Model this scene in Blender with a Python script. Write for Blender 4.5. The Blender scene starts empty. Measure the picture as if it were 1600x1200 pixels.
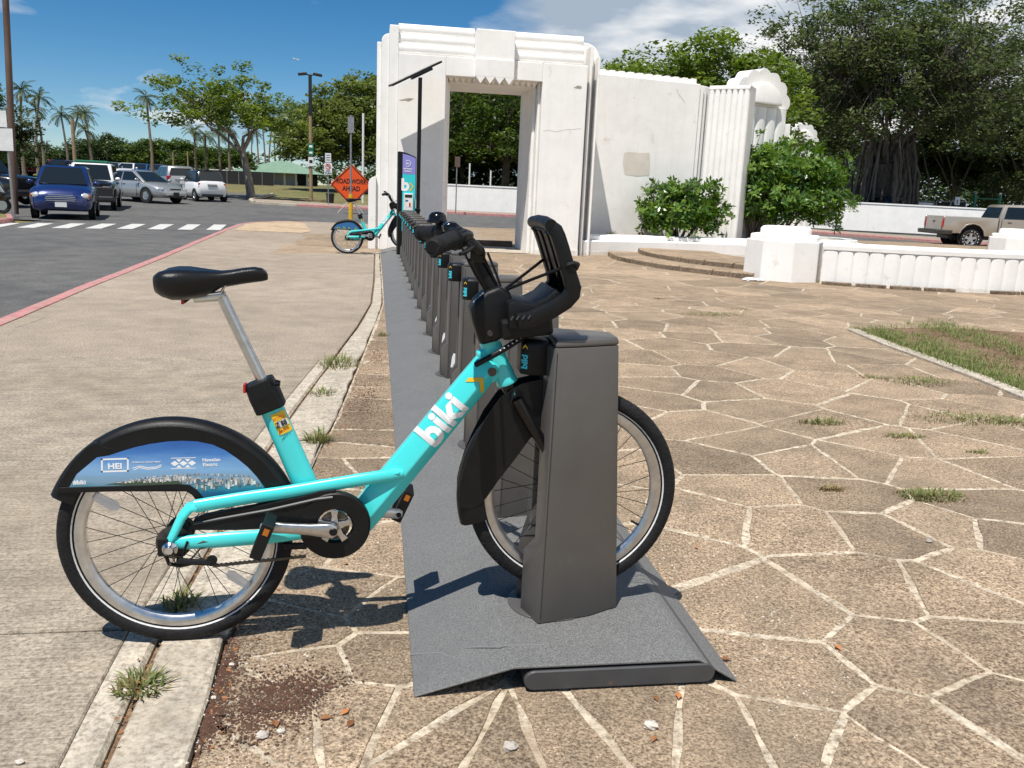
import bpy, bmesh, math, random
import numpy as np
from mathutils import Vector, Matrix
random.seed(7); np.random.seed(7)
SC = bpy.context.scene
COL = SC.collection
rad = math.radians
# ---------------------------------------------------------------- camera
F_PX, YAW, PITCH, ROLL, CAM_H = 1347.0, rad(9.304), rad(12.471), rad(2.489), 1.2512
_f = Vector((math.sin(YAW)*math.cos(PITCH), math.cos(YAW)*math.cos(PITCH), -math.sin(PITCH)))
_r0 = Vector((math.cos(YAW), -math.sin(YAW), 0.0)); _d0 = _f.cross(_r0)
_r = _r0*math.cos(ROLL) - _d0*math.sin(ROLL)
_d = _r0*math.sin(ROLL) + _d0*math.cos(ROLL)
CAM = Vector((0, 0, CAM_H))
cam = bpy.data.cameras.new('camera'); camo = bpy.data.objects.new('camera', cam); COL.objects.link(camo)
cam.sensor_width = 36.0; cam.lens = 36.0*F_PX/1600.0; cam.clip_start = 0.05; cam.clip_end = 6000
m3 = Matrix((_r, -_d, -_f)).transposed()
camo.matrix_world = Matrix.Translation(CAM) @ m3.to_4x4()
SC.camera = camo
SC.render.resolution_x = 1024; SC.render.resolution_y = 768
# ---------------------------------------------------------------- light
SUN = Vector((-0.27, -0.37, 1.0)).normalized()
world = bpy.data.worlds.new('World'); SC.world = world; world.use_nodes = True
def build_world():
    nt = world.node_tree; N = nt.nodes; L = nt.links; N.clear()
    out = N.new('ShaderNodeOutputWorld')
    sky = N.new('ShaderNodeTexSky'); sky.sky_type = 'NISHITA'; sky.sun_disc = False
    sky.sun_elevation = math.asin(SUN.z); sky.sun_rotation = math.atan2(SUN.x, SUN.y)
    sky.air_density = 1.0; sky.dust_density = 0.0; sky.ozone_density = 4.0; sky.altitude = 2200
    b1 = N.new('ShaderNodeBackground'); b1.inputs[1].default_value = 0.076
    hs = N.new('ShaderNodeHueSaturation'); hs.inputs['Saturation'].default_value = 1.32; hs.inputs['Value'].default_value = 1.08; hs.inputs['Hue'].default_value = 0.495
    L.new(sky.outputs[0], hs.inputs['Color']); L.new(hs.outputs[0], b1.inputs[0])
    tc = N.new('ShaderNodeTexCoord'); sep = N.new('ShaderNodeSeparateXYZ'); L.new(tc.outputs['Generated'], sep.inputs[0])
    def mth(op, a, b=None):
        n = N.new('ShaderNodeMath'); n.operation = op
        for i, v in enumerate((a, b)):
            if v is None: continue
            if isinstance(v, (int, float)): n.inputs[i].default_value = v
            else: L.new(v, n.inputs[i])
        return n.outputs[0]
    zz = mth('MAXIMUM', mth('ADD', sep.outputs[2], 0.16), 0.02)
    u = mth('DIVIDE', sep.outputs[0], zz); v = mth('DIVIDE', sep.outputs[1], zz)
    cmb = N.new('ShaderNodeCombineXYZ'); L.new(u, cmb.inputs[0]); L.new(v, cmb.inputs[1]); cmb.inputs[2].default_value = CLOUD_SEED
    n1 = N.new('ShaderNodeTexNoise'); n1.inputs['Scale'].default_value = 0.75; n1.inputs['Detail'].default_value = 6; n1.inputs['Roughness'].default_value = 0.55
    n1.inputs['Distortion'].default_value = 0.25
    L.new(cmb.outputs[0], n1.inputs['Vector'])
    # trade-wind clouds bank up inland (towards +x)
    bias = mth('MULTIPLY', mth('MINIMUM', mth('MAXIMUM', mth('MULTIPLY', mth('SUBTRACT', u, 0.42), 2.2), -1.0), 1.0), 0.14)
    dens = mth('ADD', n1.outputs[0], bias)
    rmp = N.new('ShaderNodeValToRGB'); L.new(dens, rmp.inputs[0])
    rmp.color_ramp.elements[0].position = 0.45; rmp.color_ramp.elements[0].color = (0,0,0,1)
    rmp.color_ramp.elements[1].position = 0.56; rmp.color_ramp.elements[1].color = (1,1,1,1)
    b2 = N.new('ShaderNodeBackground'); b2.inputs[1].default_value = 0.85
    n2 = N.new('ShaderNodeTexNoise'); n2.inputs['Scale'].default_value = 2.2; n2.inputs['Detail'].default_value = 6; L.new(cmb.outputs[0], n2.inputs['Vector'])
    cr = N.new('ShaderNodeValToRGB'); L.new(n2.outputs[0], cr.inputs[0])
    cr.color_ramp.elements[0].position = 0.40; cr.color_ramp.elements[0].color = (0.40,0.49,0.60,1)
    cr.color_ramp.elements[1].position = 0.58; cr.color_ramp.elements[1].color = (1.0,1.0,1.0,1)
    L.new(cr.outputs[0], b2.inputs[0])
    mx = N.new('ShaderNodeMixShader'); L.new(rmp.outputs[0], mx.inputs[0]); L.new(b1.outputs[0], mx.inputs[1]); L.new(b2.outputs[0], mx.inputs[2])
    L.new(mx.outputs[0], out.inputs[0])
CLOUD_SEED = 3.4
build_world()
sl = bpy.data.lights.new('sun', 'SUN'); sl.energy = 5.0; sl.angle = rad(0.53); sl.color = (1.0, 0.955, 0.88)
so = bpy.data.objects.new('sun', sl); COL.objects.link(so)
so.rotation_euler = SUN.to_track_quat('Z', 'Y').to_euler(); so.location = (-8, -10, 30)
vs = SC.view_settings; vs.view_transform = 'Standard'; vs.look = 'None'; vs.gamma = 1.0; vs.exposure = 0.2; vs.use_curve_mapping = False
SC.render.engine = 'CYCLES'
try:
    SC.cycles.max_bounces = 4; SC.cycles.diffuse_bounces = 3; SC.cycles.glossy_bounces = 2; SC.cycles.transmission_bounces = 2; SC.cycles.transparent_max_bounces = 6; SC.cycles.caustics_reflective = False; SC.cycles.caustics_refractive = False
except Exception: pass

# ---------------------------------------------------------------- measuring helpers (photo survey -> metres)
def ray(px, py): return _r*((px-800)/F_PX) + _d*((py-600)/F_PX) + _f
def at_z(px, py, z=0.0):
    d = ray(px, py); return CAM + d*((z-CAM_H)/d.z)
def at_y(px, py, y):
    d = ray(px, py); return CAM + d*(y/d.y)
def rise(y):           # the land climbs gently beyond the cross road
    return min(max(0.0, 0.022*(y-35.0)), 1.15)

# ---------------------------------------------------------------- materials
def _n(nt, t): return nt.nodes.new(t)
def mat(name, col, rough=0.6, metal=0.0, var=0.0, vscale=8.0, bump=0.0, bscale=60.0, spec=None, coat=0.0, col2=None, rand=0.0,
        detail=6.0, rvar=0.0, trans=0.0, alpha=None, stretch=None, streak=None, streakf=0.30, dirt=None, dscale=3.0, dpos=(0.5,0.7)):
    m = bpy.data.materials.new(name); m.use_nodes = True
    nt = m.node_tree; L = nt.links; p = nt.nodes['Principled BSDF']
    c = tuple(col)+(1.0,)
    p.inputs['Base Color'].default_value = c; p.inputs['Roughness'].default_value = rough; p.inputs['Metallic'].default_value = metal
    if spec is not None: p.inputs['Specular IOR Level'].default_value = spec
    if coat: p.inputs['Coat Weight'].default_value = coat; p.inputs['Coat Roughness'].default_value = 0.06
    if trans: p.inputs['Transmission Weight'].default_value = trans
    if alpha is not None: p.inputs['Alpha'].default_value = alpha
    vec = None
    if var or bump or rvar or dirt is not None or rand:
        tc = _n(nt,'ShaderNodeTexCoord'); vec = tc.outputs['Object']
        if stretch:
            mp = _n(nt,'ShaderNodeMapping'); mp.inputs['Scale'].default_value = stretch; L.new(vec, mp.inputs[0]); vec = mp.outputs[0]
    colout = None
    if var:
        nz = _n(nt,'ShaderNodeTexNoise'); nz.inputs['Scale'].default_value = vscale; nz.inputs['Detail'].default_value = detail; nz.inputs['Roughness'].default_value = 0.65
        L.new(vec, nz.inputs['Vector'])
        r = _n(nt,'ShaderNodeValToRGB'); L.new(nz.outputs[0], r.inputs[0])
        a = col2 if col2 else tuple(x*(1-var) for x in col); b = tuple(min(1,x*(1+var)) for x in col)
        r.color_ramp.elements[0].position = 0.36; r.color_ramp.elements[0].color = tuple(a)+(1,)
        r.color_ramp.elements[1].position = 0.64; r.color_ramp.elements[1].color = b+(1,)
        colout = r.outputs[0]
    if dirt is not None:
        nz = _n(nt,'ShaderNodeTexNoise'); nz.inputs['Scale'].default_value = dscale; nz.inputs['Detail'].default_value = 8; nz.inputs['Roughness'].default_value = 0.7
        tc2 = _n(nt,'ShaderNodeTexCoord'); L.new(tc2.outputs['Object'], nz.inputs['Vector'])
        r = _n(nt,'ShaderNodeValToRGB'); L.new(nz.outputs[0], r.inputs[0])
        r.color_ramp.elements[0].position = dpos[0]; r.color_ramp.elements[0].color = (0,0,0,1)
        r.color_ramp.elements[1].position = dpos[1]; r.color_ramp.elements[1].color = (1,1,1,1)
        mx = _n(nt,'ShaderNodeMixRGB'); L.new(r.outputs[0], mx.inputs[0])
        if colout: L.new(colout, mx.inputs[1])
        else: mx.inputs[1].default_value = c
        mx.inputs[2].default_value = tuple(dirt)+(1,); colout = mx.outputs[0]
    if streak is not None:          # rain streaks running down the face
        tc3 = _n(nt,'ShaderNodeTexCoord'); mp3 = _n(nt,'ShaderNodeMapping'); mp3.inputs['Scale'].default_value = (7,7,0.5); L.new(tc3.outputs['Object'], mp3.inputs[0])
        nz = _n(nt,'ShaderNodeTexNoise'); nz.inputs['Scale'].default_value = 1.0; nz.inputs['Detail'].default_value = 5; nz.inputs['Roughness'].default_value = 0.7; L.new(mp3.outputs[0], nz.inputs['Vector'])
        r = _n(nt,'ShaderNodeValToRGB'); L.new(nz.outputs[0], r.inputs[0])
        r.color_ramp.elements[0].position = 0.52; r.color_ramp.elements[0].color = (0,0,0,1); r.color_ramp.elements[1].position = 0.84; r.color_ramp.elements[1].color = (streakf,)*3+(1,)
        mx = _n(nt,'ShaderNodeMixRGB'); L.new(r.outputs[0], mx.inputs[0])
        if colout: L.new(colout, mx.inputs[1])
        else: mx.inputs[1].default_value = c
        mx.inputs[2].default_value = tuple(streak)+(1,); colout = mx.outputs[0]
    if rand:
        oi = _n(nt,'ShaderNodeObjectInfo'); mr = _n(nt,'ShaderNodeMapRange'); L.new(oi.outputs['Random'], mr.inputs[0])
        mr.inputs[3].default_value = 1-rand; mr.inputs[4].default_value = 1+rand
        hs = _n(nt,'ShaderNodeHueSaturation'); L.new(mr.outputs[0], hs.inputs['Value'])
        if colout: L.new(colout, hs.inputs['Color'])
        else: hs.inputs['Color'].default_value = c
        colout = hs.outputs[0]
    if colout: L.new(colout, p.inputs['Base Color'])
    if rvar:
        nz = _n(nt,'ShaderNodeTexNoise'); nz.inputs['Scale'].default_value = vscale*1.7; L.new(vec, nz.inputs['Vector'])
        mr = _n(nt,'ShaderNodeMapRange'); L.new(nz.outputs[0], mr.inputs[0]); mr.inputs[3].default_value = max(0,rough-rvar); mr.inputs[4].default_value = min(1,rough+rvar)
        L.new(mr.outputs[0], p.inputs['Roughness'])
    if bump:
        nz = _n(nt,'ShaderNodeTexNoise'); nz.inputs['Scale'].default_value = bscale; nz.inputs['Detail'].default_value = 4; L.new(vec, nz.inputs['Vector'])
        bp = _n(nt,'ShaderNodeBump'); bp.inputs['Strength'].default_value = min(1.0,bump); bp.inputs['Distance'].default_value = 0.01*max(1.0,bump); L.new(nz.outputs[0], bp.inputs['Height'])
        L.new(bp.outputs[0], p.inputs['Normal'])
    m.diffuse_color = c
    return m
def aggregate(name, base, dark, light, sc=55.0, blot=1.3, blotcol=None, rand=0.12, bump=0.5, rough=0.85, broom=0.0, spots=None, grit=False, midf=0.5):
    """weathered concrete / stone: speckled aggregate, broad blotches, optional broom lines"""
    m = bpy.data.materials.new(name); m.use_nodes = True
    nt = m.node_tree; L = nt.links; p = nt.nodes['Principled BSDF']; p.inputs['Roughness'].default_value = rough
    p.inputs['Specular IOR Level'].default_value = 0.25
    tc = _n(nt,'ShaderNodeTexCoord'); ov = tc.outputs['Object']
    def noise(s, d=5, r=0.6, v=None):
        n = _n(nt,'ShaderNodeTexNoise'); n.inputs['Scale'].default_value = s; n.inputs['Detail'].default_value = d; n.inputs['Roughness'].default_value = r
        L.new(v or ov, n.inputs['Vector']); return n.outputs[0]
    def ramp(x, *st):
        r = _n(nt,'ShaderNodeValToRGB'); L.new(x, r.inputs[0]); e = r.color_ramp.elements
        while len(e) < len(st): e.new(0.5)
        for el, (pos, cc) in zip(e, st): el.position = pos; el.color = tuple(cc)+(1,)
        return r.outputs[0]
    def mix(fac, a, b, mode='MIX'):
        x = _n(nt,'ShaderNodeMixRGB'); x.blend_type = mode
        for i, v in ((0,fac),(1,a),(2,b)):
            if isinstance(v,(int,float)): x.inputs[i].default_value = v
            elif isinstance(v,tuple): x.inputs[i].default_value = v+(1,)
            else: L.new(v, x.inputs[i])
        return x.outputs[0]
    fine = noise(sc, 3, 0.75)
    c = ramp(fine, (0.36,dark), (0.49,base), (0.64,light))
    if grit:
        g2 = noise(sc*0.42, 2, 0.6); c = mix(0.6, c, ramp(g2, (0.36,(0.50,0.48,0.46)), (0.50,(1.0,)*3), (0.66,(1.32,1.30,1.27))), 'MULTIPLY')
    bl = noise(blot, 4, 0.62)
    bc = blotcol or tuple(x*0.6 for x in base)
    c = mix(ramp(bl, (0.45,(0,0,0)), (0.72,(0.75,)*3)), c, bc)
    mid = noise(blot*6, 4, 0.7)
    c = mix(midf, c, ramp(mid, (0.34,(0.55,)*3), (0.62,(1.25,1.22,1.18))), 'MULTIPLY')
    if spots:
        s = noise(0.9, 4, 0.75); c = mix(ramp(s, (0.60,(0,0,0)), (0.72,(0.8,)*3)), c, spots)
    if broom:
        mp = _n(nt,'ShaderNodeMapping'); mp.inputs['Scale'].default_value = (1.2, 70, 1); L.new(ov, mp.inputs[0])
        bn = noise(1.6, 4, 0.8, mp.outputs[0])
        c = mix(broom, c, ramp(bn, (0.36,(0.45,0.43,0.40)), (0.58,(1.12,1.12,1.12))), 'MULTIPLY')
    if rand:
        oi = _n(nt,'ShaderNodeObjectInfo'); mr = _n(nt,'ShaderNodeMapRange'); L.new(oi.outputs['Random'], mr.inputs[0])
        mr.inputs[3].default_value = 1-rand; mr.inputs[4].default_value = 1+rand
        hs = _n(nt,'ShaderNodeHueSaturation'); L.new(mr.outputs[0], hs.inputs['Value']); L.new(c, hs.inputs['Color']); c = hs.outputs[0]
    L.new(c, p.inputs['Base Color'])
    bp = _n(nt,'ShaderNodeBump'); bp.inputs['Strength'].default_value = bump; bp.inputs['Distance'].default_value = 0.012
    h = fine
    if broom:
        a = _n(nt,'ShaderNodeMath'); a.operation = 'ADD'; L.new(fine, a.inputs[0]); L.new(bn, a.inputs[1]); h = a.outputs[0]
    L.new(h, bp.inputs['Height']); L.new(bp.outputs[0], p.inputs['Normal'])
    return m
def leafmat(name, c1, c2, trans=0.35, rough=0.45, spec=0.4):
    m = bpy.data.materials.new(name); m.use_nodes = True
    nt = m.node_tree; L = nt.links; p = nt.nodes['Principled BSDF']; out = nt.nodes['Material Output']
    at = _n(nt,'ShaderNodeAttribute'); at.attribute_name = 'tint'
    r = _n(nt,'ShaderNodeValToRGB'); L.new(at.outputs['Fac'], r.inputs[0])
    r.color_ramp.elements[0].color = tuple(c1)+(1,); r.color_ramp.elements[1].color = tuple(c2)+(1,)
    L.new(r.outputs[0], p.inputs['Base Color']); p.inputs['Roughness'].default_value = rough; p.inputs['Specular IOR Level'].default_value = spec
    t = _n(nt,'ShaderNodeBsdfTranslucent'); hs = _n(nt,'ShaderNodeHueSaturation'); hs.inputs['Value'].default_value = 1.4; hs.inputs['Saturation'].default_value = 1.15
    L.new(r.outputs[0], hs.inputs['Color']); L.new(hs.outputs[0], t.inputs[0])
    mx = _n(nt,'ShaderNodeMixShader'); mx.inputs[0].default_value = trans; L.new(p.outputs[0], mx.inputs[1]); L.new(t.outputs[0], mx.inputs[2]); L.new(mx.outputs[0], out.inputs[0])
    return m
MT = {}
MT['stone'] = aggregate('flagstone', (0.385,0.284,0.192), (0.112,0.074,0.048), (0.60,0.485,0.355), sc=120, blot=0.7, blotcol=(0.24,0.19,0.135), rand=0.20, bump=0.9, grit=True)
MT['mortar'] = aggregate('mortar', (0.53,0.455,0.35), (0.24,0.185,0.13), (0.68,0.60,0.48), sc=30, blot=1.6, blotcol=(0.36,0.28,0.195), rand=0, bump=0.9, spots=(0.33,0.255,0.175))
MT['walk_broom'] = aggregate('broomed_concrete', (0.365,0.312,0.248), (0.235,0.195,0.15), (0.48,0.42,0.335), sc=70, blot=0.8, blotcol=(0.31,0.255,0.19), rand=0.03, bump=0.5, broom=0.55)
MT['walk_aggr'] = aggregate('worn_concrete', (0.342,0.282,0.222), (0.19,0.152,0.115), (0.46,0.39,0.315), sc=70, blot=0.45, blotcol=(0.27,0.22,0.165), rand=0.04, bump=0.5, midf=0.35)
MT['strip'] = aggregate('edging_concrete', (0.47,0.415,0.335), (0.28,0.24,0.19), (0.58,0.53,0.45), sc=60, blot=1.6, blotcol=(0.36,0.31,0.24), rand=0.06, bump=0.35)
MT['asphalt'] = aggregate('asphalt', (0.122,0.121,0.118), (0.075,0.075,0.074), (0.185,0.182,0.175), sc=60, blot=0.35, blotcol=(0.085,0.085,0.085), rand=0, bump=0.6)
MT['dirt'] = aggregate('dirt', (0.20,0.125,0.075), (0.09,0.05,0.03), (0.36,0.27,0.18), sc=45, blot=2.0, blotcol=(0.12,0.06,0.038), rand=0, bump=1.0)
MT['park'] = aggregate('park_ground', (0.145,0.15,0.05), (0.08,0.085,0.03), (0.24,0.21,0.10), sc=6, blot=0.12, blotcol=(0.24,0.17,0.095), rand=0, bump=0.4)
MT['redkerb'] = mat('red_kerb_paint', (0.48,0.20,0.195), 0.75, var=0.25, vscale=9, bump=0.4, bscale=40, dirt=(0.36,0.27,0.225), dscale=7, dpos=(0.48,0.60))
MT['pad'] = aggregate('tan_paver_pad', (0.50,0.375,0.25), (0.38,0.28,0.18), (0.58,0.45,0.32), sc=40, blot=0.8, rand=0, bump=0.2)
MT['roadpaint'] = mat('road_paint', (0.56,0.55,0.52), 0.7, var=0.12, vscale=5, dirt=(0.2,0.2,0.2), dscale=9, dpos=(0.60,0.75))
MT['white'] = mat('white_masonry_paint', (0.90,0.88,0.845), 0.75, var=0.04, vscale=2.0, bump=0.15, bscale=30, dirt=(0.62,0.55,0.45), dscale=3.4, dpos=(0.60,0.80), streak=(0.66,0.60,0.51))
MT['white_dirty'] = mat('stained_white_masonry', (0.80,0.77,0.70), 0.8, var=0.12, vscale=5, bump=0.25, bscale=30, dirt=(0.42,0.36,0.27), dscale=7, dpos=(0.56,0.72), stretch=(0.6,1,1))
MT['white_patch'] = mat('beige_touch_up_paint', (0.70,0.64,0.56), 0.8, var=0.06, vscale=4)
MT['crack'] = mat('crack_grime', (0.36,0.33,0.28), 0.9, var=0.3, vscale=20)
# bicycle and station
MT['teal'] = mat('teal_paint', (0.062,0.68,0.68), 0.30, var=0.03, vscale=3, coat=0.5, spec=0.5)
MT['black'] = mat('black_plastic', (0.0055,0.0055,0.006), 0.46, var=0.2, vscale=20, bump=0.10, bscale=250, rvar=0.08, spec=0.32)
MT['black_gloss'] = mat('black_gloss', (0.005,0.005,0.006), 0.18, spec=0.4)
MT['saddle'] = mat('saddle_vinyl', (0.008,0.008,0.009), 0.36, spec=0.35, bump=0.15, bscale=350)
MT['rubber'] = mat('tyre_rubber', (0.010,0.010,0.011), 0.7, spec=0.3, var=0.3, vscale=30, bump=0.3, bscale=120)
MT['alu'] = mat('brushed_aluminium', (0.62,0.62,0.62), 0.34, 1.0, var=0.12, vscale=30, rvar=0.1)
MT['chrome'] = mat('polished_steel', (0.66,0.66,0.68), 0.16, 1.0)
MT['spoke'] = mat('black_spoke', (0.01,0.01,0.01), 0.35, 0.3)
MT['steel_dark'] = mat('dark_steel', (0.10,0.09,0.08), 0.45, 0.9, var=0.3, vscale=30)
MT['reflwhite'] = mat('clear_reflector', (0.78,0.78,0.80), 0.25, alpha=0.55)
MT['ringline'] = mat('reflective_line', (0.66,0.66,0.66), 0.5)
MT['amber'] = mat('amber_reflector', (0.42,0.13,0.012), 0.25)
MT['redrefl'] = mat('red_reflector', (0.45,0.012,0.012), 0.2)
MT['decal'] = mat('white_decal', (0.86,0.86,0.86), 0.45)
MT['yellow'] = mat('yellow_decal', (0.80,0.50,0.02), 0.45)
MT['stickery'] = mat('permit_yellow', (0.82,0.52,0.03), 0.5)
MT['cyan'] = mat('cyan_decal', (0.06,0.62,0.75), 0.45)
MT['dockgrey'] = mat('dock_grey_coat', (0.112,0.104,0.096), 0.42, 0.25, var=0.06, vscale=6, bump=0.10, bscale=400, rvar=0.08, coat=0.1, dirt=(0.17,0.155,0.14), dscale=11, dpos=(0.62,0.85), streak=(0.13,0.12,0.11), streakf=0.4)
MT['plategrey'] = aggregate('anti_slip_grey', (0.150,0.151,0.150), (0.085,0.085,0.085), (0.235,0.236,0.235), sc=260, blot=1.2, blotcol=(0.136,0.137,0.136), rand=0.03, bump=0.25, rough=0.62, midf=0.10)
MT['endcap'] = mat('grey_end_cap', (0.055,0.057,0.06), 0.5, var=0.1, vscale=10, dirt=(0.17,0.10,0.05), dscale=14, dpos=(0.66,0.75))
MT['kteal'] = mat('kiosk_teal', (0.03,0.60,0.66), 0.35)
MT['endcap_scuff'] = mat('pale_scuff', (0.24,0.24,0.24), 0.7)
MT['trim_dark'] = mat('dark_seam', (0.03,0.028,0.026), 0.7)  # plain dark colour of the dock panel seams
MT['kpurple'] = mat('kiosk_purple', (0.26,0.25,0.62), 0.35)
MT['paper'] = mat('printed_paper', (0.82,0.80,0.76), 0.6)
MT['solar'] = mat('solar_glass', (0.01,0.012,0.02), 0.15)
# other
MT['galv'] = mat('galvanised_steel', (0.32,0.32,0.32), 0.5, 0.6, var=0.15, vscale=12)
MT['brownpole'] = mat('weathered_pole', (0.12,0.075,0.055), 0.8, var=0.25, vscale=6, stretch=(1,1,0.2))
MT['tanpole'] = mat('tan_pole', (0.30,0.21,0.12), 0.75, var=0.2, vscale=5)
MT['bark'] = mat('bark', (0.12,0.095,0.075), 0.9, var=0.45, vscale=9, bump=0.8, bscale=25, stretch=(1,1,0.35))
MT['bark_pale'] = mat('pale_bark', (0.26,0.215,0.175), 0.9, var=0.35, vscale=7, bump=0.8, bscale=25, stretch=(1,1,0.3))
MT['palmbark'] = mat('palm_bark', (0.18,0.14,0.11), 0.9, var=0.25, vscale=9)
MT['orange'] = mat('orange_sign_sheet', (0.80,0.095,0.012), 0.45, var=0.05, vscale=6)
MT['signblack'] = mat('sign_black', (0.01,0.01,0.01), 0.5)
MT['signwhite'] = mat('sign_white', (0.72,0.72,0.72), 0.5, var=0.08, vscale=6)
MT['signgreen'] = mat('sign_green', (0.01,0.16,0.09), 0.5)
MT['signred'] = mat('sign_red', (0.55,0.02,0.02), 0.5)
MT['bollardyellow'] = mat('yellow_post_paint', (0.72,0.42,0.02), 0.55, var=0.15, vscale=10)
MT['roofgreen'] = mat('green_roof', (0.17,0.27,0.19), 0.7, var=0.12, vscale=2)
MT['fenceblk'] = mat('black_screen', (0.012,0.012,0.013), 0.8)
MT['greengrass'] = leafmat('grass_blade', (0.10,0.15,0.04), (0.30,0.32,0.13), 0.3, 0.6, 0.2)
MT['drygrass'] = leafmat('dry_blade', (0.13,0.11,0.04), (0.38,0.29,0.15), 0.25, 0.7, 0.2)
MT['leaf_dry'] = mat('dry_leaf', (0.34,0.14,0.05), 0.7, rand=0.45)
MT['crumb'] = mat('dark_soil_crumb', (0.085,0.040,0.024), 0.9, var=0.4, vscale=60)
MT['pebble'] = mat('coral_pebble', (0.55,0.50,0.44), 0.85, var=0.25, vscale=30, rand=0.25)
# ---------------------------------------------------------------- mesh helpers
ORG = {}
def org(o): return ORG.get(o.name, Vector((0,0,0))) if o is not None else Vector((0,0,0))
def tag(o, label=None, cat=None, group=None, kind=None):
    if label: o['label'] = label
    if cat: o['category'] = cat
    if group: o['group'] = group
    if kind: o['kind'] = kind
    return o
def thing(name, loc, label, cat, group=None, rz=0.0, world_coords=True):
    """Empty at a thing's base; parts may be built in world metres (world_coords) or in local metres"""
    o = bpy.data.objects.new(name, None); COL.objects.link(o); o.location = loc; o.rotation_euler = (0,0,rz); o.empty_display_size = 0.2
    if world_coords: ORG[o.name] = Vector(loc)
    return tag(o, label, cat, group)
def link(name, me, m=None, parent=None, off=None):
    o = bpy.data.objects.new(name, me); COL.objects.link(o)
    if m is not None and not me.materials:
        for mm in (m if isinstance(m,(list,tuple)) else [m]): me.materials.append(MT[mm] if isinstance(mm,str) else mm)
    if parent is not None:
        o.parent = parent; ORG[o.name] = org(parent)
    return o
def copy_tree(o, parent=None):
    c = o.copy(); COL.objects.link(c); c.parent = parent
    ORG[c.name] = ORG.get(o.name, Vector((0,0,0)))
    for ch in list(o.children): copy_tree(ch, c)
    return c
def V(*a): return Vector(a)
class MB:
    def __init__(s): s.v = []; s.f = []; s.mi = []
    def add(s, vs, fs, mi=0):
        b = len(s.v); s.v += [tuple(p) for p in vs]; s.f += [tuple(i+b for i in q) for q in fs]; s.mi += [mi]*len(fs); return s
    def box(s, c, size, R=None, mi=0, taper=1.0):
        c = Vector(c); hx, hy, hz = (x/2 for x in size); vs = []
        for z in (-1,1):
            t = taper if z > 0 else 1.0
            for x, y in ((-1,-1),(1,-1),(1,1),(-1,1)):
                p = Vector((x*hx*t, y*hy*t, z*hz)); vs.append(c + (R @ p if R is not None else p))
        return s.add(vs, [(3,2,1,0),(4,5,6,7),(0,1,5,4),(1,2,6,5),(2,3,7,6),(3,0,4,7)], mi)
    def tube(s, pts, r, n=10, closed=False, caps=True, mi=0, flat=None, up=None):
        """swept tube; r number or list; flat=(a,b) scales of the section axes"""
        pts = [Vector(p) for p in pts]; k = len(pts); rs = r if isinstance(r,(list,tuple)) else [r]*k
        prev = None; rings = []
        for i, p in enumerate(pts):
            if closed: t = pts[(i+1)%k]-pts[i-1]
            else: t = pts[min(i+1,k-1)]-pts[max(i-1,0)]
            t = t.normalized() if t.length > 1e-9 else Vector((0,0,1))
            if up is not None: a = up - t*up.dot(t); a = a.normalized() if a.length > 1e-6 else t.orthogonal().normalized()
            elif prev is None: a = t.orthogonal().normalized()
            else:
                a = prev - t*prev.dot(t); a = a.normalized() if a.length > 1e-6 else t.orthogonal().normalized()
            prev = a; b = t.cross(a)
            fa, fb = flat if flat else (1,1)
            rings.append([p + (a*math.cos(2*math.pi*j/n)*fa + b*math.sin(2*math.pi*j/n)*fb)*rs[i] for j in range(n)])
        vs = [q for rg in rings for q in rg]; fs = []
        for i in range(k if closed else k-1):
            i2 = (i+1)%k
            for j in range(n): fs.append((i*n+j, i*n+(j+1)%n, i2*n+(j+1)%n, i2*n+j))
        if caps and not closed:
            fs.append(tuple(range(n-1,-1,-1))); fs.append(tuple((k-1)*n+j for j in range(n)))
        return s.add(vs, fs, mi)
    def cyl(s, p0, p1, r0, r1=None, n=16, mi=0, caps=True): return s.tube([p0,p1], [r0, r0 if r1 is None else r1], n, mi=mi, caps=caps)
    def lathe(s, prof, c, axis=(0,0,1), n=24, mi=0, closed_prof=False, arc=None):
        """prof: list of (radius, height along axis)"""
        ax = Vector(axis).normalized(); c = Vector(c)
        a = ax.orthogonal().normalized() if abs(ax.y) < 0.9 else Vector((1,0,0)); b = ax.cross(a)
        k = len(prof); vs = []
        N = n if arc is None else n+1
        for j in range(N):
            th = 2*math.pi*j/n if arc is None else arc[0]+(arc[1]-arc[0])*j/n
            d = a*math.cos(th)+b*math.sin(th)
            for r, h in prof: vs.append(c + d*r + ax*h)
        fs = []
        for j in range(n):
            j2 = (j+1)%N if arc is None else j+1
            for i in range(k if closed_prof else k-1):
                i2 = (i+1)%k; fs.append((j*k+i, j2*k+i, j2*k+i2, j*k+i2))
        return s.add(vs, fs, mi)
    def prism(s, poly, d, mi=0):
        """poly: 3D outline, d: extrusion vector"""
        d = Vector(d); p = [Vector(q) for q in poly]; n = len(p)
        vs = p + [q+d for q in p]
        fs = [tuple(range(n-1,-1,-1)), tuple(range(n,2*n))] + [(i,(i+1)%n,n+(i+1)%n,n+i) for i in range(n)]
        return s.add(vs, fs, mi)
    def loft(s, rings, closed=True, caps=True, mi=0):
        n = len(rings[0]); vs = [q for rg in rings for q in rg]; fs = []
        for i in range(len(rings)-1):
            for j in range(n if closed else n-1): fs.append((i*n+j, i*n+(j+1)%n, (i+1)*n+(j+1)%n, (i+1)*n+j))
        if caps and closed:
            fs.append(tuple(range(n-1,-1,-1))); fs.append(tuple((len(rings)-1)*n+j for j in range(n)))
        return s.add(vs, fs, mi)
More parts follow.
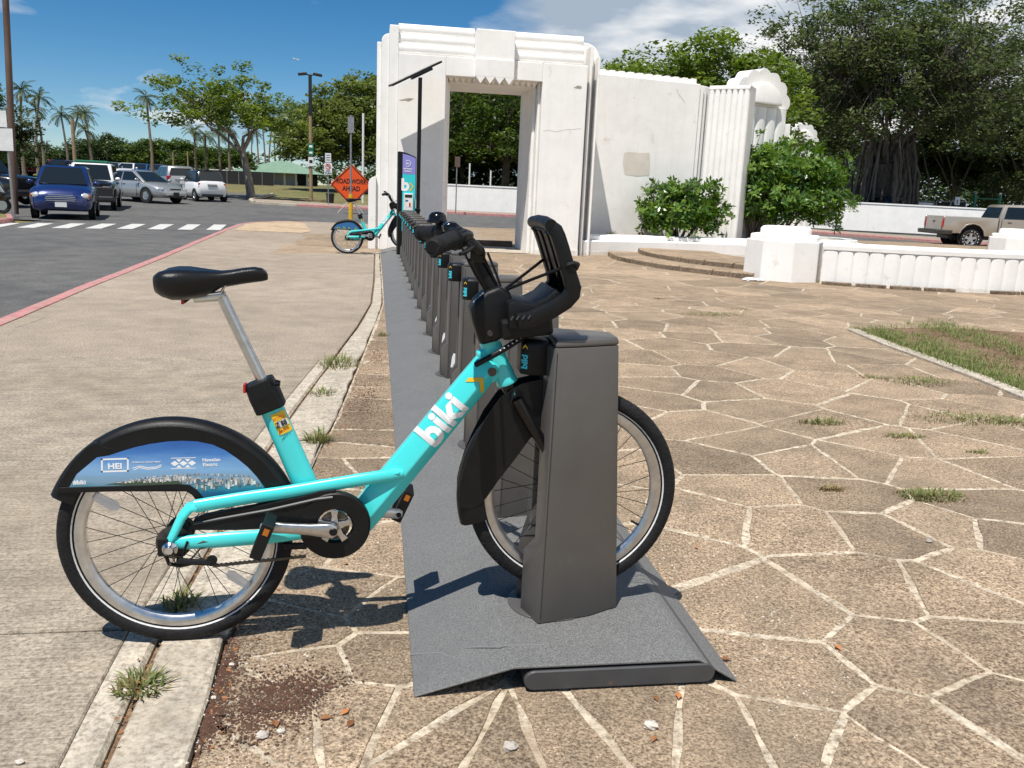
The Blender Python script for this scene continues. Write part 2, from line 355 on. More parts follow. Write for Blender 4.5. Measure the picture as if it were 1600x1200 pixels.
    def sphere(s, c, r, n=12, m=8, sc=(1,1,1), mi=0):
        c = Vector(c); vs = []; fs = []
        for i in range(m+1):
            ph = math.pi*i/m
            for j in range(n):
                th = 2*math.pi*j/n; vs.append(c+Vector((math.sin(ph)*math.cos(th)*sc[0], math.sin(ph)*math.sin(th)*sc[1], math.cos(ph)*sc[2]))*r)
        for i in range(m):
            for j in range(n): fs.append((i*n+j,(i+1)*n+j,(i+1)*n+(j+1)%n,i*n+(j+1)%n))
        return s.add(vs, fs, mi)
    def build(s, name, m, parent=None, smooth=False, bevel=0.0, seg=2, angle=35, sub=0):
        o0 = org(parent); me = bpy.data.meshes.new(name)
        me.from_pydata([(p[0]-o0.x, p[1]-o0.y, p[2]-o0.z) for p in s.v], [], s.f)
        ms = m if isinstance(m,(list,tuple)) else [m]
        for mm in ms: me.materials.append(MT[mm] if isinstance(mm,str) else mm)
        if len(ms) > 1: me.polygons.foreach_set('material_index', s.mi)
        bm = bmesh.new(); bm.from_mesh(me)
        bmesh.ops.remove_doubles(bm, verts=bm.verts, dist=1e-5)
        bmesh.ops.recalc_face_normals(bm, faces=bm.faces)
        if bevel:
            es = [e for e in bm.edges if len(e.link_faces)==2 and e.calc_face_angle(0) > rad(angle)]
            try: bmesh.ops.bevel(bm, geom=es, offset=bevel, segments=seg, profile=0.5, affect='EDGES', clamp_overlap=True)
            except Exception: pass
        if sub:
            bmesh.ops.subdivide_edges(bm, edges=bm.edges, cuts=sub, use_grid_fill=True)
        bm.to_mesh(me); bm.free()
        if smooth:
            me.polygons.foreach_set('use_smooth', [True]*len(me.polygons))
            if smooth != 'all': me.set_sharp_from_angle(angle=rad(angle))
        me.update()
        return link(name, me, None, parent)
def text_obj(name, s, size, origin, ux, uy, m, parent, bold=0.0, ext=0.0006, align='CENTER', sx=1.0):
    """flat lettering: origin is the baseline middle, ux/uy the writing directions (world)"""
    cu = bpy.data.curves.new(name, 'FONT'); cu.body = s; cu.size = size; cu.align_x = align; cu.offset = bold; cu.extrude = ext; cu.resolution_u = 3
    t = bpy.data.objects.new(name+'_tmp', cu); COL.objects.link(t)
    dg = bpy.context.evaluated_depsgraph_get(); me = bpy.data.meshes.new_from_object(t.evaluated_get(dg))
    bpy.data.objects.remove(t)
    ux = Vector(ux).normalized()*sx; uy = Vector(uy).normalized(); uz = ux.normalized().cross(uy)
    o0 = org(parent); M = Matrix.Translation(Vector(origin)-o0) @ Matrix((ux,uy,uz)).transposed().to_4x4()
    me.transform(M); me.materials.clear()
    return link(name, me, m, parent)
def quads_mesh(name, verts, tint, m, parent=None, nv=4):
    """verts (n*nv,3) numpy, one polygon each, with a per-face tint attribute"""
    n = len(verts)//nv; me = bpy.data.meshes.new(name)
    o0 = org(parent); verts = verts - np.array(o0)
    me.vertices.add(n*nv); me.vertices.foreach_set('co', verts.astype(np.float32).ravel())
    me.loops.add(n*nv); me.loops.foreach_set('vertex_index', np.arange(n*nv, dtype=np.int32))
    me.polygons.add(n); me.polygons.foreach_set('loop_start', np.arange(0,n*nv,nv,dtype=np.int32)); me.polygons.foreach_set('loop_total', np.full(n,nv,dtype=np.int32))
    a = me.attributes.new('tint','FLOAT','FACE'); a.data.foreach_set('value', tint.astype(np.float32))
    me.update(calc_edges=True); me.validate()
    return link(name, me, m, parent)
# ================================================================ SETTING: ground, road, pavement, plaza
def sheet(name, polys, z, m, kind='structure', zf=None):
    mb = MB()
    for poly in polys: mb.add([(x, y, (zf(x,y) if zf else 0)+z) for x, y in poly], [tuple(range(len(poly)))])
    o = mb.build(name, m); tag(o, kind=kind); return o
def grid_sheet(name, x0, x1, y0, y1, nx, ny, z, m, inside=None):
    xs = np.linspace(x0,x1,nx+1); ys = np.linspace(y0,y1,ny+1); mb = MB(); vs = []; fs = []
    for y in ys:
        for x in xs: vs.append((x,y,z+rise(y)))
    for j in range(ny):
        for i in range(nx):
            cx=(xs[i]+xs[i+1])/2; cy=(ys[j]+ys[j+1])/2
            if inside is None or inside(cx,cy): fs.append((j*(nx+1)+i,j*(nx+1)+i+1,(j+1)*(nx+1)+i+1,(j+1)*(nx+1)+i))
    mb.add(vs,fs); o = mb.build(name, m); tag(o, kind='structure'); return o
def terrain():
    ys = [-60,-20,10,30,35,40,50,60,70,80,88,110,150,220,320,500,900,2500]; xs = [-2500,-800,-300,-150,-80,-40,0,40,80,150,300,800,2500]
    mb = MB(); vs = [(x,y,rise(y)-0.17) for y in ys for x in xs]; n = len(xs)
    mb.add(vs, [(j*n+i,j*n+i+1,(j+1)*n+i+1,(j+1)*n+i) for j in range(len(ys)-1) for i in range(n-1)])
    tag(mb.build('ground','park'), kind='structure')
terrain()
# kerb line of the pavement, from the photograph's near left to the crossing
KERB = [(-3.05,-3.0),(-3.12,4.0),(-3.225,8.0),(-3.36,10.5),(-3.5,14.6),(-3.72,19.0),(-3.86,22.0),(-4.02,25.5),(-4.1,27.4),(-3.9,29.0),(-3.2,30.3),(-2.0,30.9),(0.0,31.0),(6.0,31.6),(14.0,31.0),(19.0,28.0),(26.0,24.0),(45.0,17.0)]
def road():
    left = [(-9.7,-6),(-2.6,-6)]
    near = [(x,y) for x,y in KERB]
    mb = MB()
    # carriageway beside the pavement and the cross road, one sheet of strips
    P = [(-60,30.2),(-9.7,30.2),(-9.7,-6),(-2.6,-6)]+near+[(60,14)]
    # triangulated by strips in y
    ys = list(np.linspace(-6,31.6,40))+list(np.linspace(32.2,62,16))
    def xr(y):
        if y > 31.6: return 60.0 if y < 46.2 else -6.6
        best=-3.05
        for (xa,ya),(xb,yb) in zip(KERB,KERB[1:]):
            if (ya<=y<=yb) and xb < 1: best = xa+(xb-xa)*(y-ya)/(yb-ya+1e-9)
        return best+0.02
    def xl(y): return -9.7 if y < 28 else (-9.7-(y-28)*7 if y < 31.6 else -60)
    rows=[]
    for y in ys: rows.append([(xl(y)+(xr(y)-xl(y))*t, y, rise(y)-0.125) for t in np.linspace(0,1,7)])
    mb.loft(rows, closed=False, caps=False)
    # right-hand part of the cross road
    rows=[]
    for x in np.linspace(-2,60,32):
        ny = np.interp(x,[-2,0,6,14,19,26,45,60],[30.9,31.0,31.6,31.0,28.0,24.0,17.0,12.0])
        rows.append([(x, ny+(36.0-ny)*t if t<1 else 36.0, rise(ny+(36.0-ny)*t)-0.129) for t in np.linspace(0,1,5)])
    mb.loft(rows, closed=False, caps=False)
    tag(mb.build('road','asphalt'), kind='structure')
road()
def kerb_run(root, pts, w, h, z, m, name='kerb_stone', seglen=1.8, side=1):
    """individual kerb stones along a polyline; the stones lie on the left (side=1) of the direction"""
    P=[Vector((x,y,0)) for x,y in pts]; L=[0]
    for a,b in zip(P,P[1:]): L.append(L[-1]+(b-a).length)
    def at(s):
        for i in range(len(P)-1):
            if s<=L[i+1] or i==len(P)-2: return P[i].lerp(P[i+1],(s-L[i])/(L[i+1]-L[i]))
    n=max(1,int(L[-1]/seglen)); st=[L[-1]*i/n for i in range(n+1)]
    for i in range(n):
        sub=[at(st[i]+0.004+(st[i+1]-st[i]-0.008)*k/3) for k in range(4)]
        rings=[]
        for k,p in enumerate(sub):
            t=(sub[min(k+1,3)]-sub[max(k-1,0)]).normalized(); nn=Vector((-t.y,t.x,0))*side
            zz=z+rise(p.y); jit=random.uniform(-.004,.004)
            rings.append([p+Vector((0,0,zz-0.14)),p+Vector((0,0,zz+h-0.03)),p+nn*0.02+Vector((0,0,zz+h+jit)),p+nn*w+Vector((0,0,zz+h+jit)),p+nn*w+Vector((0,0,zz-0.14))])
        MB().loft(rings).build(name,m,root,smooth=True,angle=30)
kr=thing('pavement_kerb',(-3.3,8,0),None,None); tag(kr,kind='structure')
kerb_run(kr,[p for p in KERB if p[1]>=4 and p[0]<-1.5][::-1],0.15,0.128,-0.122,'redkerb',seglen=2.2,side=1)
far=thing('far_kerb',(0,44,0),None,None); tag(far,kind='structure')
FARK=[(34.0,29.5),(24.0,36.5),(18.0,41.5),(9.0,43.5),(5.0,44.2),(0.0,45.6),(-4.0,46.2),(-6.4,47.5),(-6.9,50.0),(-6.9,61.0)]
kerb_run(far,FARK[:7],0.18,0.13,-0.12,'redkerb',seglen=3.0,side=-1); kerb_run(far,FARK[6:],0.18,0.13,-0.12,'strip',seglen=3.0,side=-1)
# pavement of concrete slabs: cast bays from the plate strip to the kerb
STRIP_R=[(-0.40,-1.0),(-0.40,1.7),(-0.408,2.3),(-0.323,3.5),(-0.208,4.73),(-0.115,6.3),(0.0,8.0),(0.075,9.6),(0.085,12.0),(0.075,17.3)]
STRIP_L=[(-0.565,-1.0),(-0.565,1.7),(-0.58,2.3),(-0.535,3.5),(-0.45,4.73),(-0.30,6.3),(-0.14,8.0),(-0.03,9.6),(-0.005,12.0),(0.0,17.3)]
def xi(tab,y): return float(np.interp(y,[p[1] for p in tab],[p[0] for p in tab]))
def kx(y): return float(np.interp(y,[p[1] for p in KERB[:11]],[p[0] for p in KERB[:11]]))
walk=thing('pavement',(-1.8,6,0),None,None); tag(walk,kind='structure')
JY=[-1.0,1.05,2.372,3.712,6.345,9.6,12.9,16.2,19.5,23.1]
for a,b in zip(JY,JY[1:]):
    m='walk_broom' if b<6.4 else 'walk_aggr'
    ys=np.linspace(a+0.006,b-0.006,5); mb=MB(); z=random.uniform(-0.002,0.002)
    w0=0.085 if b<6.4 else 0.0
    rows=[]
    for y in ys:
        xr=xi(STRIP_L,y)-0.018-w0 if y<17.3 else 0.35
        rows.append([(kx(y)+0.154,y,z),(kx(y)+0.154,y,-.16)] and [(kx(y)+0.154,y,z-.1),(kx(y)+0.154,y,z),(xr,y,z),(xr,y,z-.1)])
    rows=[[Vector(q) for q in r] for r in rows]
    o=mb.loft(rows).build('concrete_slab',m,walk,bevel=0.005,seg=1)
    if w0:
        mb=MB(); rows=[]
        for y in ys:
            xr=xi(STRIP_L,y)-0.018; rows.append([Vector((xr-w0+0.004,y,z-.1)),Vector((xr-w0+0.004,y,z-.001)),Vector((xr-.012,y,z-.001)),Vector((xr,y,z-.012)),Vector((xr,y,z-.1))])
        mb.loft(rows).build('slab_edge_band','strip',walk)
# far end of the pavement up to the cross road
fe=[(kx(23.11)+.15,23.106),(0.35,23.106),(2.2,23.106),(9.0,24.5),(9.0,31.2),(6.0,31.4),(0.0,30.85),(-2.0,30.75),(-3.1,30.15),(-3.75,28.9),(-3.95,27.4),(kx(25.5)+.15,25.5)]
MB().prism([(x,y,0.0) for x,y in fe][::-1],(0,0,-.1)).build('concrete_slab','walk_aggr',walk)
MB().prism([(x,y,.004) for x,y in [(-3.62,23.6),(-1.9,23.4),(-1.72,24.2),(-2.3,29.4),(-2.8,30.2),(-3.2,29.9),(-3.7,28.6),(-3.85,27.2)]],(0,0,.006)).build('kerb_ramp_pad','pad',walk)
# narrow concrete edging strip, several lengths with gaps
strip=thing('edging_strip',(-0.4,4,0),None,None); tag(strip,kind='structure')
cuts=[-1.0,0.4,2.31,3.35,4.25,4.98,6.1,7.4,8.8,10.6,12.4,14.4,17.2]
for a,b in zip(cuts,cuts[1:]):
    rows=[]; tilt=random.uniform(-.004,.006); nn=7
    for k,y in enumerate(np.linspace(a+0.008,b-0.008,nn)):
        xl_,xr_=xi(STRIP_L,y)+random.uniform(0,.006),xi(STRIP_R,y)+random.uniform(-.012,.008)
        rows.append([Vector((xl_,y,-.06)),Vector((xl_,y,.004+tilt)),Vector((xr_,y,.006+tilt)),Vector((xr_+.004,y,-.06))])
    MB().loft(rows).build('edging_stone','strip',strip,bevel=0.006,seg=1)
sheet('soil_gap',[[(-0.75,-1.0),(0.2,-1.0),(0.2,17.4),(-0.75,17.4)]],-0.022,'dirt')
# ---- plaza of crazy paving
PLZ=(-0.45,-1.2,26.0,31.0)
def plaza():
    root=thing('plaza_paving',(4,8,0),None,None); tag(root,kind='structure')
    base=MB()
    base.add([(-0.32,-1.2,-.002),(14,-1.2,-.002),(26,10,-.002),(26,23.8,-.002),(14,30.9,-.002),(6.0,31.3,-.002),(0.1,30.8,-.002),(0.09,17.3,-.002),(0.09,9.6,-.002),(-.10,6.3,-.002),(-.2,4.73,-.002),(-.33,3.0,-.002)],[tuple(range(12))])
    base.build('mortar_bed','mortar',root)
    px=[(1240,820),(1195,945),(1235,1055),(1430,1030),(1370,915),(1490,930),(1565,900),(1570,1010),(1580,1110),(1440,1150),(1250,1150),(1120,1150),(1350,1185),(1000,1130),(880,1160),(790,1170),
        (1160,765),(1110,720),(1170,690),(1260,720),(1350,722),(1320,775),(1450,740),(1500,700),(1550,675),(1390,690),(1280,660),(1200,640),(1225,610),(1120,610),(1090,560),(1180,575),(1290,590),(1380,640),(1450,650),(1330,560),(1270,555),(1230,530),(1160,530),(1505,640),(1575,730),(1540,790),(1470,820),(1380,830),(1585,840),(1100,800),(1090,665),(1040,600),(1000,560),
        (560,700),(575,630),(540,735),(590,860),(530,930),(610,950),(480,1050),(420,1130),(560,1110),(700,1150),(600,1030),(330,1180),(650,1120)]
    S=[at_z(*q) for q in px]; S=[(p.x,p.y) for p in S]
    npho=len(S); rng=random.Random(3)
    for k in range(34):
        yy=1.5+k*.46; S.append((xi(STRIP_R,yy)+rng.uniform(.10,.24),yy+rng.uniform(-.1,.1)))
    tries=0
    while tries<30000 and len(S)<1900:
        tries+=1
        y=rng.uniform(-1.2,31) if rng.random()<.5 else rng.uniform(-1,14); x=rng.uniform(-.4,24) if rng.random()<.5 else rng.uniform(-.4,10)
        d=0.43 if y<12 else 0.75
        if abs(x-.5)<.4 and y>2: d=.7
        if all((x-a)**2+(y-b)**2>d*d*(rng.uniform(.7,1.5)) for a,b in S): S.append((x,y))
    SA=np.array(S)
    def clip(poly,px_,py_,nx,ny):      # keep (p-P).n<=0
        out=[]
        for i in range(len(poly)):
            a=poly[i]; b=poly[(i+1)%len(poly)]
            da=(a[0]-px_)*nx+(a[1]-py_)*ny; db=(b[0]-px_)*nx+(b[1]-py_)*ny
            if da<=0: out.append(a)
            if (da<0<db) or (db<0<da): t=da/(da-db); out.append((a[0]+(b[0]-a[0])*t,a[1]+(b[1]-a[1])*t))
        return out
    bounds=[((-0.405,0),(-.9987,.05)),]
    stones=[]
    for i,(x,y) in enumerate(S):
        poly=[(x-1.6,y-1.6),(x+1.6,y-1.6),(x+1.6,y+1.6),(x-1.6,y+1.6)]
        d2=((SA-SA[i])**2).sum(1); nb=np.argsort(d2)[1:22]
        for j in nb:
            if len(poly)<3: break
            bx,by=SA[j]; dx,dy=bx-x,by-y; L=math.hypot(dx,dy); nx,ny=dx/L,dy/L
            k=(min(i,j)*7919+max(i,j)*104729)%1000/1000.0
            gap=0.0048 if k<.30 else (0.0062 if k<.60 else (0.008 if k<.88 else 0.0100))
            if y>4.5: gap=max(gap,.0066)
            poly=clip(poly,(x+bx)/2-nx*gap,(y+by)/2-ny*gap,nx,ny)
        # pavement side, plate strip, outer edges
        for (ax,ay),(bx,by) in zip(STRIP_R,STRIP_R[1:]):
            if (ay<=y<by) and len(poly)>2:
                nx,ny=-(by-ay),(bx-ax); L=math.hypot(nx,ny); nx/=L; ny/=L
                if (bx-ax)*(y-ay)-(by-ay)*(x-ax) > 0: poly=[]; break
                if abs(nx)>.5: poly=clip(poly,ax+.02,ay,nx if nx<0 else -nx,ny if nx<0 else -ny)
        if len(poly)>2: poly=clip(poly,0,-1.1,0,-1)
        if len(poly)>2 and x<9: poly=clip(poly,0,31.2,0,1) if x>3 else clip(poly,0,23.05,0,1) if y>17 else poly
        if len(poly)<3: continue
        # planting bed cut out of the paving at the right
        if len(poly)>2: stones.append((x,y,poly))
    def area(p): return abs(sum(p[k][0]*p[(k+1)%len(p)][1]-p[(k+1)%len(p)][0]*p[k][1] for k in range(len(p))))/2
    def inbed(x,y): return y<8.2 and x>4.72 and (x-4.46)*0.28 > -(0) and y>3.0 and x>4.3+(0.0)
    res=[]
    for x,y,p in stones:
        if area(p)<.01: continue
        d=math.hypot(x,y); c=CAM; q=Vector((x,y,0))-CAM; z=q.dot(_f)
        if z<=.3: vis=0
        else:
            u=800+F_PX*q.dot(_r)/z; v=600+F_PX*q.dot(_d)/z; vis=1 if (-150<u<1750 and -50<v<1330) else 0
        res.append((vis*area(p)*CAM_H/(max(z,.3)**3),x,y,p))
    res.sort(key=lambda t:-t[0])
    rest=MB(); k=0
    def outline(poly,rg):
        out=[]
        n=len(poly)
        for i in range(n):
            a=poly[i]; b=poly[(i+1)%n]; L=math.hypot(b[0]-a[0],b[1]-a[1]); m=max(1,min(9,int(L/.08)))
            tx,ty=(b[0]-a[0])/(L+1e-9),(b[1]-a[1])/(L+1e-9)
            for s in range(m):
                t=s/m; w=0 if s==0 else rg.uniform(-.009,.004)
                out.append((a[0]+(b[0]-a[0])*t+ty*w*1.0,a[1]+(b[1]-a[1])*t-tx*w))
        return out
    for sc,x,y,p in res:
        rg=random.Random(int(x*1000)+int(y*777))
        if k<290 and sc>0:
            ol=outline(p,rg); z=rg.uniform(-.0005,.003)
            mb=MB(); n=len(ol); mid=[(x+(a-x)*.965,y+(b-y)*.965) for a,b in ol]
            vs=[(a,b,-.03) for a,b in ol]+[(a,b,-.004) for a,b in ol]+[(a,b,z) for a,b in mid]
            fs=[(i,(i+1)%n,n+(i+1)%n,n+i) for i in range(n)]+[(n+i,n+(i+1)%n,2*n+(i+1)%n,2*n+i) for i in range(n)]+[tuple(range(2*n,3*n))]
            mb.add(vs,fs); mb.build('flagstone','stone',root); k+=1
        else:
            n=len(p); rest.add([(a,b,rg.uniform(-.001,.002)*0+.001) for a,b in p]+[(a,b,-.02) for a,b in p],[tuple(range(n))]+[(i,(i+1)%n,n+(i+1)%n,n+i) for i in range(n)])
    o=rest.build('distant_flagstones','stone',root); o['kind']='stuff'
plaza()
for pl in ([(2,556),(10,540),(12,524),(24,512),(52,503),(70,496)],[(480,745),(505,690),(512,660)],[(560,470),(572,440),(580,420)]):
    MB().tube([at_z(x,y,-.0005) for x,y in pl],.0035,4).build('crack','crack',walk)
# crosswalk bars
cw=thing('crosswalk',(-7,26,-.12),None,None); tag(cw,kind='structure')
for i in range(8):
    t=i/7; x0=-9.6+t*(4.9); y0=22.9+t*2.3
    a=[(x0,y0+.4),(x0+.36,y0+.55),(x0+.36-.36,y0+.55+2.3+t),(x0-.36,y0+.4+2.3+t)]
    MB().prism([(x,y,-.121) for x,y in a],(0,0,.004)).build('crossing_bar','roadpaint',cw)
# left grass island with kerb and tan driveway
isl=thing('verge_kerb',(-11,26,0),None,None); tag(isl,kind='structure')
LK=[(-12.5,16.0),(-10.3,20.5),(-9.7,23.4),(-9.85,26.0),(-10.9,28.6),(-12.2,29.6)]
kerb_run(isl,LK,0.15,0.13,-0.122,'redkerb',seglen=1.6,side=1)
sheet('verge',[[(-40,14),(-12.65,16.05),(-10.44,20.6),(-9.86,23.4),(-10.0,26.0),(-11.0,28.5),(-12.3,29.4),(-40,30)]],0.0,'park')
sheet('driveway',[[(-40,28.2),(-13.2,28.2),(-12.4,29.6),(-13,31.6),(-40,31.6)]],0.004,'pad')
sheet('far_pavement',[[(34.2,29.7),(24.2,36.7),(18.1,41.7),(9.0,43.7),(5,44.4),(0,45.8),(-4,46.4),(-6.3,47.7),(-6.75,50),(-4.8,50),(-4.4,49.4),(-2,48.2),(0,47.8),(5,46.0),(9,45.2),(18.5,43.1),(25,38.2),(35,31.2)]],0.0,'walk_aggr',zf=lambda x,y:rise(y)+.01)
# ================================================================ BICYCLE
BY = 2.30
def B(px, py, dy=0.0): return at_y(px, py, BY+dy)
AD_SKY = None
def ad_material():
    m = bpy.data.materials.new('printed_sky_panel'); m.use_nodes = True; nt = m.node_tree; L = nt.links; p = nt.nodes['Principled BSDF']; p.inputs['Roughness'].default_value = 0.35
    tc=_n(nt,'ShaderNodeTexCoord'); sp=_n(nt,'ShaderNodeSeparateXYZ'); L.new(tc.outputs['Object'],sp.inputs[0])
    nz=_n(nt,'ShaderNodeTexNoise'); nz.inputs['Scale'].default_value=14; mp=_n(nt,'ShaderNodeMapping'); mp.inputs['Scale'].default_value=(1,1,4); L.new(tc.outputs['Object'],mp.inputs[0]); L.new(mp.outputs[0],nz.inputs['Vector'])
    ma=_n(nt,'ShaderNodeMath'); ma.operation='MULTIPLY_ADD'; L.new(nz.outputs[0],ma.inputs[0]); ma.inputs[1].default_value=0.03; L.new(sp.outputs[2],ma.inputs[2])
    mr=_n(nt,'ShaderNodeMapRange'); L.new(ma.outputs[0],mr.inputs[0]); mr.inputs[1].default_value=0.43; mr.inputs[2].default_value=0.60
    r=_n(nt,'ShaderNodeValToRGB'); L.new(mr.outputs[0],r.inputs[0]); e=r.color_ramp.elements
    stops=[(0.0,(0.05,0.13,0.16)),(0.16,(0.02,0.11,0.24)),(0.24,(0.03,0.22,0.30)),(0.36,(0.20,0.33,0.45)),(0.55,(0.22,0.42,0.68)),(0.8,(0.06,0.20,0.52)),(1.0,(0.025,0.11,0.38))]
    while len(e)<len(stops): e.new(0.5)
    for el,(ps,c) in zip(e,stops): el.position=ps; el.color=c+(1,)
    L.new(r.outputs[0],p.inputs['Base Color']); return m
MT['ad_sky']=ad_material()
for i,c in enumerate([(0.42,0.42,0.42),(0.20,0.19,0.19),(0.60,0.57,0.52),(0.10,0.12,0.16),(0.33,0.29,0.24),(0.05,0.09,0.05),(0.75,0.74,0.72)]): MT['bld%d'%i]=mat('print_building_%d'%i,c,0.4)
MT['prt_green']=mat('print_green',(0.25,0.36,0.10),0.4); MT['prt_blue']=mat('print_blue',(0.03,0.14,0.35),0.4)
def wheel(root, c, phase=0.0, rear=True):
    Yx=(0,1,0)
    rim=MB().lathe([(.2585,-.0125),(.2585,.0125),(.250,.0135),(.238,.0125),(.2305,.006),(.2305,-.006),(.238,-.0125),(.250,-.0135)],c,Yx,72,closed_prof=True).build('wheel','alu',root,smooth=True,angle=40)
    tp=[]
    for k in range(14):
        a=2*math.pi*k/14; tp.append((.282+.0232*math.cos(a),.0235*math.sin(a)))
    mb=MB().lathe(tp,c,Yx,84,closed_prof=True)
    mb.build('tyre','rubber',rim,smooth=True,angle=60)
    # tread sipes: small chevrons along the shoulder
    tr=MB()
    for k in range(84):
        a=2*math.pi*k/84
        for s in (-1,1):
            d=V(math.cos(a),0,math.sin(a)); t=V(-math.sin(a),0,math.cos(a)); q=Vector(c)+d*.2985+V(0,s*.0165,0)
            tr.tube([q-t*.006+d*.002-V(0,s*.004,0),q+t*.002,q+t*.004-d*.006+V(0,s*.0035,0)],.0011,4)
    tr.build('tread','rubber',rim)['kind']='stuff'
    for s in (-1,1): MB().lathe([(.2630,.0139*s),(.2650,.0152*s),(.2668,.0165*s),(.2665,.0170*s),(.2630,.0146*s)],c,Yx,72,closed_prof=True).build('reflective_line','ringline',rim,smooth=True)
    MB().lathe([(0,-.052),(.013,-.052),(.013,-.034),(.032,-.033),(.032,-.026),(.017,-.022),(.017,.022),(.032,.026),(.032,.033),(.013,.034),(.013,.052),(0,.052)],c,Yx,24).build('hub','steel_dark',rim,smooth=True,angle=30)
    if rear:
        MB().lathe([(0,.036),(.034,.036),(.037,.042),(.037,.058),(.030,.062),(0,.062)],c,Yx,28).build('drum_brake','black',rim,smooth=True,angle=30)
        MB().lathe([(.012,-.05),(.046,-.044),(.046,-.040),(.012,-.036)],c,Yx,20,closed_prof=True).build('sprocket','steel_dark',rim)
    n=32
    for k in range(n):
        th=2*math.pi*(k+phase)/n; s=-1 if k%2 else 1; th2=th+(1 if (k//2)%2 else -1)*rad(62)
        p0=Vector(c)+V(.030*math.cos(th2),s*.029,.030*math.sin(th2)); p1=Vector(c)+V(.2335*math.cos(th),s*.003,.2335*math.sin(th))
        MB().cyl(p0,p1,.00105,n=5).build('spoke','spoke',rim)
    return rim
def flat_reflector(rim,c,ang,r0,r1,dy):
    d=V(math.cos(ang),0,math.sin(ang)); t=V(-math.sin(ang),0,math.cos(ang)); q=Vector(c)+V(0,dy,0)
    poly=[q+d*r0-t*.006,q+d*(r0+.012)-t*.014,q+d*r1-t*.012,q+d*r1+t*.012,q+d*(r0+.012)+t*.014,q+d*r0+t*.006]
    MB().prism(poly,(0,-.006,0)).build('spoke_reflector','reflwhite',rim,bevel=.0012,seg=1)
def bicycle():
    root=thing('bicycle',(-.524,BY,0),'teal shared bicycle docked nearest the camera with black saddle and city skyline fender','bicycle','shared bicycles')
    RC=V(-.524,BY,.305); FC=V(.568,BY,.4225)
    w=wheel(root,RC,0.3,True); flat_reflector(w,RC,rad(148),.165,.235,-.012); flat_reflector(w,RC,rad(-38),.165,.235,-.012)
    w2=wheel(root,FC,0.0,False); MB().cyl(FC+V(.233*math.cos(rad(-28)),0,.233*math.sin(rad(-28))),FC+V(.205*math.cos(rad(-28)),0,.205*math.sin(rad(-28))),.004,.003,8).build('valve','black',w2)
    # ---------------- rear fender
    prof=[(.270,-.034),(.300,-.0365),(.322,-.031),(.332,-.018),(.3345,0),(.332,.018),(.322,.031),(.300,.0365),(.270,.034),(.300,.033),(.320,.026),(.329,.012),(.3305,0),(.329,-.012),(.320,-.026),(.300,-.033)]
    fd=MB().lathe(prof,RC,(0,1,0),56,closed_prof=True,arc=(rad(-4),rad(-157))).build('rear_fender','black',root,smooth=True,angle=50)
    tail=[B(86,769,-.035),B(90,757,-.036),B(112,722,-.037),B(134,699,-.037),B(150,690,-.037),B(162,697,-.037),B(182,700,-.037),B(165,712,-.037),B(148,716,-.037),B(122,742,-.037),B(107,766,-.036)]
    MB().prism(tail,(0,.072,0)).build('fender_tail','black',fd,bevel=.004)
    skirt=[RC+V(.318*math.cos(a),-.0365,.318*math.sin(a)) for a in np.linspace(rad(152),rad(14),30)]+[B(440,772,-.0365),B(318,790,-.0365),B(300,768,-.0365),B(110,768,-.0365)]
    MB().prism(skirt,(0,.003,0)).build('fender_skirt','black',fd)
    adp=[(107,763),(120,741),(151,715),(170,712),(188,706),(211,699),(234,694),(262,690),(285,689),(308,690),(332,695),(352,704),(371,717),(387,730),(401,745),(414,763),(366,771),(317,779),(312,772),(300,763),(285,760),(200,762)]
    ad=MB().prism([B(x,y,-.0382) for x,y in adp],(0,.0012,0)).build('fender_panel','ad_sky',fd)
    bar=[(86,771),(91,762),(200,759),(277,756),(296,758),(308,766),(320,780),(322,791),(309,786),(300,774),(288,767),(270,766)]
    MB().prism([B(x,y,-.0405) for x,y in bar],(0,.008,0)).build('fender_stay','black',fd,bevel=.002)
    # printed skyline
    rg=random.Random(5); mb=MB()
    xs=np.linspace(182,408,120)
    for layer in range(3):
        for x in xs:
            x=x+rg.uniform(-2,2); depth=layer/2
            grow=np.interp(x,[180,240,300,410],[0.15,0.5,0.9,1.0])
            yb=np.interp(x,[180,285,318,366,410],[759,757,776,768,760])-rg.uniform(0,3)
            top0=np.interp(x,[180,240,320,408],[752,744,739,744])
            h=rg.uniform(1.5,7.5)*grow*(0.45+.55*depth); y1=top0+(yb-top0)*(.05+.62*depth*rg.uniform(.5,1)); w=rg.uniform(1.3,3.4)*(0.6+.6*depth)
            if x>392: y1=max(y1,748+(x-392))
            y0=y1-h*.6; y1=min(y1+h*.8,yb)
            if y1<=y0+1: continue
            a=-.03865-.00025*layer-rg.uniform(0,.0002)
            mb.add([B(x-w/2,y1,a),B(x+w/2,y1,a),B(x+w/2,y0,a),B(x-w/2,y0,a)],[(0,1,2,3)],rg.choice([0,0,1,2,2,3,4,6]))
    mb.build('printed_skyline',['bld%d'%i for i in range(7)],ad)
    mb=MB()   # dark shore and breakwater
    mb.add([B(x,y,-.0385) for x,y in [(165,757),(200,752),(250,750),(285,752),(283,757),(220,759)]],[(0,1,2,3,4,5)]); mb.build('printed_shore','bld5',ad)
    ux=(B(340,722)-B(180,726)).normalized(); uy=V(-ux.z,0,ux.x)
    A=-.0384
    text_obj('lettering','HEI',.021,B(180,732.5,A),ux,uy,'decal',ad,bold=.0006,sx=1.15)
    fr=MB()
    for (a,b,c_,d_) in ((158,716,201,718.5),(158,735,201,737.5),(158,716,160.5,737.5),(198.5,716,201,737.5)):
        sl=lambda x,y: B(x,y-(x-180)*.03,A)
        fr.add([sl(a,d_),sl(c_,d_),sl(c_,b),sl(a,b)],[(0,1,2,3)])
    fr.build('lettering_frame','decal',ad)
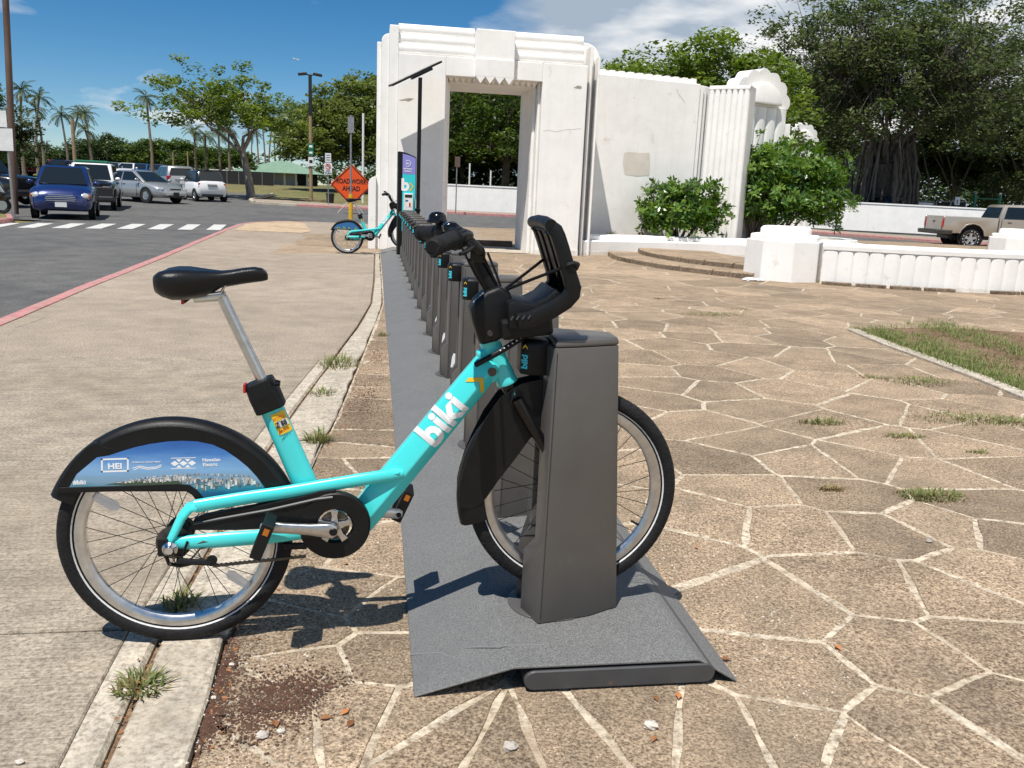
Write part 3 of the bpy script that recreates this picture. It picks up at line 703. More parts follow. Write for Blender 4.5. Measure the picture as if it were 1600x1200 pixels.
    text_obj('lettering','Catalyst for a better Hawaii',.0062,B(229,723,A),ux,uy,'decal',ad)
    sw=MB()
    for k in range(2):
        pts=[(207+2*k,731+2.5*k),(218,727.5+2.5*k),(230,730+2.5*k),(244,729+2.2*k),(252,725.5+2.5*k)]
        top=[B(x,y,A) for x,y in pts]; bot=[B(x,y+1.5,A) for x,y in pts[::-1]]; sw.add(bot+top,[tuple(range(10))]) if False else None
        for i in range(4): sw.add([B(pts[i][0],pts[i][1]+1.3,A),B(pts[i+1][0],pts[i+1][1]+1.3,A),B(*pts[i+1],A),B(*pts[i],A)],[(0,1,2,3)])
    sw.build('swoosh_mark','decal',ad)
    lg=MB()
    for k in range(3):
        cx=273+k*13.5; cy=724-(cx-280)*.03
        lg.add([B(cx-6.5,cy,A),B(cx,cy+4.2,A),B(cx+6.5,cy,A),B(cx,cy-4.2,A)],[(0,1,2,3)])
        for s in (-1,1):
            if k<2: lg.add([B(cx+6.75-4.6,cy+s*6.6,A),B(cx+6.75,cy+s*2.2,A),B(cx+6.75+4.6,cy+s*6.6,A)],[(0,1,2)])
    for s in (-1,1): lg.add([B(267,724+s*8.2+.7,A),B(306,723+s*8.2+.7,A),B(306,723+s*8.2-.3,A),B(267,724+s*8.2-.3,A)],[(0,1,2,3)])
    lg.build('diamond_mark','decal',ad)
    text_obj('lettering','Hawaiian',.0125,B(330.5,720.8,A),ux,uy,'decal',ad,bold=.0002)
    text_obj('lettering','Electric',.0125,B(328.5,728.2,A),ux,uy,'decal',ad,bold=.0002)
    text_obj('lettering','#biki',.0155,B(124.5,756.8,A),ux,uy,'decal',ad,bold=.0004)
    # ---------------- frame
    def hexring(c,t,hw,lat):
        n=V(-t.z,0,t.x)     # perpendicular in the bike plane (up-left side positive)
        pr=[(hw,-lat[0]),(hw,lat[0]),(-.28*hw,lat[1]),(-hw,lat[2]),(-hw,-lat[2]),(-.28*hw,-lat[1])]
        return [c+n*a+V(0,b,0) for a,b in pr]
    d0=B(560,814); d1=B(768,563); t=(d1-d0).normalized()
    rings=[hexring(d0.lerp(d1,s),t,hw,lat) for s,hw,lat in ((0,.042,(.020,.036,.018)),(.15,.043,(.019,.036,.017)),(.85,.0405,(.017,.034,.015)),(1.0,.039,(.017,.032,.015)))]
    frame=MB().loft(rings).build('down_tube','teal',root,bevel=.004,seg=3,smooth=True,angle=32)
    # logo on the down tube, draped over its facets
    up=V(-t.z,0,t.x); oc=d0.lerp(d1,.66)
    tx=text_obj('lettering','biki',.105,oc-up*.028+t*(-.012),t,up,'decal',frame,bold=.0040,ext=0)
    bm=bmesh.new(); bm.from_mesh(tx.data); oo=oc-org(frame)
    s_=.66; hw=.041; ridge=-.28*hw
    bmesh.ops.bisect_plane(bm,geom=bm.verts[:]+bm.edges[:]+bm.faces[:],plane_co=oo+up*ridge,plane_no=up)
    def lat_at(a):
        return np.interp(a,[-hw,ridge,hw],[.0155,.0345,.0175])
    for v in bm.verts:
        a=(v.co-oo).dot(up); v.co.y=oo.y-lat_at(a)-.0012
    bm.to_mesh(tx.data); bm.free()
    ch=MB(); cb=oc+t*.128-up*.004
    pts=[(-.018,.028),(-.004,.028),(.022,.000),(-.004,-.028),(-.018,-.028),(.006,0)]
    for tri in ((0,1,2,5),(5,2,3,4)):
        ch.add([cb+t*pts[i][0]+up*pts[i][1] for i in tri],[(0,1,2,3)])
    ch=ch.build('chevron_mark','yellow',frame)
    bm=bmesh.new(); bm.from_mesh(ch.data)
    bmesh.ops.bisect_plane(bm,geom=bm.verts[:]+bm.edges[:]+bm.faces[:],plane_co=oo+up*ridge,plane_no=up)
    for v in bm.verts: v.co.y=oo.y-lat_at((v.co-oo).dot(up))-.0014
    bm.to_mesh(ch.data); bm.free()
    # seat tube, clamp, post
    s0=B(482,768); s1=B(413,612); ts=(s1-s0).normalized()
    st=MB().tube([s0.lerp(s1,k/5) for k in range(6)],[.0345,.0335,.033,.0325,.032,.031],24,flat=(1.0,.72),up=V(ts.z,0,-ts.x)).build('seat_tube','teal',root,smooth=True,angle=40)
    ns=V(ts.z,0,-ts.x)
    stk=s0+(s1-s0)*.66+ns*.010
    mb=MB()
    for r in range(2):
        rows=[]
    # permit sticker wrapped round the seat tube
    rows=[]
    for hh in (-.030,.030):
        rows.append([s0.lerp(s1,.70)+ts*hh+ns*(.0328*math.cos(a))+V(0,.0328*.72*math.sin(a),0) for a in np.linspace(rad(-100),rad(-22),9)])
    sk=MB().loft([[p+V(0,-.0012,0) for p in r] for r in rows],closed=False,caps=False).build('permit_sticker','stickery',st)
    rows=[]
    for hh in (-.010,.008):
        rows.append([s0.lerp(s1,.70)+ts*hh+ns*(.0328*math.cos(a))+V(0,.0328*.72*math.sin(a),0) for a in np.linspace(rad(-90),rad(-30),7)])
    MB().loft([[p+V(.0004,-.0024,0) for p in r] for r in rows],closed=False,caps=False).build('sticker_plate','signwhite',sk)
    pz=s0.lerp(s1,.70)+ns*.012+V(0,-.0272,0)
    text_obj('lettering','Z 88',.020,pz-ts*.008,ns+V(0,.35,0),ts,'signblack',sk,bold=.0005,sx=.8)
    text_obj('lettering','BICYCLE',.011,pz+ts*.012+V(0,-.001,0),ns+V(0,.35,0),ts,'redrefl',sk,sx=.8)
    text_obj('lettering','PERMIT',.010,pz-ts*.024+V(0,-.001,0),ns+V(0,.35,0),ts,'redrefl',sk,sx=.9)
    c0=B(423,636); c1=B(404,594); tc_=(c1-c0).normalized(); nc=V(tc_.z,0,-tc_.x)
    cl=MB().loft([[c+nc*(a*sc)+V(0,b*sc,0) for a,b in ((-.040,-.020),(-.030,-.032),(.030,-.032),(.040,-.020),(.040,.020),(.030,.032),(-.030,.032),(-.040,.020))] for c,sc in ((c0-tc_*.006+nc*-.0,1.0),(c0.lerp(c1,.5),1.02),(c1,.93))]).build('seat_clamp','black',root,bevel=.004)
    MB().cyl(B(430,598,-.03),B(438,599,-.03),.009,.007,10).build('clamp_lever','black_gloss',cl)
    MB().box(B(383,606,-.01),(.006,.03,.022)).build('reflector','redrefl',cl)
    sp0=B(414,604); sp1=B(347,464); MB().tube([sp0,sp1],.0145,20).build('seat_post','alu',root,smooth=True)
    sb=MB().tube([B(352,462),B(335,464),B(303,468)],[.0125,.0115,.008],12,flat=(1,1.3)).build('seat_post_head','alu',root,smooth=True)
    rl=MB()
    for s in (-.02,.02): rl.tube([B(292,455,s),B(310,461,s),B(345,457,s),B(356,440,s)],.0035,8)
    rl.build('saddle_rail','chrome',sb)
    # saddle
    S=[(243,434,440,.020),(247,426,447,.058),(256,419.5,452,.078),(272,416.5,457,.086),(290,416.5,457,.080),(308,418.5,454,.066),(326,421,450,.050),(345,423,446,.038),(362,421.5,443,.031),(380,418.5,440,.027),(397,417,437.5,.025),(409,419,436,.021),(416,424,434.5,.013),(418.5,429,433,.004)]
    rings=[]
    for x,yt,yb,hw in S:
        ct=B(x,yt); cb_=B(x,yb)
        H=ct.z-cb_.z; ring=[]
        for k in range(20):
            a=2*math.pi*k/20; ca,sa=math.cos(a),math.sin(a)
            yy=hw*math.copysign(abs(ca)**.8,ca)
            zz=(ct.z-.38*H)+(.38*H*abs(sa)**.7 if sa>0 else -(.62*H+(.018 if hw>.04 else .006))*abs(sa)**(.8 if hw>.05 else .9))
            if sa>.85 and hw>.05: zz-=.004
            ring.append(V(ct.x,BY+yy,zz))
        rings.append(ring)
    sd=MB().loft(rings).build('saddle','saddle',root,smooth='all')
    MB().box(B(287,467,0),(.007,.035,.024)).build('reflector','redrefl',sd,bevel=.002)
    MB().prism([B(290,459,-.012),B(307,461,-.012),B(296,468,-.012),B(289,474,-.012)],(0,.024,0)).build('reflector_bracket','black',sd)
    # upper stays, drop-out bend, chain stays
    for s in (-1,1):
        pts=[B(630,740,s*.030),B(612,742,s*.034),B(560,750,s*.040),B(500,760,s*.045),B(440,770,s*.050),B(390,777,s*.056),B(340,785,s*.064),B(305,791,s*.068)]
        MB().tube(pts,[.012]+[.0175]*7,14,flat=(1.05,.72),up=V(0,0,1)).build('upper_stay','teal',root,smooth=True,angle=50)
        MB().tube([B(308,790,s*.068),B(296,793,s*.069),B(284,808,s*.069),B(264,849,s*.068)],[.0165,.0165,.0155,.013],12,flat=(1.0,.6)).build('rear_dropout','teal',root,smooth=True,angle=50)
        MB().tube([B(264,850,s*.068),B(300,847,s*.068),B(340,844,s*.067),B(420,838,s*.060),B(470,834,s*.05),B(505,832,s*.03)],[.015,.019,.0205,.020,.016,.016],12,flat=(1.05,.6),up=V(0,0,1)).build('chain_stay','teal',root,smooth=True,angle=50)
    MB().prism([B(560,782,-.018),B(577,757,-.018),B(628,742,-.018),B(606,790,-.018),B(575,812,-.018)],(0,.036,0)).build('gusset','teal',root,bevel=.006)
    MB().cyl(B(527,824)+V(0,-.045,0),B(527,824)+V(0,.045,0),.027,n=24).build('bottom_bracket','teal',root,smooth=True)
    # axle hardware and chain tensioner
    ax=RC+V(0,-.078,0)
    hb=MB().box(RC+V(0,-.071,-.002),(.07,.007,.05)).build('axle_plate','black',root,bevel=.008)
    MB().lathe([(0,-.028),(.010,-.028),(.013,-.022),(.020,-.016),(.020,-.004),(.0,-.002)],RC+V(0,-.072,0),(0,1,0),16).build('axle_nut','chrome',hb,smooth=True,angle=40)
    tn=MB()
    q=lambda x,y:B(x,y,-.080)
    tn.tube([q(264,846),q(259,868),q(264,881),q(282,884),q(300,880)],.0055,8); tn.tube([q(276,876),q(300,878),q(330,879)],[.010,.009,.009],8)
    tn.tube([q(293,846),q(286,866),q(280,880)],.0035,6)
    tn=tn.build('chain_tensioner','black',hb,smooth=True)
    MB().lathe([(0,-.006),(.014,-.006),(.014,.006),(0,.006)],q(331,876),(0,1,0),10).build('jockey_wheel','black',tn)
    chn=MB(); 
    cp=[(333,884),(360,882),(390,879),(420,876),(450,873),(478,869)]
    P0=[B(x,y,-.07) for x,y in cp]
    L=[P0[0].lerp(P0[-1],k/40) for k in range(41)]
    for k in range(40): chn.box(L[k].lerp(L[k+1],.5)+V(0,0,.0006 if k%2 else -.0006),((L[1]-L[0]).length*.98,.008 if k%2 else .005,.0075),Matrix.Rotation(-math.atan2((L[1]-L[0]).z,(L[1]-L[0]).x),3,'Y'))
    chn.build('chain','steel_dark',root)
    # chain guard
    GC=B(523,822,-.060)
    gd=[(294,829),(303,812),(318,805),(420,786),(470,776),(500,768),(525,765.5)]
    arm=[B(x,y,-.060) for x,y in gd]+[B(523,790,-.06),B(492,806,-.06),B(486,822,-.06),B(430,826,-.060),(B(370,829,-.060))]
    g=MB().prism(arm,(0,.018,0)).build('chain_guard','black',root,bevel=.003)
    ring=[(.0955,.018),(.0955,.002),(.091,-.003),(.078,-.003),(.050,-.001),(.0465,.004),(.0465,.018)]
    MB().lathe(ring,GC,(0,1,0),56,closed_prof=True).build('guard_ring','black',g,smooth=True,angle=30)
    MB().tube([B(302,818,-.062),B(420,797,-.062),B(495,780,-.062),B(520,777,-.062)],.0042,6).build('guard_rib','endcap',g,smooth=True)
    MB().box(B(462,853,-.045),(.06,.012,.018)).build('guard_tab','black',g,bevel=.003)
    MB().lathe([(.0,.004),(.040,.004),(.040,.010),(.0,.010)],GC,(0,1,0),24).build('chainring','steel_dark',g)
    # cranks and pedals
    BBc=B(521,828,-.075); PE=B(413,822,-.085)
    crk=MB()
    dv=(PE-BBc); n2=V(-dv.z,0,dv.x).normalized()
    def cring(s,h,dp,yy): c=BBc+dv*s; return [c+n2*h+V(0,yy-dp,0),c+n2*(h*.7)+V(0,yy-dp-.003,0),c-n2*(h*.7)+V(0,yy-dp-.003,0),c-n2*h+V(0,yy-dp,0),c-n2*h+V(0,yy,0),c+n2*h+V(0,yy,0)]
    crk.loft([cring(-.06,.012,.010,0),cring(0,.021,.013,0),cring(.12,.020,.012,0),cring(.35,.0155,.011,0),(cring(.7,.0145,.011,0)),cring(.96,.0165,.011,0),cring(1.06,.009,.009,0)])
    crk=crk.build('crank_arm','alu',root,bevel=.003,smooth=True,angle=40)
    sp=MB()
    for k in range(5):
        a=rad(72*k+18); d=V(math.cos(a),0,math.sin(a)); tt=V(-math.sin(a),0,math.cos(a)); c=GC+V(0,-.008,0)
        sp.prism([c+tt*.013,c+d*.030+tt*.007,c+d*.047+tt*.010,c+d*.047-tt*.010,c+d*.030-tt*.007,c-tt*.013],(0,.008,0))
    sp.build('crank_spider','alu',crk,bevel=.0015)
    MB().lathe([(0,-.002),(.009,-.002),(.011,.0),(.011,.004)],BBc+V(0,-.016,0),(0,1,0),16).build('crank_bolt','black',crk)
    def pedal(c,ang,name,par):
        R=Matrix.Rotation(ang,3,'Y'); mb=MB()
        for s in (-1,1): mb.box(c+R@V(0,s*.036,0),(.030,.014,.098),R)
        for s in (-1,1): mb.box(c+R@V(0,0,s*.042),(.030,.060,.014),R)
        mb.box(c,(.020,.060,.020),R)
        for s in (-1,1): mb.box(c+R@V(0,s*.012,0),(.024,.006,.075),R)
        p=mb.build(name,'black',par,bevel=.002,seg=1)
        MB().box(c+R@V(0,-.0435,.030),(.014,.002,.018),R).build('reflector','amber',p)
        return p
    pedal(B(412,838,-.150),rad(22),'pedal',root)
    MB().cyl(PE,PE+V(0,-.03,0),.007,n=8).build('pedal_axle','steel_dark',crk)
    FB=B(521,828,-.075)+V(0,.15,0); FE=FB-dv; 
    c2=MB().tube([FB,FB.lerp(FE,.5),FE,FE+(FE-FB)*.06],[.019,.015,.016,.008],10,flat=(1,.6),up=V(0,0,1)).build('crank_arm','alu',root,smooth=True,angle=50)
    MB().lathe([(0,-.002),(.007,-.002),(.007,.006)],FE+V(0,-.011,0),(0,1,0),12).build('crank_bolt','black',c2)
    pedal(FE+V(.012,.065,.012),rad(24),'pedal',root)
    # ---------------- head, fork, front fender
    h0=B(793,597); h1=B(764,530); th=(h1-h0).normalized()
    hd=MB().lathe([(0,-.002),(.030,-.002),(.031,.004),(.029,.012),(.0275,.06),(.0285,.10),(.030,(h1-h0).length),(0,(h1-h0).length)],h0,th,28).build('head_tube','teal',root,smooth=True,angle=40)
    MB().lathe([(0,-.003),(.012,-.003),(.0125,.0),(.009,.003)],B(769,581,-.030),(0,1,0),14).build('frame_bolt','steel_dark',hd)
    MB().prism([B(745,552,-.020),B(768,540,-.020),B(785,588,-.020),B(770,600,-.020),B(752,580,-.02)],(0,.040,0)).build('head_gusset','teal',hd,bevel=.006)
    fk=MB(); cr=B(803,616)
    fk.tube([h0-th*.004,cr],[.024,.026],14); fk.tube([cr+V(0,-.062,-.006),cr+V(0,-.03,.008),cr+V(0,.03,.008),cr+V(0,.062,-.006)],.019,12)
    fk=fk.build('fork','black_gloss',root,smooth=True,angle=50)
    for s in (-1,1):
        MB().tube([cr+V(0,s*.058,.0),B(818,643,s*.060),B(840,680,s*.060),FC+V(-.004,s*.060,.004)],[.0175,.0185,.0165,.011],12).build('fork_leg','black_gloss',fk,smooth=True)
    prof2=[(.262,-.034),(.300,-.038),(.324,-.031),(.334,-.016),(.3365,0),(.334,.016),(.324,.031),(.300,.038),(.262,.034),(.300,.034),(.320,.026),(.330,0),(.320,-.026),(.300,-.034)]
    ff=MB().lathe(prof2,FC,(0,1,0),44,closed_prof=True,arc=(rad(-100),rad(-196))).build('front_fender','black',root,smooth=True,angle=50)
    sk2=[(717,788),(718,760),(722,742),(730,716),(741,690),(760,652),(783,620),(815,600),(850,592),(858,640),(840,672),(827,687),(803,720),(777,753),(760,778),(750,788),(735,795),(722,793)]
    for s in (-1,1): MB().prism([V(B(x,y,-.0385).x,BY+s*.0385,B(x,y,-.0385).z) for x,y in sk2],(0,-s*.003,0)).build('fender_skirt','black',ff)
    # ---------------- cockpit
    hs=[(736,485),(744,470),(760,456),(780,448),(797,456),(806,478),(803,518),(777,534),(751,541),(739,504)]
    hg=MB().prism([B(x,y,-.046) for x,y in hs],(0,.092,0)).build('head_housing','black',root,bevel=.012,seg=3,smooth=True,angle=60)
    MB().lathe([(0,-.001),(.0075,-.001),(.0085,.001),(.0085,.004)],B(766,521,-.049),(0,1,0),14).build('housing_bolt','steel_dark',hg)
    u2=(B(760,459)-B(744,476)).normalized()
    text_obj('lettering','00127',.017,B(750.5,467.5,-.0)+V(-.003,0,.0)*1+V(0,-.030,.0),V(0,-1,0)*.4+u2*.9,V(0,0,1)*.6+V(-.5,0,0),'decal',hg,bold=.0003)
    stem=MB().tube([B(790,500),B(768,452),B(740,398),B(735,386)],[.021,.020,.019,.017],16,flat=(1.0,1.15)).build('stem','black',root,smooth=True,angle=50)
    hbz=B(735,380)
    bar=MB().tube([V(.128,BY-.305,1.122),V(.150,BY-.25,1.126),V(.190,BY-.18,1.136),V(.230,BY-.10,1.142),V(.245,BY,1.138),V(.230,BY+.10,1.142),V(.190,BY+.18,1.136),V(.150,BY+.25,1.126),V(.128,BY+.305,1.122)],.0125,14).build('handlebar','black',root,smooth=True)
    for s in (-1,1):
        g0=V(.130,BY+s*.303,1.122); g1=V(.185,BY+s*.188,1.135); dd=(g1-g0).normalized(); Lg=(g1-g0).length
        gp=MB().lathe([(0,-.002),(.016,-.002),(.0205,.003),(.0215,.012),(.0195,.03),(.0205,.06),(.0215,Lg*.8),(.0215,Lg),(0,Lg)],g0,dd,24).build('grip','rubber',bar,smooth=True,angle=40)
        rb=MB()
        for k in range(3): rb.lathe([(.0205,0),(.0225,.001),(.0225,.003),(.0205,.004)],g0+dd*(.012+.006*k),dd,20)
        rb.build('grip_rib','rubber',gp,smooth=True)
        sh=MB().lathe([(.021,0),(.026,.002),(.0275,.012),(.0275,.034),(.025,.040),(.0,.040)],g1,dd,24)
        for k in range(14):
            a=2*math.pi*k/14; o_=dd.orthogonal().normalized(); o2=dd.cross(o_); q=g1+(o_*math.cos(a)+o2*math.sin(a))*.0275
            sh.tube([q+dd*.010,q+dd*.034],.0018,5)
        sh.build('shifter','black',bar,smooth=True,angle=40)
        lv=V(.215,BY+s*.17,1.13)
        MB().tube([lv,lv+V(.02,s*.01,-.012),lv+V(.002,s*.05,-.020),lv+V(-.018,s*.09,-.024)],[.006,.0055,.005,.0045],8).build('brake_lever','black',bar,smooth=True)
    bl=V(.172,BY+.165,1.148)
    be=MB().lathe([(.006,0),(.006,.012),(.030,.013),(.031,.018),(.026,.022),(.024,.034),(.017,.041),(.006,.044),(0,.0445)],bl,(0,0,1),28).build('bell','black_gloss',bar,smooth=True,angle=40)
    cons=[(692,352),(702,347),(713,348),(724,357),(738,369),(756,386),(759,393),(756,401),(746,400),(733,389),(712,374),(694,362)]
    cn=MB().prism([B(x,y,-.045) for x,y in cons],(0,.090,0)).build('console','black_gloss',root,bevel=.008,seg=3,smooth=True,angle=60)
    MB().add([B(722,356.5,-.030)+V(0,0,.004),B(736,368,-.030)+V(0,0,.004),B(736,368,.030)+V(0,0,.004),B(722,356.5,.030)+V(0,0,.004)],[(0,1,2,3)]).build('console_label','endcap',cn)
    lb=MB().add([B(738,370,-.034)+V(0,0,.0045),B(744,375.4,-.034)+V(0,0,.0045),B(744,375.4,.01)+V(0,0,.0045),B(738,370,.01)+V(0,0,.0045)],[(0,1,2,3)]).build('console_sticker','signred',cn)
    MB().add([B(735.5,368,-.040)+V(0,0,.0045),B(738,370,-.040)+V(0,0,.0045),B(738,370,-.024)+V(0,0,.0045),B(735.5,368,-.024)+V(0,0,.0045)],[(0,1,2,3)]).build('console_sticker','signwhite',cn)
    MB().box(B(744,393,-.006)+V(0,0,-.012),(.045,.05,.034),Matrix.Rotation(rad(8),3,'Y')).build('head_lamp','black_gloss',cn,bevel=.006)
    MB().box(B(735,391,-.030)+V(-.004,0,-.010),(.006,.02,.022)).build('lamp_lens','reflwhite',cn)
    for i,(a,b,c_,dy) in enumerate([((722,388),(742,428),(772,476),-.030),((726,390),(748,430),(778,474),.020),((754,398),(770,432),(782,458),-.020),((762,395),(776,430),(788,465),.030)]):
        MB().tube([B(*a,dy*1.6),B(*b,dy),B(*c_,dy*.6)],.0035,6).build('cable','black',root,smooth=True)
    MB().tube([B(300,852,-.075),B(318,846,-.078),B(345,848,-.072),B(380,845,-.07),B(430,842,-.066)],.003,6).build('cable','black',root,smooth=True)
    MB().tube([B(283,880,-.085),B(300,872,-.08),B(312,858,-.075),B(330,852,-.07)],.0028,6).build('cable','black',root,smooth=True)
    for (a,b) in (((478,757),(504,751)),((598,744),(622,739))):
        for k in range(12):
            q=B(a[0]+(b[0]-a[0])*k/11,a[1]+(b[1]-a[1])*k/11,-.040); MB().sphere(q,.0055,6,4).build('weld_bead','teal',st if a[0]<500 else frame,smooth=True) if k%1==0 else None
    # ---------------- front carrier
    out=[(812,516),(835,512),(868,497),(893,481),(906,466),(909,449),(903,430),(897,410),(890,385),(884,366),(878,353),(870,347)]
    inn=[(855,345),(853,352),(868,362),(874,385),(880,410),(884,432),(882,449),(874,464),(858,477),(835,489),(812,494)]
    nr=[at_y(x,y,BY-.135) for x,y in out]; ni=[at_y(x,y,BY-.135) for x,y in inn]
    def shift(ps,y): return [V(p.x,BY+y,p.z) for p in ps]
    bk=MB()
    # floor and back as one curved plate
    rows=[]
    mid_o=[p+V(-.004,0,.004) for p in nr]; mid_i=[]
    for k,p in enumerate(nr):
        tt=(nr[min(k+1,len(nr)-1)]-nr[max(k-1,0)]).normalized(); nn=V(-tt.z,0,tt.x); mid_i.append(p+nn*.030); mid_o[k]=p+nn*.006
    bk.prism(shift(mid_o,-.10)+shift(mid_i,-.10)[::-1],(0,.20,0))
    bk=bk.build('front_carrier','black',root,bevel=.003,smooth=True,angle=40)
    for s in (-1,1):
        fl=[]
        for k,p in enumerate(nr):
            tt=(nr[min(k+1,len(nr)-1)]-nr[max(k-1,0)]).normalized(); fl.append(p+V(-tt.z,0,tt.x)*(.040 if k<6 else .036))
        MB().prism(shift(nr,s*.10)+shift(fl,s*.10)[::-1],(0,s*.035,0)).build('carrier_side','black',bk,bevel=.006,seg=2,smooth=True,angle=40)
    MB().tube([nr[-1]+V(-.013,.004,-.010),nr[-1]+V(-.013,.09,-.004),nr[-1]+V(-.013,.18,-.004),nr[-1]+V(-.013,.266,-.010)],.0165,14).build('carrier_top_bar','black',bk,smooth=True)
    for s in (-.045,.045):
        rbp=shift(mid_i,s-.018)
        inn2=[]
        for k,p in enumerate(rbp):
            tt=(rbp[min(k+1,len(rbp)-1)]-rbp[max(k-1,0)]).normalized(); inn2.append(p+V(-tt.z,0,tt.x)*.005)
        MB().prism(rbp[2:-1]+inn2[2:-1][::-1],(0,.036,0)).build('carrier_rib','black',bk,bevel=.003)
    MB().box(V(.40,BY,.905),(.14,.15,.055),Matrix.Rotation(rad(-8),3,'Y')).build('carrier_bracket','black',bk,bevel=.01)
    MB().prism([B(x,y,-.100) for x,y in [(794,474),(806,470),(834,476),(854,466),(868,452),(880,456),(874,470),(856,486),(832,500),(812,514),(796,516)]],(0,.200,0)).build('carrier_tray','black',bk,bevel=.006,seg=2,smooth=True,angle=40)
    for k in range(4): MB().box(at_y(800+9*k,497-.5*k,BY-.137),(.004,.002,.012),Matrix.Rotation(rad(30),3,'Y')).build('carrier_notch','endcap',bk)
    for a,b,c_ in (((782,457,0),(815,432,.06),(851,404,.12)),((783,456,0),(830,437,-.07),(888,415,-.138))):
        MB().tube([B(*a),B(*b),B(*c_)],.0045,8).build('bungee_cord','black',bk,smooth=True)
    MB().tube([at_y(886,414,BY-.137),at_y(897,411,BY-.140),at_y(903,413,BY-.132),at_y(900,420,BY-.10)],.006,8).build('bungee_hook','black',bk,smooth=True)
    # spiral-wrapped cable from the down tube into the dock head
    cb2=[B(743,570,-.036),B(756,563,-.045),B(775,553,-.05),B(800,538,-.05),B(826,521,-.04),B(838,512,-.02)]
    cbl=MB().tube(cb2,.0078,10).build('wrapped_cable','black',root,smooth=True)
    sp_=MB()
    for k in range(11):
        f=.45+k*.05; i=f*5; a=cb2[int(i)].lerp(cb2[min(5,int(i)+1)],i-int(i)); sp_.sphere(a+V(0,-.0065,.004),.0024,6,4)
    sp_.build('cable_fleck','decal',cbl)
    return root
BIKE=bicycle()
# ================================================================ DOCKING STATION
PITCH_D=0.805
def dock_ring(z,sgn,lower):
    k=(z-.075)/(.86-.075)
    xa=.457+.014*k; ya=.134-.022*k; nx=.708-.046*k; ny=.052-.006*k
    xi_=(.422+.006*k) if lower else .4555
    P=[(xa,ya),(xa+(nx-xa)*.30,ya-.014),(xa+(nx-xa)*.62,ya-.036),(xa+(nx-xa)*.88,ny+.012),(nx,ny),(nx-.004,.038),(.56,.036),(xi_,.036)]
    return [V(x,BY+sgn*y,z) for x,y in P]
def bike_dock(i):
    root=thing('bike_dock',(.56,BY,.075),'x','bike dock','grey bike docks in a row')
    legs=[]
    for sgn in (-1,1):
        rings=[dock_ring(.077,sgn,True),dock_ring(.262,sgn,True),dock_ring(.298,sgn,False),dock_ring(.5,sgn,False),dock_ring(.858,sgn,False)]
        legs.append(MB().loft(rings).build('dock_leg','dockgrey',root,bevel=.006,seg=2,smooth=True,angle=30))
    # head joining the two legs
    def cap(z,sc):
        a=dock_ring(z,-1,False)[:5]; b=dock_ring(z,1,False)[:5][::-1]
        r=a+b; c=V(.565,BY,z); return [c+(p-c)*sc+V(0,0,0) for p in r]
    MB().box((.56,BY,.815),(.19,.071,.085)).build('slot_block','dockgrey',root)
    MB().loft([cap(.8585,1.0),cap(.866,.998),cap(.874,.985),cap(.880,.95)]).build('dock_head','dockgrey',root,bevel=.005,seg=2,smooth=True,angle=25)
    bx=MB().loft([[V(x,BY+y,z) for x,y in ((.392,-.035),(.412,-.056),(.466,-.058),(.466,.058),(.412,.056),(.392,.035))] for z in (.772,.858)]+[[V(x,BY+y,.868) for x,y in ((.402,-.03),(.416,-.048),(.466,-.05),(.466,.05),(.416,.048),(.402,.03))]])
    bx=bx.build('lock_box','black',root,bevel=.004,seg=2,smooth=True,angle=25)
    for sgn in (-1,1):   # fold seam down the edge of each leg
        MB().tube([dock_ring(z_,sgn,z_<.28)[0].lerp(dock_ring(z_,sgn,z_<.28)[1],.10)+V(0,sgn*.0006,0) for z_ in (.09,.26,.30,.50,.70,.845)],.0012,4).build('panel_seam','trim_dark',root)
    # the name runs up the chamfered corner of the box
    e=V(.020,-.021,0).normalized(); n=V(-.021,-.020,0).normalized(); o=V(.402,BY-.0455,.808)+n*.0008
    text_obj('lettering','biki',.028,o+e*.0085,(0,0,1),-e,'cyan',bx,bold=.0010)
    c0=V(.402,BY-.0455,.846)+n*.001
    MB().add([c0+e*a+V(0,0,b) for a,b in ((-.008,-.004),(-.008,.001),(0,.009),(.008,.001),(.008,-.004),(0,.004))],[(0,1,2,5),(5,2,3,4)]).build('chevron_mark','yellow',bx)
    MB().lathe([(0,0),(.122,0),(.122,.004),(.118,.006),(0,.006)],V(.515,BY,.0755),(0,0,1),32).build('foot_ring','dockgrey',root,smooth=True,angle=30)
    # plain white patch low on the near face of the near leg
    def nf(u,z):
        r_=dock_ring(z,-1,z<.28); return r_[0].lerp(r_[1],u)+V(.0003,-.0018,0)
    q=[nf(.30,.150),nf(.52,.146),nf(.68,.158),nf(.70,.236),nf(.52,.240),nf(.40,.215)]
    MB().add(q,[tuple(range(6))]).build('leg_patch','decal',root)
    return root
ORD=['','second','third','fourth','fifth','sixth','seventh','eighth','ninth','tenth','eleventh','twelfth','thirteenth','fourteenth','fifteenth','sixteenth','seventeenth','eighteenth','nineteenth']
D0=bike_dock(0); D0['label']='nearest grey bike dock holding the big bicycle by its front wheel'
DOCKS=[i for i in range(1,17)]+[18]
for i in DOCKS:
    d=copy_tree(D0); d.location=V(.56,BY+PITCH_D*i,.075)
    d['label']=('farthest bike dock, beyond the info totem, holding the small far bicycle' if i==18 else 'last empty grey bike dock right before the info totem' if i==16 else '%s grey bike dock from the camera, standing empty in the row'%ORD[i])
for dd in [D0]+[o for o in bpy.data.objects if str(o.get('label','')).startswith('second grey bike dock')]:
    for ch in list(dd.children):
        if ch.name.startswith('leg_patch'): bpy.data.objects.remove(ch,do_unlink=True)
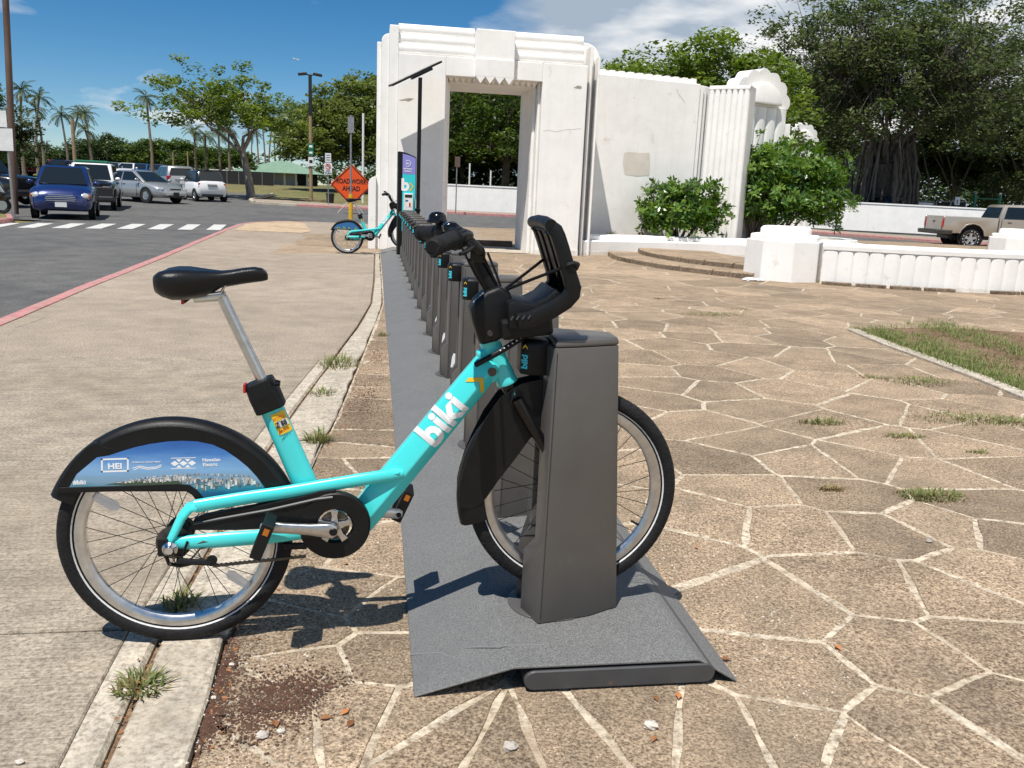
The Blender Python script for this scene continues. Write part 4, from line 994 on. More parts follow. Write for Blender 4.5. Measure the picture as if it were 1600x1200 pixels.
def station_plate(k):
    y0=1.955+3.22*k; y1=y0+3.21
    root=thing('station_plate',(.5,y0,0),'x','base plate','station base plates')
    sec=[(.105,.0),(.352,.066),(.36,.0672),(.842,.0672),(.852,.066),(.868,.058),(.962,.0)]
    top=[(x,z+.0085) for x,z in sec]
    top[0]=(.105,.0065); top[-1]=(.966,.0065)
    rows=[[V(x,y,z) for x,z in sec]+[V(x,y,z) for x,z in top[::-1]] for y in np.linspace(y0,y1,3)]
    MB().loft(rows).build('tread_plate','plategrey',root,bevel=.0025,seg=1)
    st=[]
    for a in np.linspace(-90,90,9): st.append((.872+.027*math.cos(rad(a)),.034+.027*math.sin(rad(a))))
    for a in np.linspace(90,270,9): st.append((.412+.027*math.cos(rad(a)),.034+.027*math.sin(rad(a))))
    MB().prism([V(x,y0-.004,z) for x,z in st],(0,3.205,0)).build('end_beam','endcap',root,bevel=.003,seg=1)
    return root
def scuffs(root):
    for pl in ([(640,1023),(668,1021),(690,1020),(700,1026)],[(725,1012),(780,1010),(820,1007),(850,1008)]):
        MB().tube([at_z(x,y,.0768 if x>760 else .0085+.067*max(0,min(1,(at_z(x,y,.05).x-.105)/.247))) for x,y in pl],.0016,4).build('scuff_mark','endcap_scuff',root)
P0_=station_plate(0); P0_['label']='grey anti-slip station plate under the big bicycle, open rounded end towards the camera'
PL=['second grey station plate of the row, behind the first plate','third grey station plate of the row, in the middle','fourth grey station plate of the row, before the totem plate','farthest grey station plate carrying the totem and far bicycle']
for k in range(1,5):
    d=copy_tree(P0_); d.location=V(.5,1.955+3.22*k,0); d['label']=PL[k-1]
scuffs(P0_)
# second bicycle, same fleet, other panel print
b2=copy_tree(BIKE); b2.location=BIKE.location+V(0,PITCH_D*18,0)
b2['label']='small far teal shared bicycle docked beside the white arch, green patterned fender'
def strip_children(o,names):
    for ch in list(o.children):
        strip_children(ch,names)
        if ch.name.split('.')[0] in names: bpy.data.objects.remove(ch,do_unlink=True)
for ch in list(b2.children):
    if ch.name.startswith('rear_fender'):
        for g in list(ch.children):
            if g.name.startswith('fender_panel'):
                strip_children(g,['lettering','lettering_frame','printed_skyline','printed_shore','swoosh_mark','diamond_mark'])
                g.data=g.data.copy(); g.data.materials[0]=MT['prt_blue']
                mb=MB(); rg=random.Random(2); r0=BIKE.location
                for k in range(46):
                    x=rg.uniform(125,392); yb=762 if x<290 else 775-(x-320)*.12; h=rg.uniform(14,38)*(0.6+.4*math.sin(x*.09)); 
                    if x>370: h=min(h,14)
                    if x<150: h=min(h,15)
                    w=rg.uniform(7,13)
                    a=-.0390-rg.uniform(0,.0012)
                    mb.add([B(x-w/2,yb,a),B(x+w/2,yb,a),B(x+w/2,yb-h*.75,a),B(x,yb-h,a),B(x-w/2,yb-h*.75,a)],[(0,1,2,3,4)])
                ORG[g.name]=Vector(r0); o=mb.build('printed_pattern','prt_green',g)
# ---------------- information totem with solar mast
def totem():
    c=V(.545,16.0,.075); root=thing('info_totem',tuple(c),'slim black and teal information totem with purple header and solar mast','totem')
    rz=rad(7); R=Matrix.Rotation(rz,3,'Z'); ex=R@V(1,0,0); ey=R@V(0,1,0)
    def pt(a,b,z): return c+ex*a+ey*b+V(0,0,z-.075)
    w,d=.32,.13
    prof=[pt(-w/2,d/2,.075),pt(-w/2,-d/2,.075)]
    body=MB(); top=[]
    out=[(-w/2,.075),(w/2,.075),(w/2,1.80)]+[(w/2-w*t,1.80+.09*math.sin(math.pi*.5*t)) for t in np.linspace(.1,1,8)]
    body.prism([pt(a,-d/2,z) for a,z in out],ey*d)
    body=body.build('totem_body','black',root,bevel=.008)
    f=-d/2-.004
    pan=[(-w/2+.075,.50),(w/2-.012,.50),(w/2-.012,1.50),(-w/2+.075,1.50)]
    MB().prism([pt(a,f,z) for a,z in pan],ey*.003).build('teal_panel','kteal',body)
    pp=[(-w/2+.075,1.503),(w/2-.012,1.503),(w/2-.012,1.785),(0.05,1.825),(-w/2+.075,1.855)]
    hp=MB().prism([pt(a,f,z) for a,z in pp],ey*.003).build('purple_header','kpurple',body)
    MB().lathe([(.048,0),(.056,0),(.056,.002),(.048,.002)],pt(.005,f-.004,1.69),tuple(ey),28,closed_prof=True).build('circle_mark','decal',hp)
    text_obj('lettering','241',.05,pt(.005,f-.004,1.672),ex,(0,0,1),'decal',hp,bold=.0012)
    text_obj('lettering','Ala Moana',.036,pt(.008,f-.004,1.585),ex,(0,0,1),'decal',hp,bold=.0010)
    text_obj('lettering','Kalakaua',.036,pt(.008,f-.004,1.545),ex,(0,0,1),'decal',hp,bold=.0010)
    text_obj('lettering','b',.29,pt(-.035,f-.004,1.22),ex,(0,0,1),'decal',body,bold=.012)
    ch=[(.035,1.36),(.065,1.36),(.115,1.285),(.065,1.21),(.035,1.21),(.085,1.285)]
    MB().add([pt(a,f-.005,z) for a,z in ch],[(0,1,2,5),(5,2,3,4)]).build('chevron_mark','yellow',body)
    pay=MB().box(pt(.02,f-.03,1.02),(.165,.055,.30),R).build('card_reader','signwhite',body,bevel=.006)
    MB().box(pt(.02,f-.0585,1.12),(.13,.002,.05),R).build('reader_screen','signblack',pay)
    MB().box(pt(.03,f-.0585,1.00),(.10,.002,.14),R).build('notice','paper',pay)
    MB().box(pt(.045,f-.060,.97),(.03,.002,.07),R).build('notice_print','signred',pay)
    MB().box(pt(-.01,f-.060,1.04),(.05,.002,.03),R).build('notice_print','prt_blue',pay)
    mst=V(.785,16.62,.075)
    MB().box(mst+V(0,0,1.58),(.07,.07,3.16)).build('mast','black',root,bevel=.006)
    MB().box(mst+V(-.09,-.3,.8),(.22,.55,.05)).build('mast_bracket','black',root,bevel=.004)
    dx=V(.895,0,.468).normalized(); dy=V(0,1,.118).normalized(); dy=(dy-dx*dy.dot(dx)).normalized(); nz=dx.cross(dy); RR=Matrix((dx,dy,nz)).transposed()
    pc=V(.70,17.22,3.36)
    sp=MB().box(pc,(1.0,1.24,.035),RR).build('solar_panel','black',root,bevel=.004)
    for i in range(3):
        for j in range(4): MB().box(pc+RR@V(-.32+.32*i,-.45+.30*j,.0185),(.30,.28,.003),RR).build('solar_cell','solar',sp)
    MB().box(pc+RR@V(.08,-.5,-.035),(.42,.3,.05),RR).build('panel_bracket','black',sp,bevel=.006)
totem()
# ================================================================ WHITE ARCH AND TERRACE WALLS
AY=18.2
MT['stepstone']=aggregate('rough_step_stone',(0.20,0.15,0.105),(0.07,0.05,0.035),(0.36,0.28,0.20),sc=40,blot=2.0,rand=0.12,bump=1.0)
def bx(mb,x0,x1,y0,y1,z0,z1): return mb.box(((x0+x1)/2,(y0+y1)/2,(z0+z1)/2),(x1-x0,y1-y0,z1-z0))
def arch():
    r=thing('white_arch',(2.3,AY,0),'tall white art deco gateway arch with stepped corners and zigzag keystone','arch')
    b=-.06; YB=20.2
    p=bx(MB(),.43,1.373,AY,YB,b,3.86).build('pier','white',r,bevel=.012,seg=1)
    # stains and a spalled patch on the left pier
    MB().add([at_y(x,y,AY-.003) for x,y in [(623,156.5),(629,155.2),(638,153.2),(647,154),(644,155.5),(638,158.5),(634,157),(626,157)]],[tuple(range(8))]).build('spalled_patch','crack',p)
    q=bx(MB(),3.345,4.28,AY,YB,b,3.86).build('pier','white',r,bevel=.012,seg=1)
    MB().tube([at_y(x,y,AY-.001) for x,y in [(849,205),(858,203),(868,206),(874,205),(881,203),(895,202),(908,201)]],.0022,4).build('crack','crack',q)
    MB().tube([at_y(x,y,AY-.001) for x,y in [(858,103),(861,112),(858,120)]],.0018,4).build('crack','crack',q)
    MB().add([at_y(x,y,AY-.003) for x,y in [(896,137),(903,133.5),(909,135),(908,139),(901,138)]],[tuple(range(5))]).build('stain','crack',q)
    bx(MB(),1.3745,3.3435,AY,YB,3.495,3.86).build('lintel','white',r,bevel=.01,seg=1)
    # stepped reveals
    for s,(xa,xb,xc) in ((-1,(1.3745,1.425,1.49)),(1,(3.3435,3.293,3.225))):
        bx(MB(),min(xa,xb),max(xa,xb),AY+.16,YB,b,3.494).build('reveal_step','white',r,bevel=.008,seg=1)
        bx(MB(),min(xb,xc),max(xb,xc),AY+.36,YB-.003,b,3.45).build('reveal_step','white',r,bevel=.02,seg=3)
    bx(MB(),1.426,3.292,AY+.38,YB-.006,3.412,3.4935).build('soffit_beam','white',r,bevel=.008,seg=1)
    # row of pointed dentils under the lintel
    n=15
    for i in range(n):
        x0=1.43+(3.285-1.43)*i/n; w=(3.285-1.43)/n
        MB().add([(x0+.003,AY+.20,3.492),(x0+w-.003,AY+.20,3.492),(x0+w-.003,AY+.375,3.492),(x0+.003,AY+.375,3.492),(x0+w/2,AY+.24,3.40),(x0+w/2,AY+.37,3.40)],[(0,1,4),(2,3,5),(0,4,5,3),(1,2,5,4),(3,2,1,0)]).build('dentil','white',r)
    # rounded courses along the top
    def course(x0,x1,par):
        prof=[(AY+.004,3.8605),(AY+.055,3.872)]
        z=3.872; y=AY+.055
        for k in range(3):
            h=.195
            for a in np.linspace(-90,90,9)[1:]:
                prof.append((y+.062-.062*math.cos(rad(a)),z+h/2+h/2*math.sin(rad(a))))
            z+=h; y+=.075
            if k<2: prof.append((y,z+.001))
        prof+=[(YB-.2,z),(YB-.004,4.1),(YB-.004,3.8605)]
        MB().loft([[V(x0,a,c) for a,c in prof],[V(x1,a,c) for a,c in prof]]).build('rounded_course','white',r,smooth=True,angle=28)
    course(.43,1.945,r); course(2.735,4.20,r)
    k=MB().prism([(1.95,AY-.13,4.40),(1.95,AY-.13,3.50),(2.73,AY-.13,3.50),(2.73,AY-.13,4.40)],(0,1.6,0)).build('keystone','white',r,bevel=.012,seg=1)
    MB().prism([(1.953,AY-.16,3.84),(1.953,AY-.16,3.505),(2.727,AY-.16,3.505),(2.727,AY-.16,3.84)],(0,.029,0)).build('keystone_face','white',r,bevel=.006,seg=1)
    for i in range(4):
        x0=1.953+.1935*i; MB().prism([(x0+.001,AY-.16,3.504),(x0+.192,AY-.16,3.504),(x0+.0965,AY-.16,3.375)],(0,.22,0)).build('zigzag_tooth','white',r)
    # stepped flanks, left and right
    bx(MB(),.25,.4285,AY+.07,YB-.1,b,4.39).build('flank_step','white',r,bevel=.01,seg=1)
    def rounded_fin(x0,x1,y0,y1,zt,rr,side):
        c=[(x0,b),(x1,b)]; arc=[]
        for a in np.linspace(0,90,8):
            if side<0: arc.append((x0+rr-rr*math.sin(rad(a)),zt-rr+rr*math.cos(rad(a))))
            else: arc.append((x1-rr+rr*math.sin(rad(a)),zt-rr+rr*math.cos(rad(a))))
        poly=[(x1,b),(x1,zt)]+arc+[(x0,b)] if side<0 else [(x0,b),(x0,zt)]+arc+[(x1,b)]
        return MB().prism([(x,y0,z) for x,z in poly],(0,y1-y0,0)).build('flank_step','white',r,bevel=.008,seg=1,smooth=True,angle=30)
    rounded_fin(.095,.2485,AY+.16,YB-.2,4.235,.14,-1)
    bx(MB(),.005,.0935,AY+.27,YB-.3,b,4.085).build('flank_step','white',r,bevel=.01,seg=1)
    rounded_fin(-.15,.0035,AY+.20,YB-.35,1.47,.15,-1)
    rounded_fin(4.2815,4.66,AY+.60,YB-.1,4.40,.34,1)
    rounded_fin(4.355,4.405,AY+.16,AY+.599,4.27,.045,1)
    bx(MB(),4.455,4.50,AY+.48,AY+.599,b,4.20).build('flank_step','white',r,bevel=.01,seg=1)
    rounded_fin(4.56,4.60,AY+.30,AY+.599,4.10,.035,1)
    # stained foot of the piers
    for x0,x1 in ((.43,1.37),(3.35,4.28)): MB().box(((x0+x1)/2,AY-.006,.05),(x1-x0,.010,.13)).build('stained_foot','white_dirty',r)
    return r
arch()
st=sheet('arch_threshold',[[(1.49,18.3),(3.22,18.3),(3.22,20.3),(1.49,20.3)]],.012,'strip')
s_=bx(MB(),1.55,3.2,20.35,20.55,-.06,.14).build('threshold_stone','stepstone',None,bevel=.01,seg=1); tag(s_,'dark stone kerb lying across the foot of the arch opening','kerb stone')
# ---- wing wall behind the planter
def wing():
    r=thing('wing_wall',(4.6,20.3,0),'plain white wing wall with crested top running right from the arch','wall')
    d=V(1,.23,0).normalized(); n=V(d.y,-d.x,0); O=V(4.62,20.3,-.06)
    def pl(s,o,z): return O+d*s+n*o+V(0,0,z+.06)
    L=3.22
    MB().prism([pl(0,0,-.06),pl(L,0,-.06),pl(L,0,4.02),pl(0,0,4.02)],-n*.5).build('wall_face','white',r,bevel=.01,seg=1)
    for i in range(13):
        a=L*(i+.5)/13; MB().box(pl(a,-.18,4.085),(.125,.16,.125),Matrix.Rotation(math.atan2(d.y,d.x),3,'Z')).build('crest_block','white',r,bevel=.006,seg=1)
    bx_=MB().prism([pl(.0,-.11,4.021),pl(L-.1,-.11,4.021),pl(L-.1,-.11,4.13),pl(0,-.11,4.13)],-n*.3).build('crest_back','white',r)
    pt=[(975,239),(982,237.5),(1000,239),(1015,238.5),(1016,256),(1014.5,274),(995,275.5),(976,272.5),(973,255)]
    def wp(px,py,o=0.004):
        dr=ray(px,py); P0=O+n*o; t=(P0-CAM).dot(n)/dr.dot(n); return CAM+dr*t
    MB().add([wp(x,y) for x,y in pt],[tuple(range(len(pt)))]).build('paint_patch','white_patch',r)
    MB().tube([wp(x,y,.001) for x,y in [(1057,139),(1060,147),(1066,154),(1070,160)]],.004,4).build('stain','crack',r)
    for k in range(3): MB().prism([pl(L+.004+.14*k,-.05-.07*k,-.06),pl(L+.135+.14*k,-.05-.07*k,-.06),pl(L+.135+.14*k,-.05-.07*k,4.0),pl(L+.004+.14*k,-.05-.07*k,4.0)],-n*.3).build('stepped_end','white',r,bevel=.008,seg=1)
wing()
def fluted_slab(name,label,p0,p1,h,n,thick,rr,cat='wall'):
    r=thing(name,(p0.x,p0.y,0),label,cat)
    d=(p1-p0); L=d.length; d=d/L; nn=V(d.y,-d.x,0)
    MB().prism([p0,p1,p1+V(0,0,h),p0+V(0,0,h)],-nn*thick).build('wall_core','white',r)
    w=L/n
    for i in range(n):
        c=p0+d*(w*(i+.5)); sec=[]
        for a in np.linspace(0,180,9): sec.append(c+d*(-(w/2-.004)*math.cos(rad(a)))+nn*(.001+rr*math.sin(rad(a))))
        MB().loft([[q+V(0,0,0) for q in sec],[q+V(0,0,h-.10) for q in sec]]).build('flute','white',r,smooth=True,angle=40)
    MB().prism([p0+nn*(rr+.003)+V(0,0,h-.099),p1+nn*(rr+.003)+V(0,0,h-.099),p1+nn*(rr+.003)+V(0,0,h-.03),p0+nn*(rr+.003)+V(0,0,h-.03)],-nn*(thick+rr+.006)).build('coping','white',r,bevel=.01,seg=1)
    return r
fluted_slab('fluted_wall_slab','white vertically fluted wall slab between wing wall and scalloped pylon',V(8.02,21.1,-.06),V(8.82,20.52,-.06),4.07,7,.62,.05)
def scallop_pylon(name,label,c,w,h,group='scalloped pylons',s=1.0):
    r=thing(name,tuple(c),label,'pylon',group)
    ang=rad(24); d=V(math.cos(ang),math.sin(ang),0); nn=V(d.y,-d.x,0)
    W=w/2
    MB().prism([c-d*W,c+d*W,c+d*W+V(0,0,h),c-d*W+V(0,0,h)],-nn*1.0*s).build('pylon_shaft','white',r,bevel=.01,seg=1)
    k=5
    for i in range(k):
        ww=w/k; cc=c-d*W+d*(ww*(i+.5)); sec=[cc+d*(-(ww/2-.006)*math.cos(rad(a)))+nn*(.002+.07*s*math.sin(rad(a))) for a in np.linspace(0,180,9)]
        MB().loft([sec,[q+V(0,0,h-.02) for q in sec]]).build('flute','white',r,smooth=True,angle=40)
    # scalloped half-round crown
    top=[]; R=W*1.02; lob=7
    for j in range(lob*6+1):
        t=j/(lob*6); a=math.pi*t; rr=R*(1.0+.10*abs(math.sin(lob*math.pi*t))); top.append(c+d*(-rr*math.cos(a))+V(0,0,h+rr*math.sin(a)*.86))
    MB().prism([q+nn*.02 for q in top],-nn*.45*s).build('scallop_crown','white',r,smooth=True,angle=25)
    inr=[]
    for j in range(25):
        a=math.pi*j/24; inr.append(c+d*(-R*.62*math.cos(a))+V(0,0,h+.05+R*.50*math.sin(a)))
    MB().prism([q+nn*.16 for q in inr],-nn*.135).build('crown_hood','white',r,smooth=True,angle=30,bevel=.02)
    MB().box(c+d*(W-.02)+nn*.12+V(0,0,h-.55),(.10,.14,.34)).build('lamp_bracket','white',r,bevel=.01)
scallop_pylon('scalloped_pylon','white fluted pylon with scalloped shell crown rising behind the larger shrub',V(9.93,22.3,-.06),1.95,3.80)
scallop_pylon('scalloped_pylon','small distant white scalloped pylon peeking out right of the larger one',V(20.35,40.5,0.0),2.0,4.2)
# ---- planter kerb
def planter():
    r=thing('planter_kerb',(5,18.8,0),'long low white stepped planter kerb curving away in front of the shrubs','planter')
    path=[(4.45,18.45),(4.95,18.78),(5.9,19.08),(6.9,19.3),(7.9,19.4),(8.9,19.45),(10.0,19.7),(11.2,20.2),(12.3,20.9),(13.0,21.7),(13.3,22.6),(13.1,23.4),(12.4,23.9)]
    P=[V(x,y,0) for x,y in path]
    def ext(prof,name,m='white'):
        rows=[]
        for k,p in enumerate(P):
            t=(P[min(k+1,len(P)-1)]-P[max(k-1,0)]).normalized(); nn=V(-t.y,t.x,0)
            rows.append([p+nn*a+V(0,0,z) for a,z in prof])
        MB().loft(rows).build(name,m,r,smooth=True,angle=35)
    ext([(0,-.06),(0,.29),(.03,.315),(.38,.325),(.38,-.06)],'kerb_tier')
    ext([(.20,.327),(.20,.395),(.23,.415),(.55,.42),(.55,.1),(.385,.1),(.385,.327)],'kerb_tier')
    ext([(-.004,-.05),(-.004,.07),(.0,.07),(.0,-.05)],'stained_foot','white_dirty')
planter()
sheet('planter_soil',[[(5.0,19.2),(6.9,19.7),(8.9,19.85),(11.0,20.5),(12.8,22.0),(12.3,23.5),(9.0,23.5),(5.0,20.5)]],.22,'dirt')
# ---- terrace steps
def terrace():
    r=thing('terrace_steps',(6,16,0),'two low curved rough stone steps between the arch and the white pedestal','steps')
    C0=V(9.9,17.3,0)
    for lv,(R,z0,z1) in enumerate(((5.0,-.03,.10),(4.35,.101,.20))):
        a0,a1=rad(163),rad(224); n=7
        for i in range(n):
            aa=a0+(a1-a0)*i/n+.003; ab=a0+(a1-a0)*(i+1)/n-.003; sec=[]
            rows=[]
            for k in range(5):
                a=aa+(ab-aa)*k/4; d=V(math.cos(a),math.sin(a),0); j=random.uniform(-.02,.02)
                rows.append([C0+d*(R+j)+V(0,0,z0),C0+d*(R+j-.01)+V(0,0,z1-.015),C0+d*(R+j-.03)+V(0,0,z1),C0+d*(R-1.6)+V(0,0,z1),C0+d*(R-1.6)+V(0,0,z0)])
            MB().loft(rows).build('step_block','stepstone' if False else 'stone',r,smooth=True,angle=30)
            MB().loft([[q[0]+(q[0]-C0).normalized()*.004,q[1]+(q[1]-C0).normalized()*.004-V(0,0,.01)] for q in rows],closed=False,caps=False).build('step_riser','stepstone',r)
terrace()
def pedestal(label,c,R=.66):
    r=thing('pedestal',tuple(c),label,'pedestal','white octagonal pedestals')
    def octo(rr,z,rot=rad(22.5+10)): return [c+V(rr*math.cos(rot+k*math.pi/4),rr*math.sin(rot+k*math.pi/4),z) for k in range(8)]
    MB().loft([octo(R,-.04),octo(R*.985,.67)]).build('octagon_block','white',r,bevel=.015,seg=2)
    MB().loft([octo(R*.90,.671),octo(R*.90,.74),octo(R*.86,.765)]).build('cap_tier','white',r,bevel=.02,seg=2)
    MB().loft([octo(R*.66,.766),octo(R*.66,.85),octo(R*.62,.885),octo(R*.55,.9)]).build('cap_tier','white',r,bevel=.02,seg=2)
pedestal('large white octagonal pedestal at the left end of the fluted low wall',V(6.95,14.1,0))
pedestal('white octagonal pedestal cut by the right edge, behind the low wall',V(16.6,20.6,0),.7)
def low_wall():
    r=thing('fluted_low_wall',(9,13,0),'low white fluted parapet wall running right from the pedestal','low wall')
    C0=V(10.45,18.75,0); R=6.2; a0=rad(239.5); a1=rad(292); w=.235; n=int(R*(a1-a0)/w)
    core=[]; 
    for k in range(25):
        a=a0+(a1-a0)*k/24; d=V(math.cos(a),math.sin(a),0); core.append([C0+d*R+V(0,0,-.05),C0+d*R+V(0,0,.565),C0+d*(R-.36)+V(0,0,.565),C0+d*(R-.36)+V(0,0,-.05)])
    MB().loft(core).build('wall_core','white',r)
    cp=[]
    for k in range(33):
        a=a0+(a1-a0)*k/32; d=V(math.cos(a),math.sin(a),0); cp.append([C0+d*(R+.034)+V(0,0,.566),C0+d*(R+.038)+V(0,0,.63),C0+d*(R+.018)+V(0,0,.665),C0+d*(R-.36)+V(0,0,.675),C0+d*(R-.40)+V(0,0,.566)])
    MB().loft(cp).build('coping','white',r,smooth=True,angle=30)
    for i in range(n):
        am=a0+(a1-a0)*(i+.5)/n; d=V(math.cos(am),math.sin(am),0); t=V(-d.y,d.x,0); c=C0+d*R
        sec=[c+t*(-(w/2-.004)*math.cos(rad(a)))+d*(.002+.026*math.sin(rad(a))**.7) for a in np.linspace(0,180,11)]
        MB().loft([[q+V(0,0,-.04) for q in sec],[q+V(0,0,.0) for q in sec],[q+V(0,0,.55) for q in sec]]).build('flute','white',r,smooth=True,angle=40)
        MB().loft([[q+d*.002+V(0,0,.0) for q in sec],[q+d*.002+V(0,0,.045+.03*random.random()) for q in sec]],closed=False,caps=False).build('stained_foot','white_dirty',r,smooth=True) if i%1==0 else None
    e=thing('edging_stones',(9,12.5,0),'row of dark edging stones along the foot of the fluted wall','edging')
    nb=11
    for i in range(nb):
        if i==4: continue
        aa=a0+(a1-a0)*i/nb+.005; ab=a0+(a1-a0)*(i+1)/nb-.005; rows=[]
        for k in range(4):
            a=aa+(ab-aa)*k/3; d=V(math.cos(a),math.sin(a),0); rows.append([C0+d*(R+.17)+V(0,0,-.03),C0+d*(R+.17)+V(0,0,.05),C0+d*(R+.085)+V(0,0,.055),C0+d*(R+.085)+V(0,0,-.03)])
        MB().loft(rows).build('edging_stone','stepstone',e,bevel=.006,seg=1)
low_wall()
# ---- boundary wall along the far side of the cross road
def far_wall(label,pts,h):
    r=thing('boundary_wall',(pts[0][0],pts[0][1],rise(pts[0][1])),label,'wall','long white boundary walls')
    for (xa,ya),(xb,yb) in zip(pts,pts[1:]):
        a=V(xa,ya,rise(ya)-.05); b=V(xb,yb,rise(yb)-.05); n=V(b.y-a.y,a.x-b.x,0).normalized()
        MB().prism([a,b,b+V(0,0,h),a+V(0,0,h)],-n*.25).build('wall_panel','white',r)
        MB().prism([a+n*.03+V(0,0,h+.002),b+n*.03+V(0,0,h+.002),b+n*.03+V(0,0,h+.07),a+n*.03+V(0,0,h+.07)],-n*.31).build('wall_cap','white',r)
far_wall('white boundary wall seen through the arch opening across the road',[(3.0,47.6),(8.0,46.8),(14.0,45.6)],1.30)
far_wall('sun-dappled white boundary wall on the right, behind the pickup truck',[(14.1,45.5),(20.0,44.2),(28.0,41.6),(38.0,36.5),(50,29)],1.38)
# ================================================================ VEHICLES
MT['glass']=mat('car_glass',(0.012,0.016,0.018),0.06,spec=0.6)
MT['tyre']=mat('car_tyre',(0.014,0.014,0.014),0.8)
MT['wheelwell']=mat('wheel_well',(0.006,0.006,0.006),0.9)
MT['lampclear']=mat('head_lamp_lens',(0.55,0.56,0.58),0.12,0.3)
MT['taillamp']=mat('tail_lamp_lens',(0.42,0.012,0.012),0.15)
MT['plate_w']=mat('number_plate',(0.70,0.70,0.70),0.4)
MT['trim']=mat('black_trim',(0.015,0.015,0.016),0.5)
def paint(name,c,metal=0.3,rough=0.25): MT[name]=mat(name,c,rough,metal,coat=0.8,var=0.02,vscale=2)
paint('navy_paint',(0.012,0.028,0.13),.25); paint('silver_paint',(0.42,0.43,0.43),.55,.3); paint('white_paint',(0.78,0.78,0.78),0); paint('black_paint',(0.012,0.012,0.014),.1)
paint('beige_paint',(0.42,0.37,0.31),.4,.3); paint('grey_paint',(0.10,0.105,0.11),.3); paint('blue_paint',(0.05,0.12,0.26),.3); paint('red_paint',(0.30,0.02,0.02),.1)
def cwheel(root,x,s,W,r,rim='alu'):
    c=V(x,s*(W/2-.085),r); ax=(0,s,0)
    w=MB().lathe([(r*.62,-.09),(r*.92,-.10),(r,-.07),(r,.07),(r*.93,.098),(r*.64,.095),(r*.60,.07)],c,ax,24,closed_prof=True).build('wheel','tyre',root,smooth=True,angle=40)
    rm=MB().lathe([(r*.63,.085),(r*.58,.075),(r*.54,.045),(0,.045)],c,ax,20)
    for k in range(5):
        a=2*math.pi*k/5; d=V(math.cos(a),0,math.sin(a)); t=V(-math.sin(a),0,math.cos(a))
        rm.prism([c+V(0,s*.05,0)+t*.04,c+V(0,s*.05,0)+d*r*.56+t*.05,c+V(0,s*.05,0)+d*r*.56-t*.05,c+V(0,s*.05,0)-t*.04],(0,s*.025,0))
    rm.build('rim',rim,w,smooth=True,angle=30)
def ring_of(x,zb,zs,w,zt,crown=.0):
    h=zs-zb
    half=[(0,zb),(w*.82,zb),(w*.95,zb+.10*h),(w*.995,zb+.35*h),(w,zb+.62*h),(w*.975,zb+.92*h),(w*.90,zs+(zt-zs)*.45),(w*.72,zt-.01),(w*.40,zt+crown*.6),(0,zt+crown)]
    return [V(x,y,z) for y,z in half]+[V(x,-y,z) for y,z in half[-2:0:-1]]
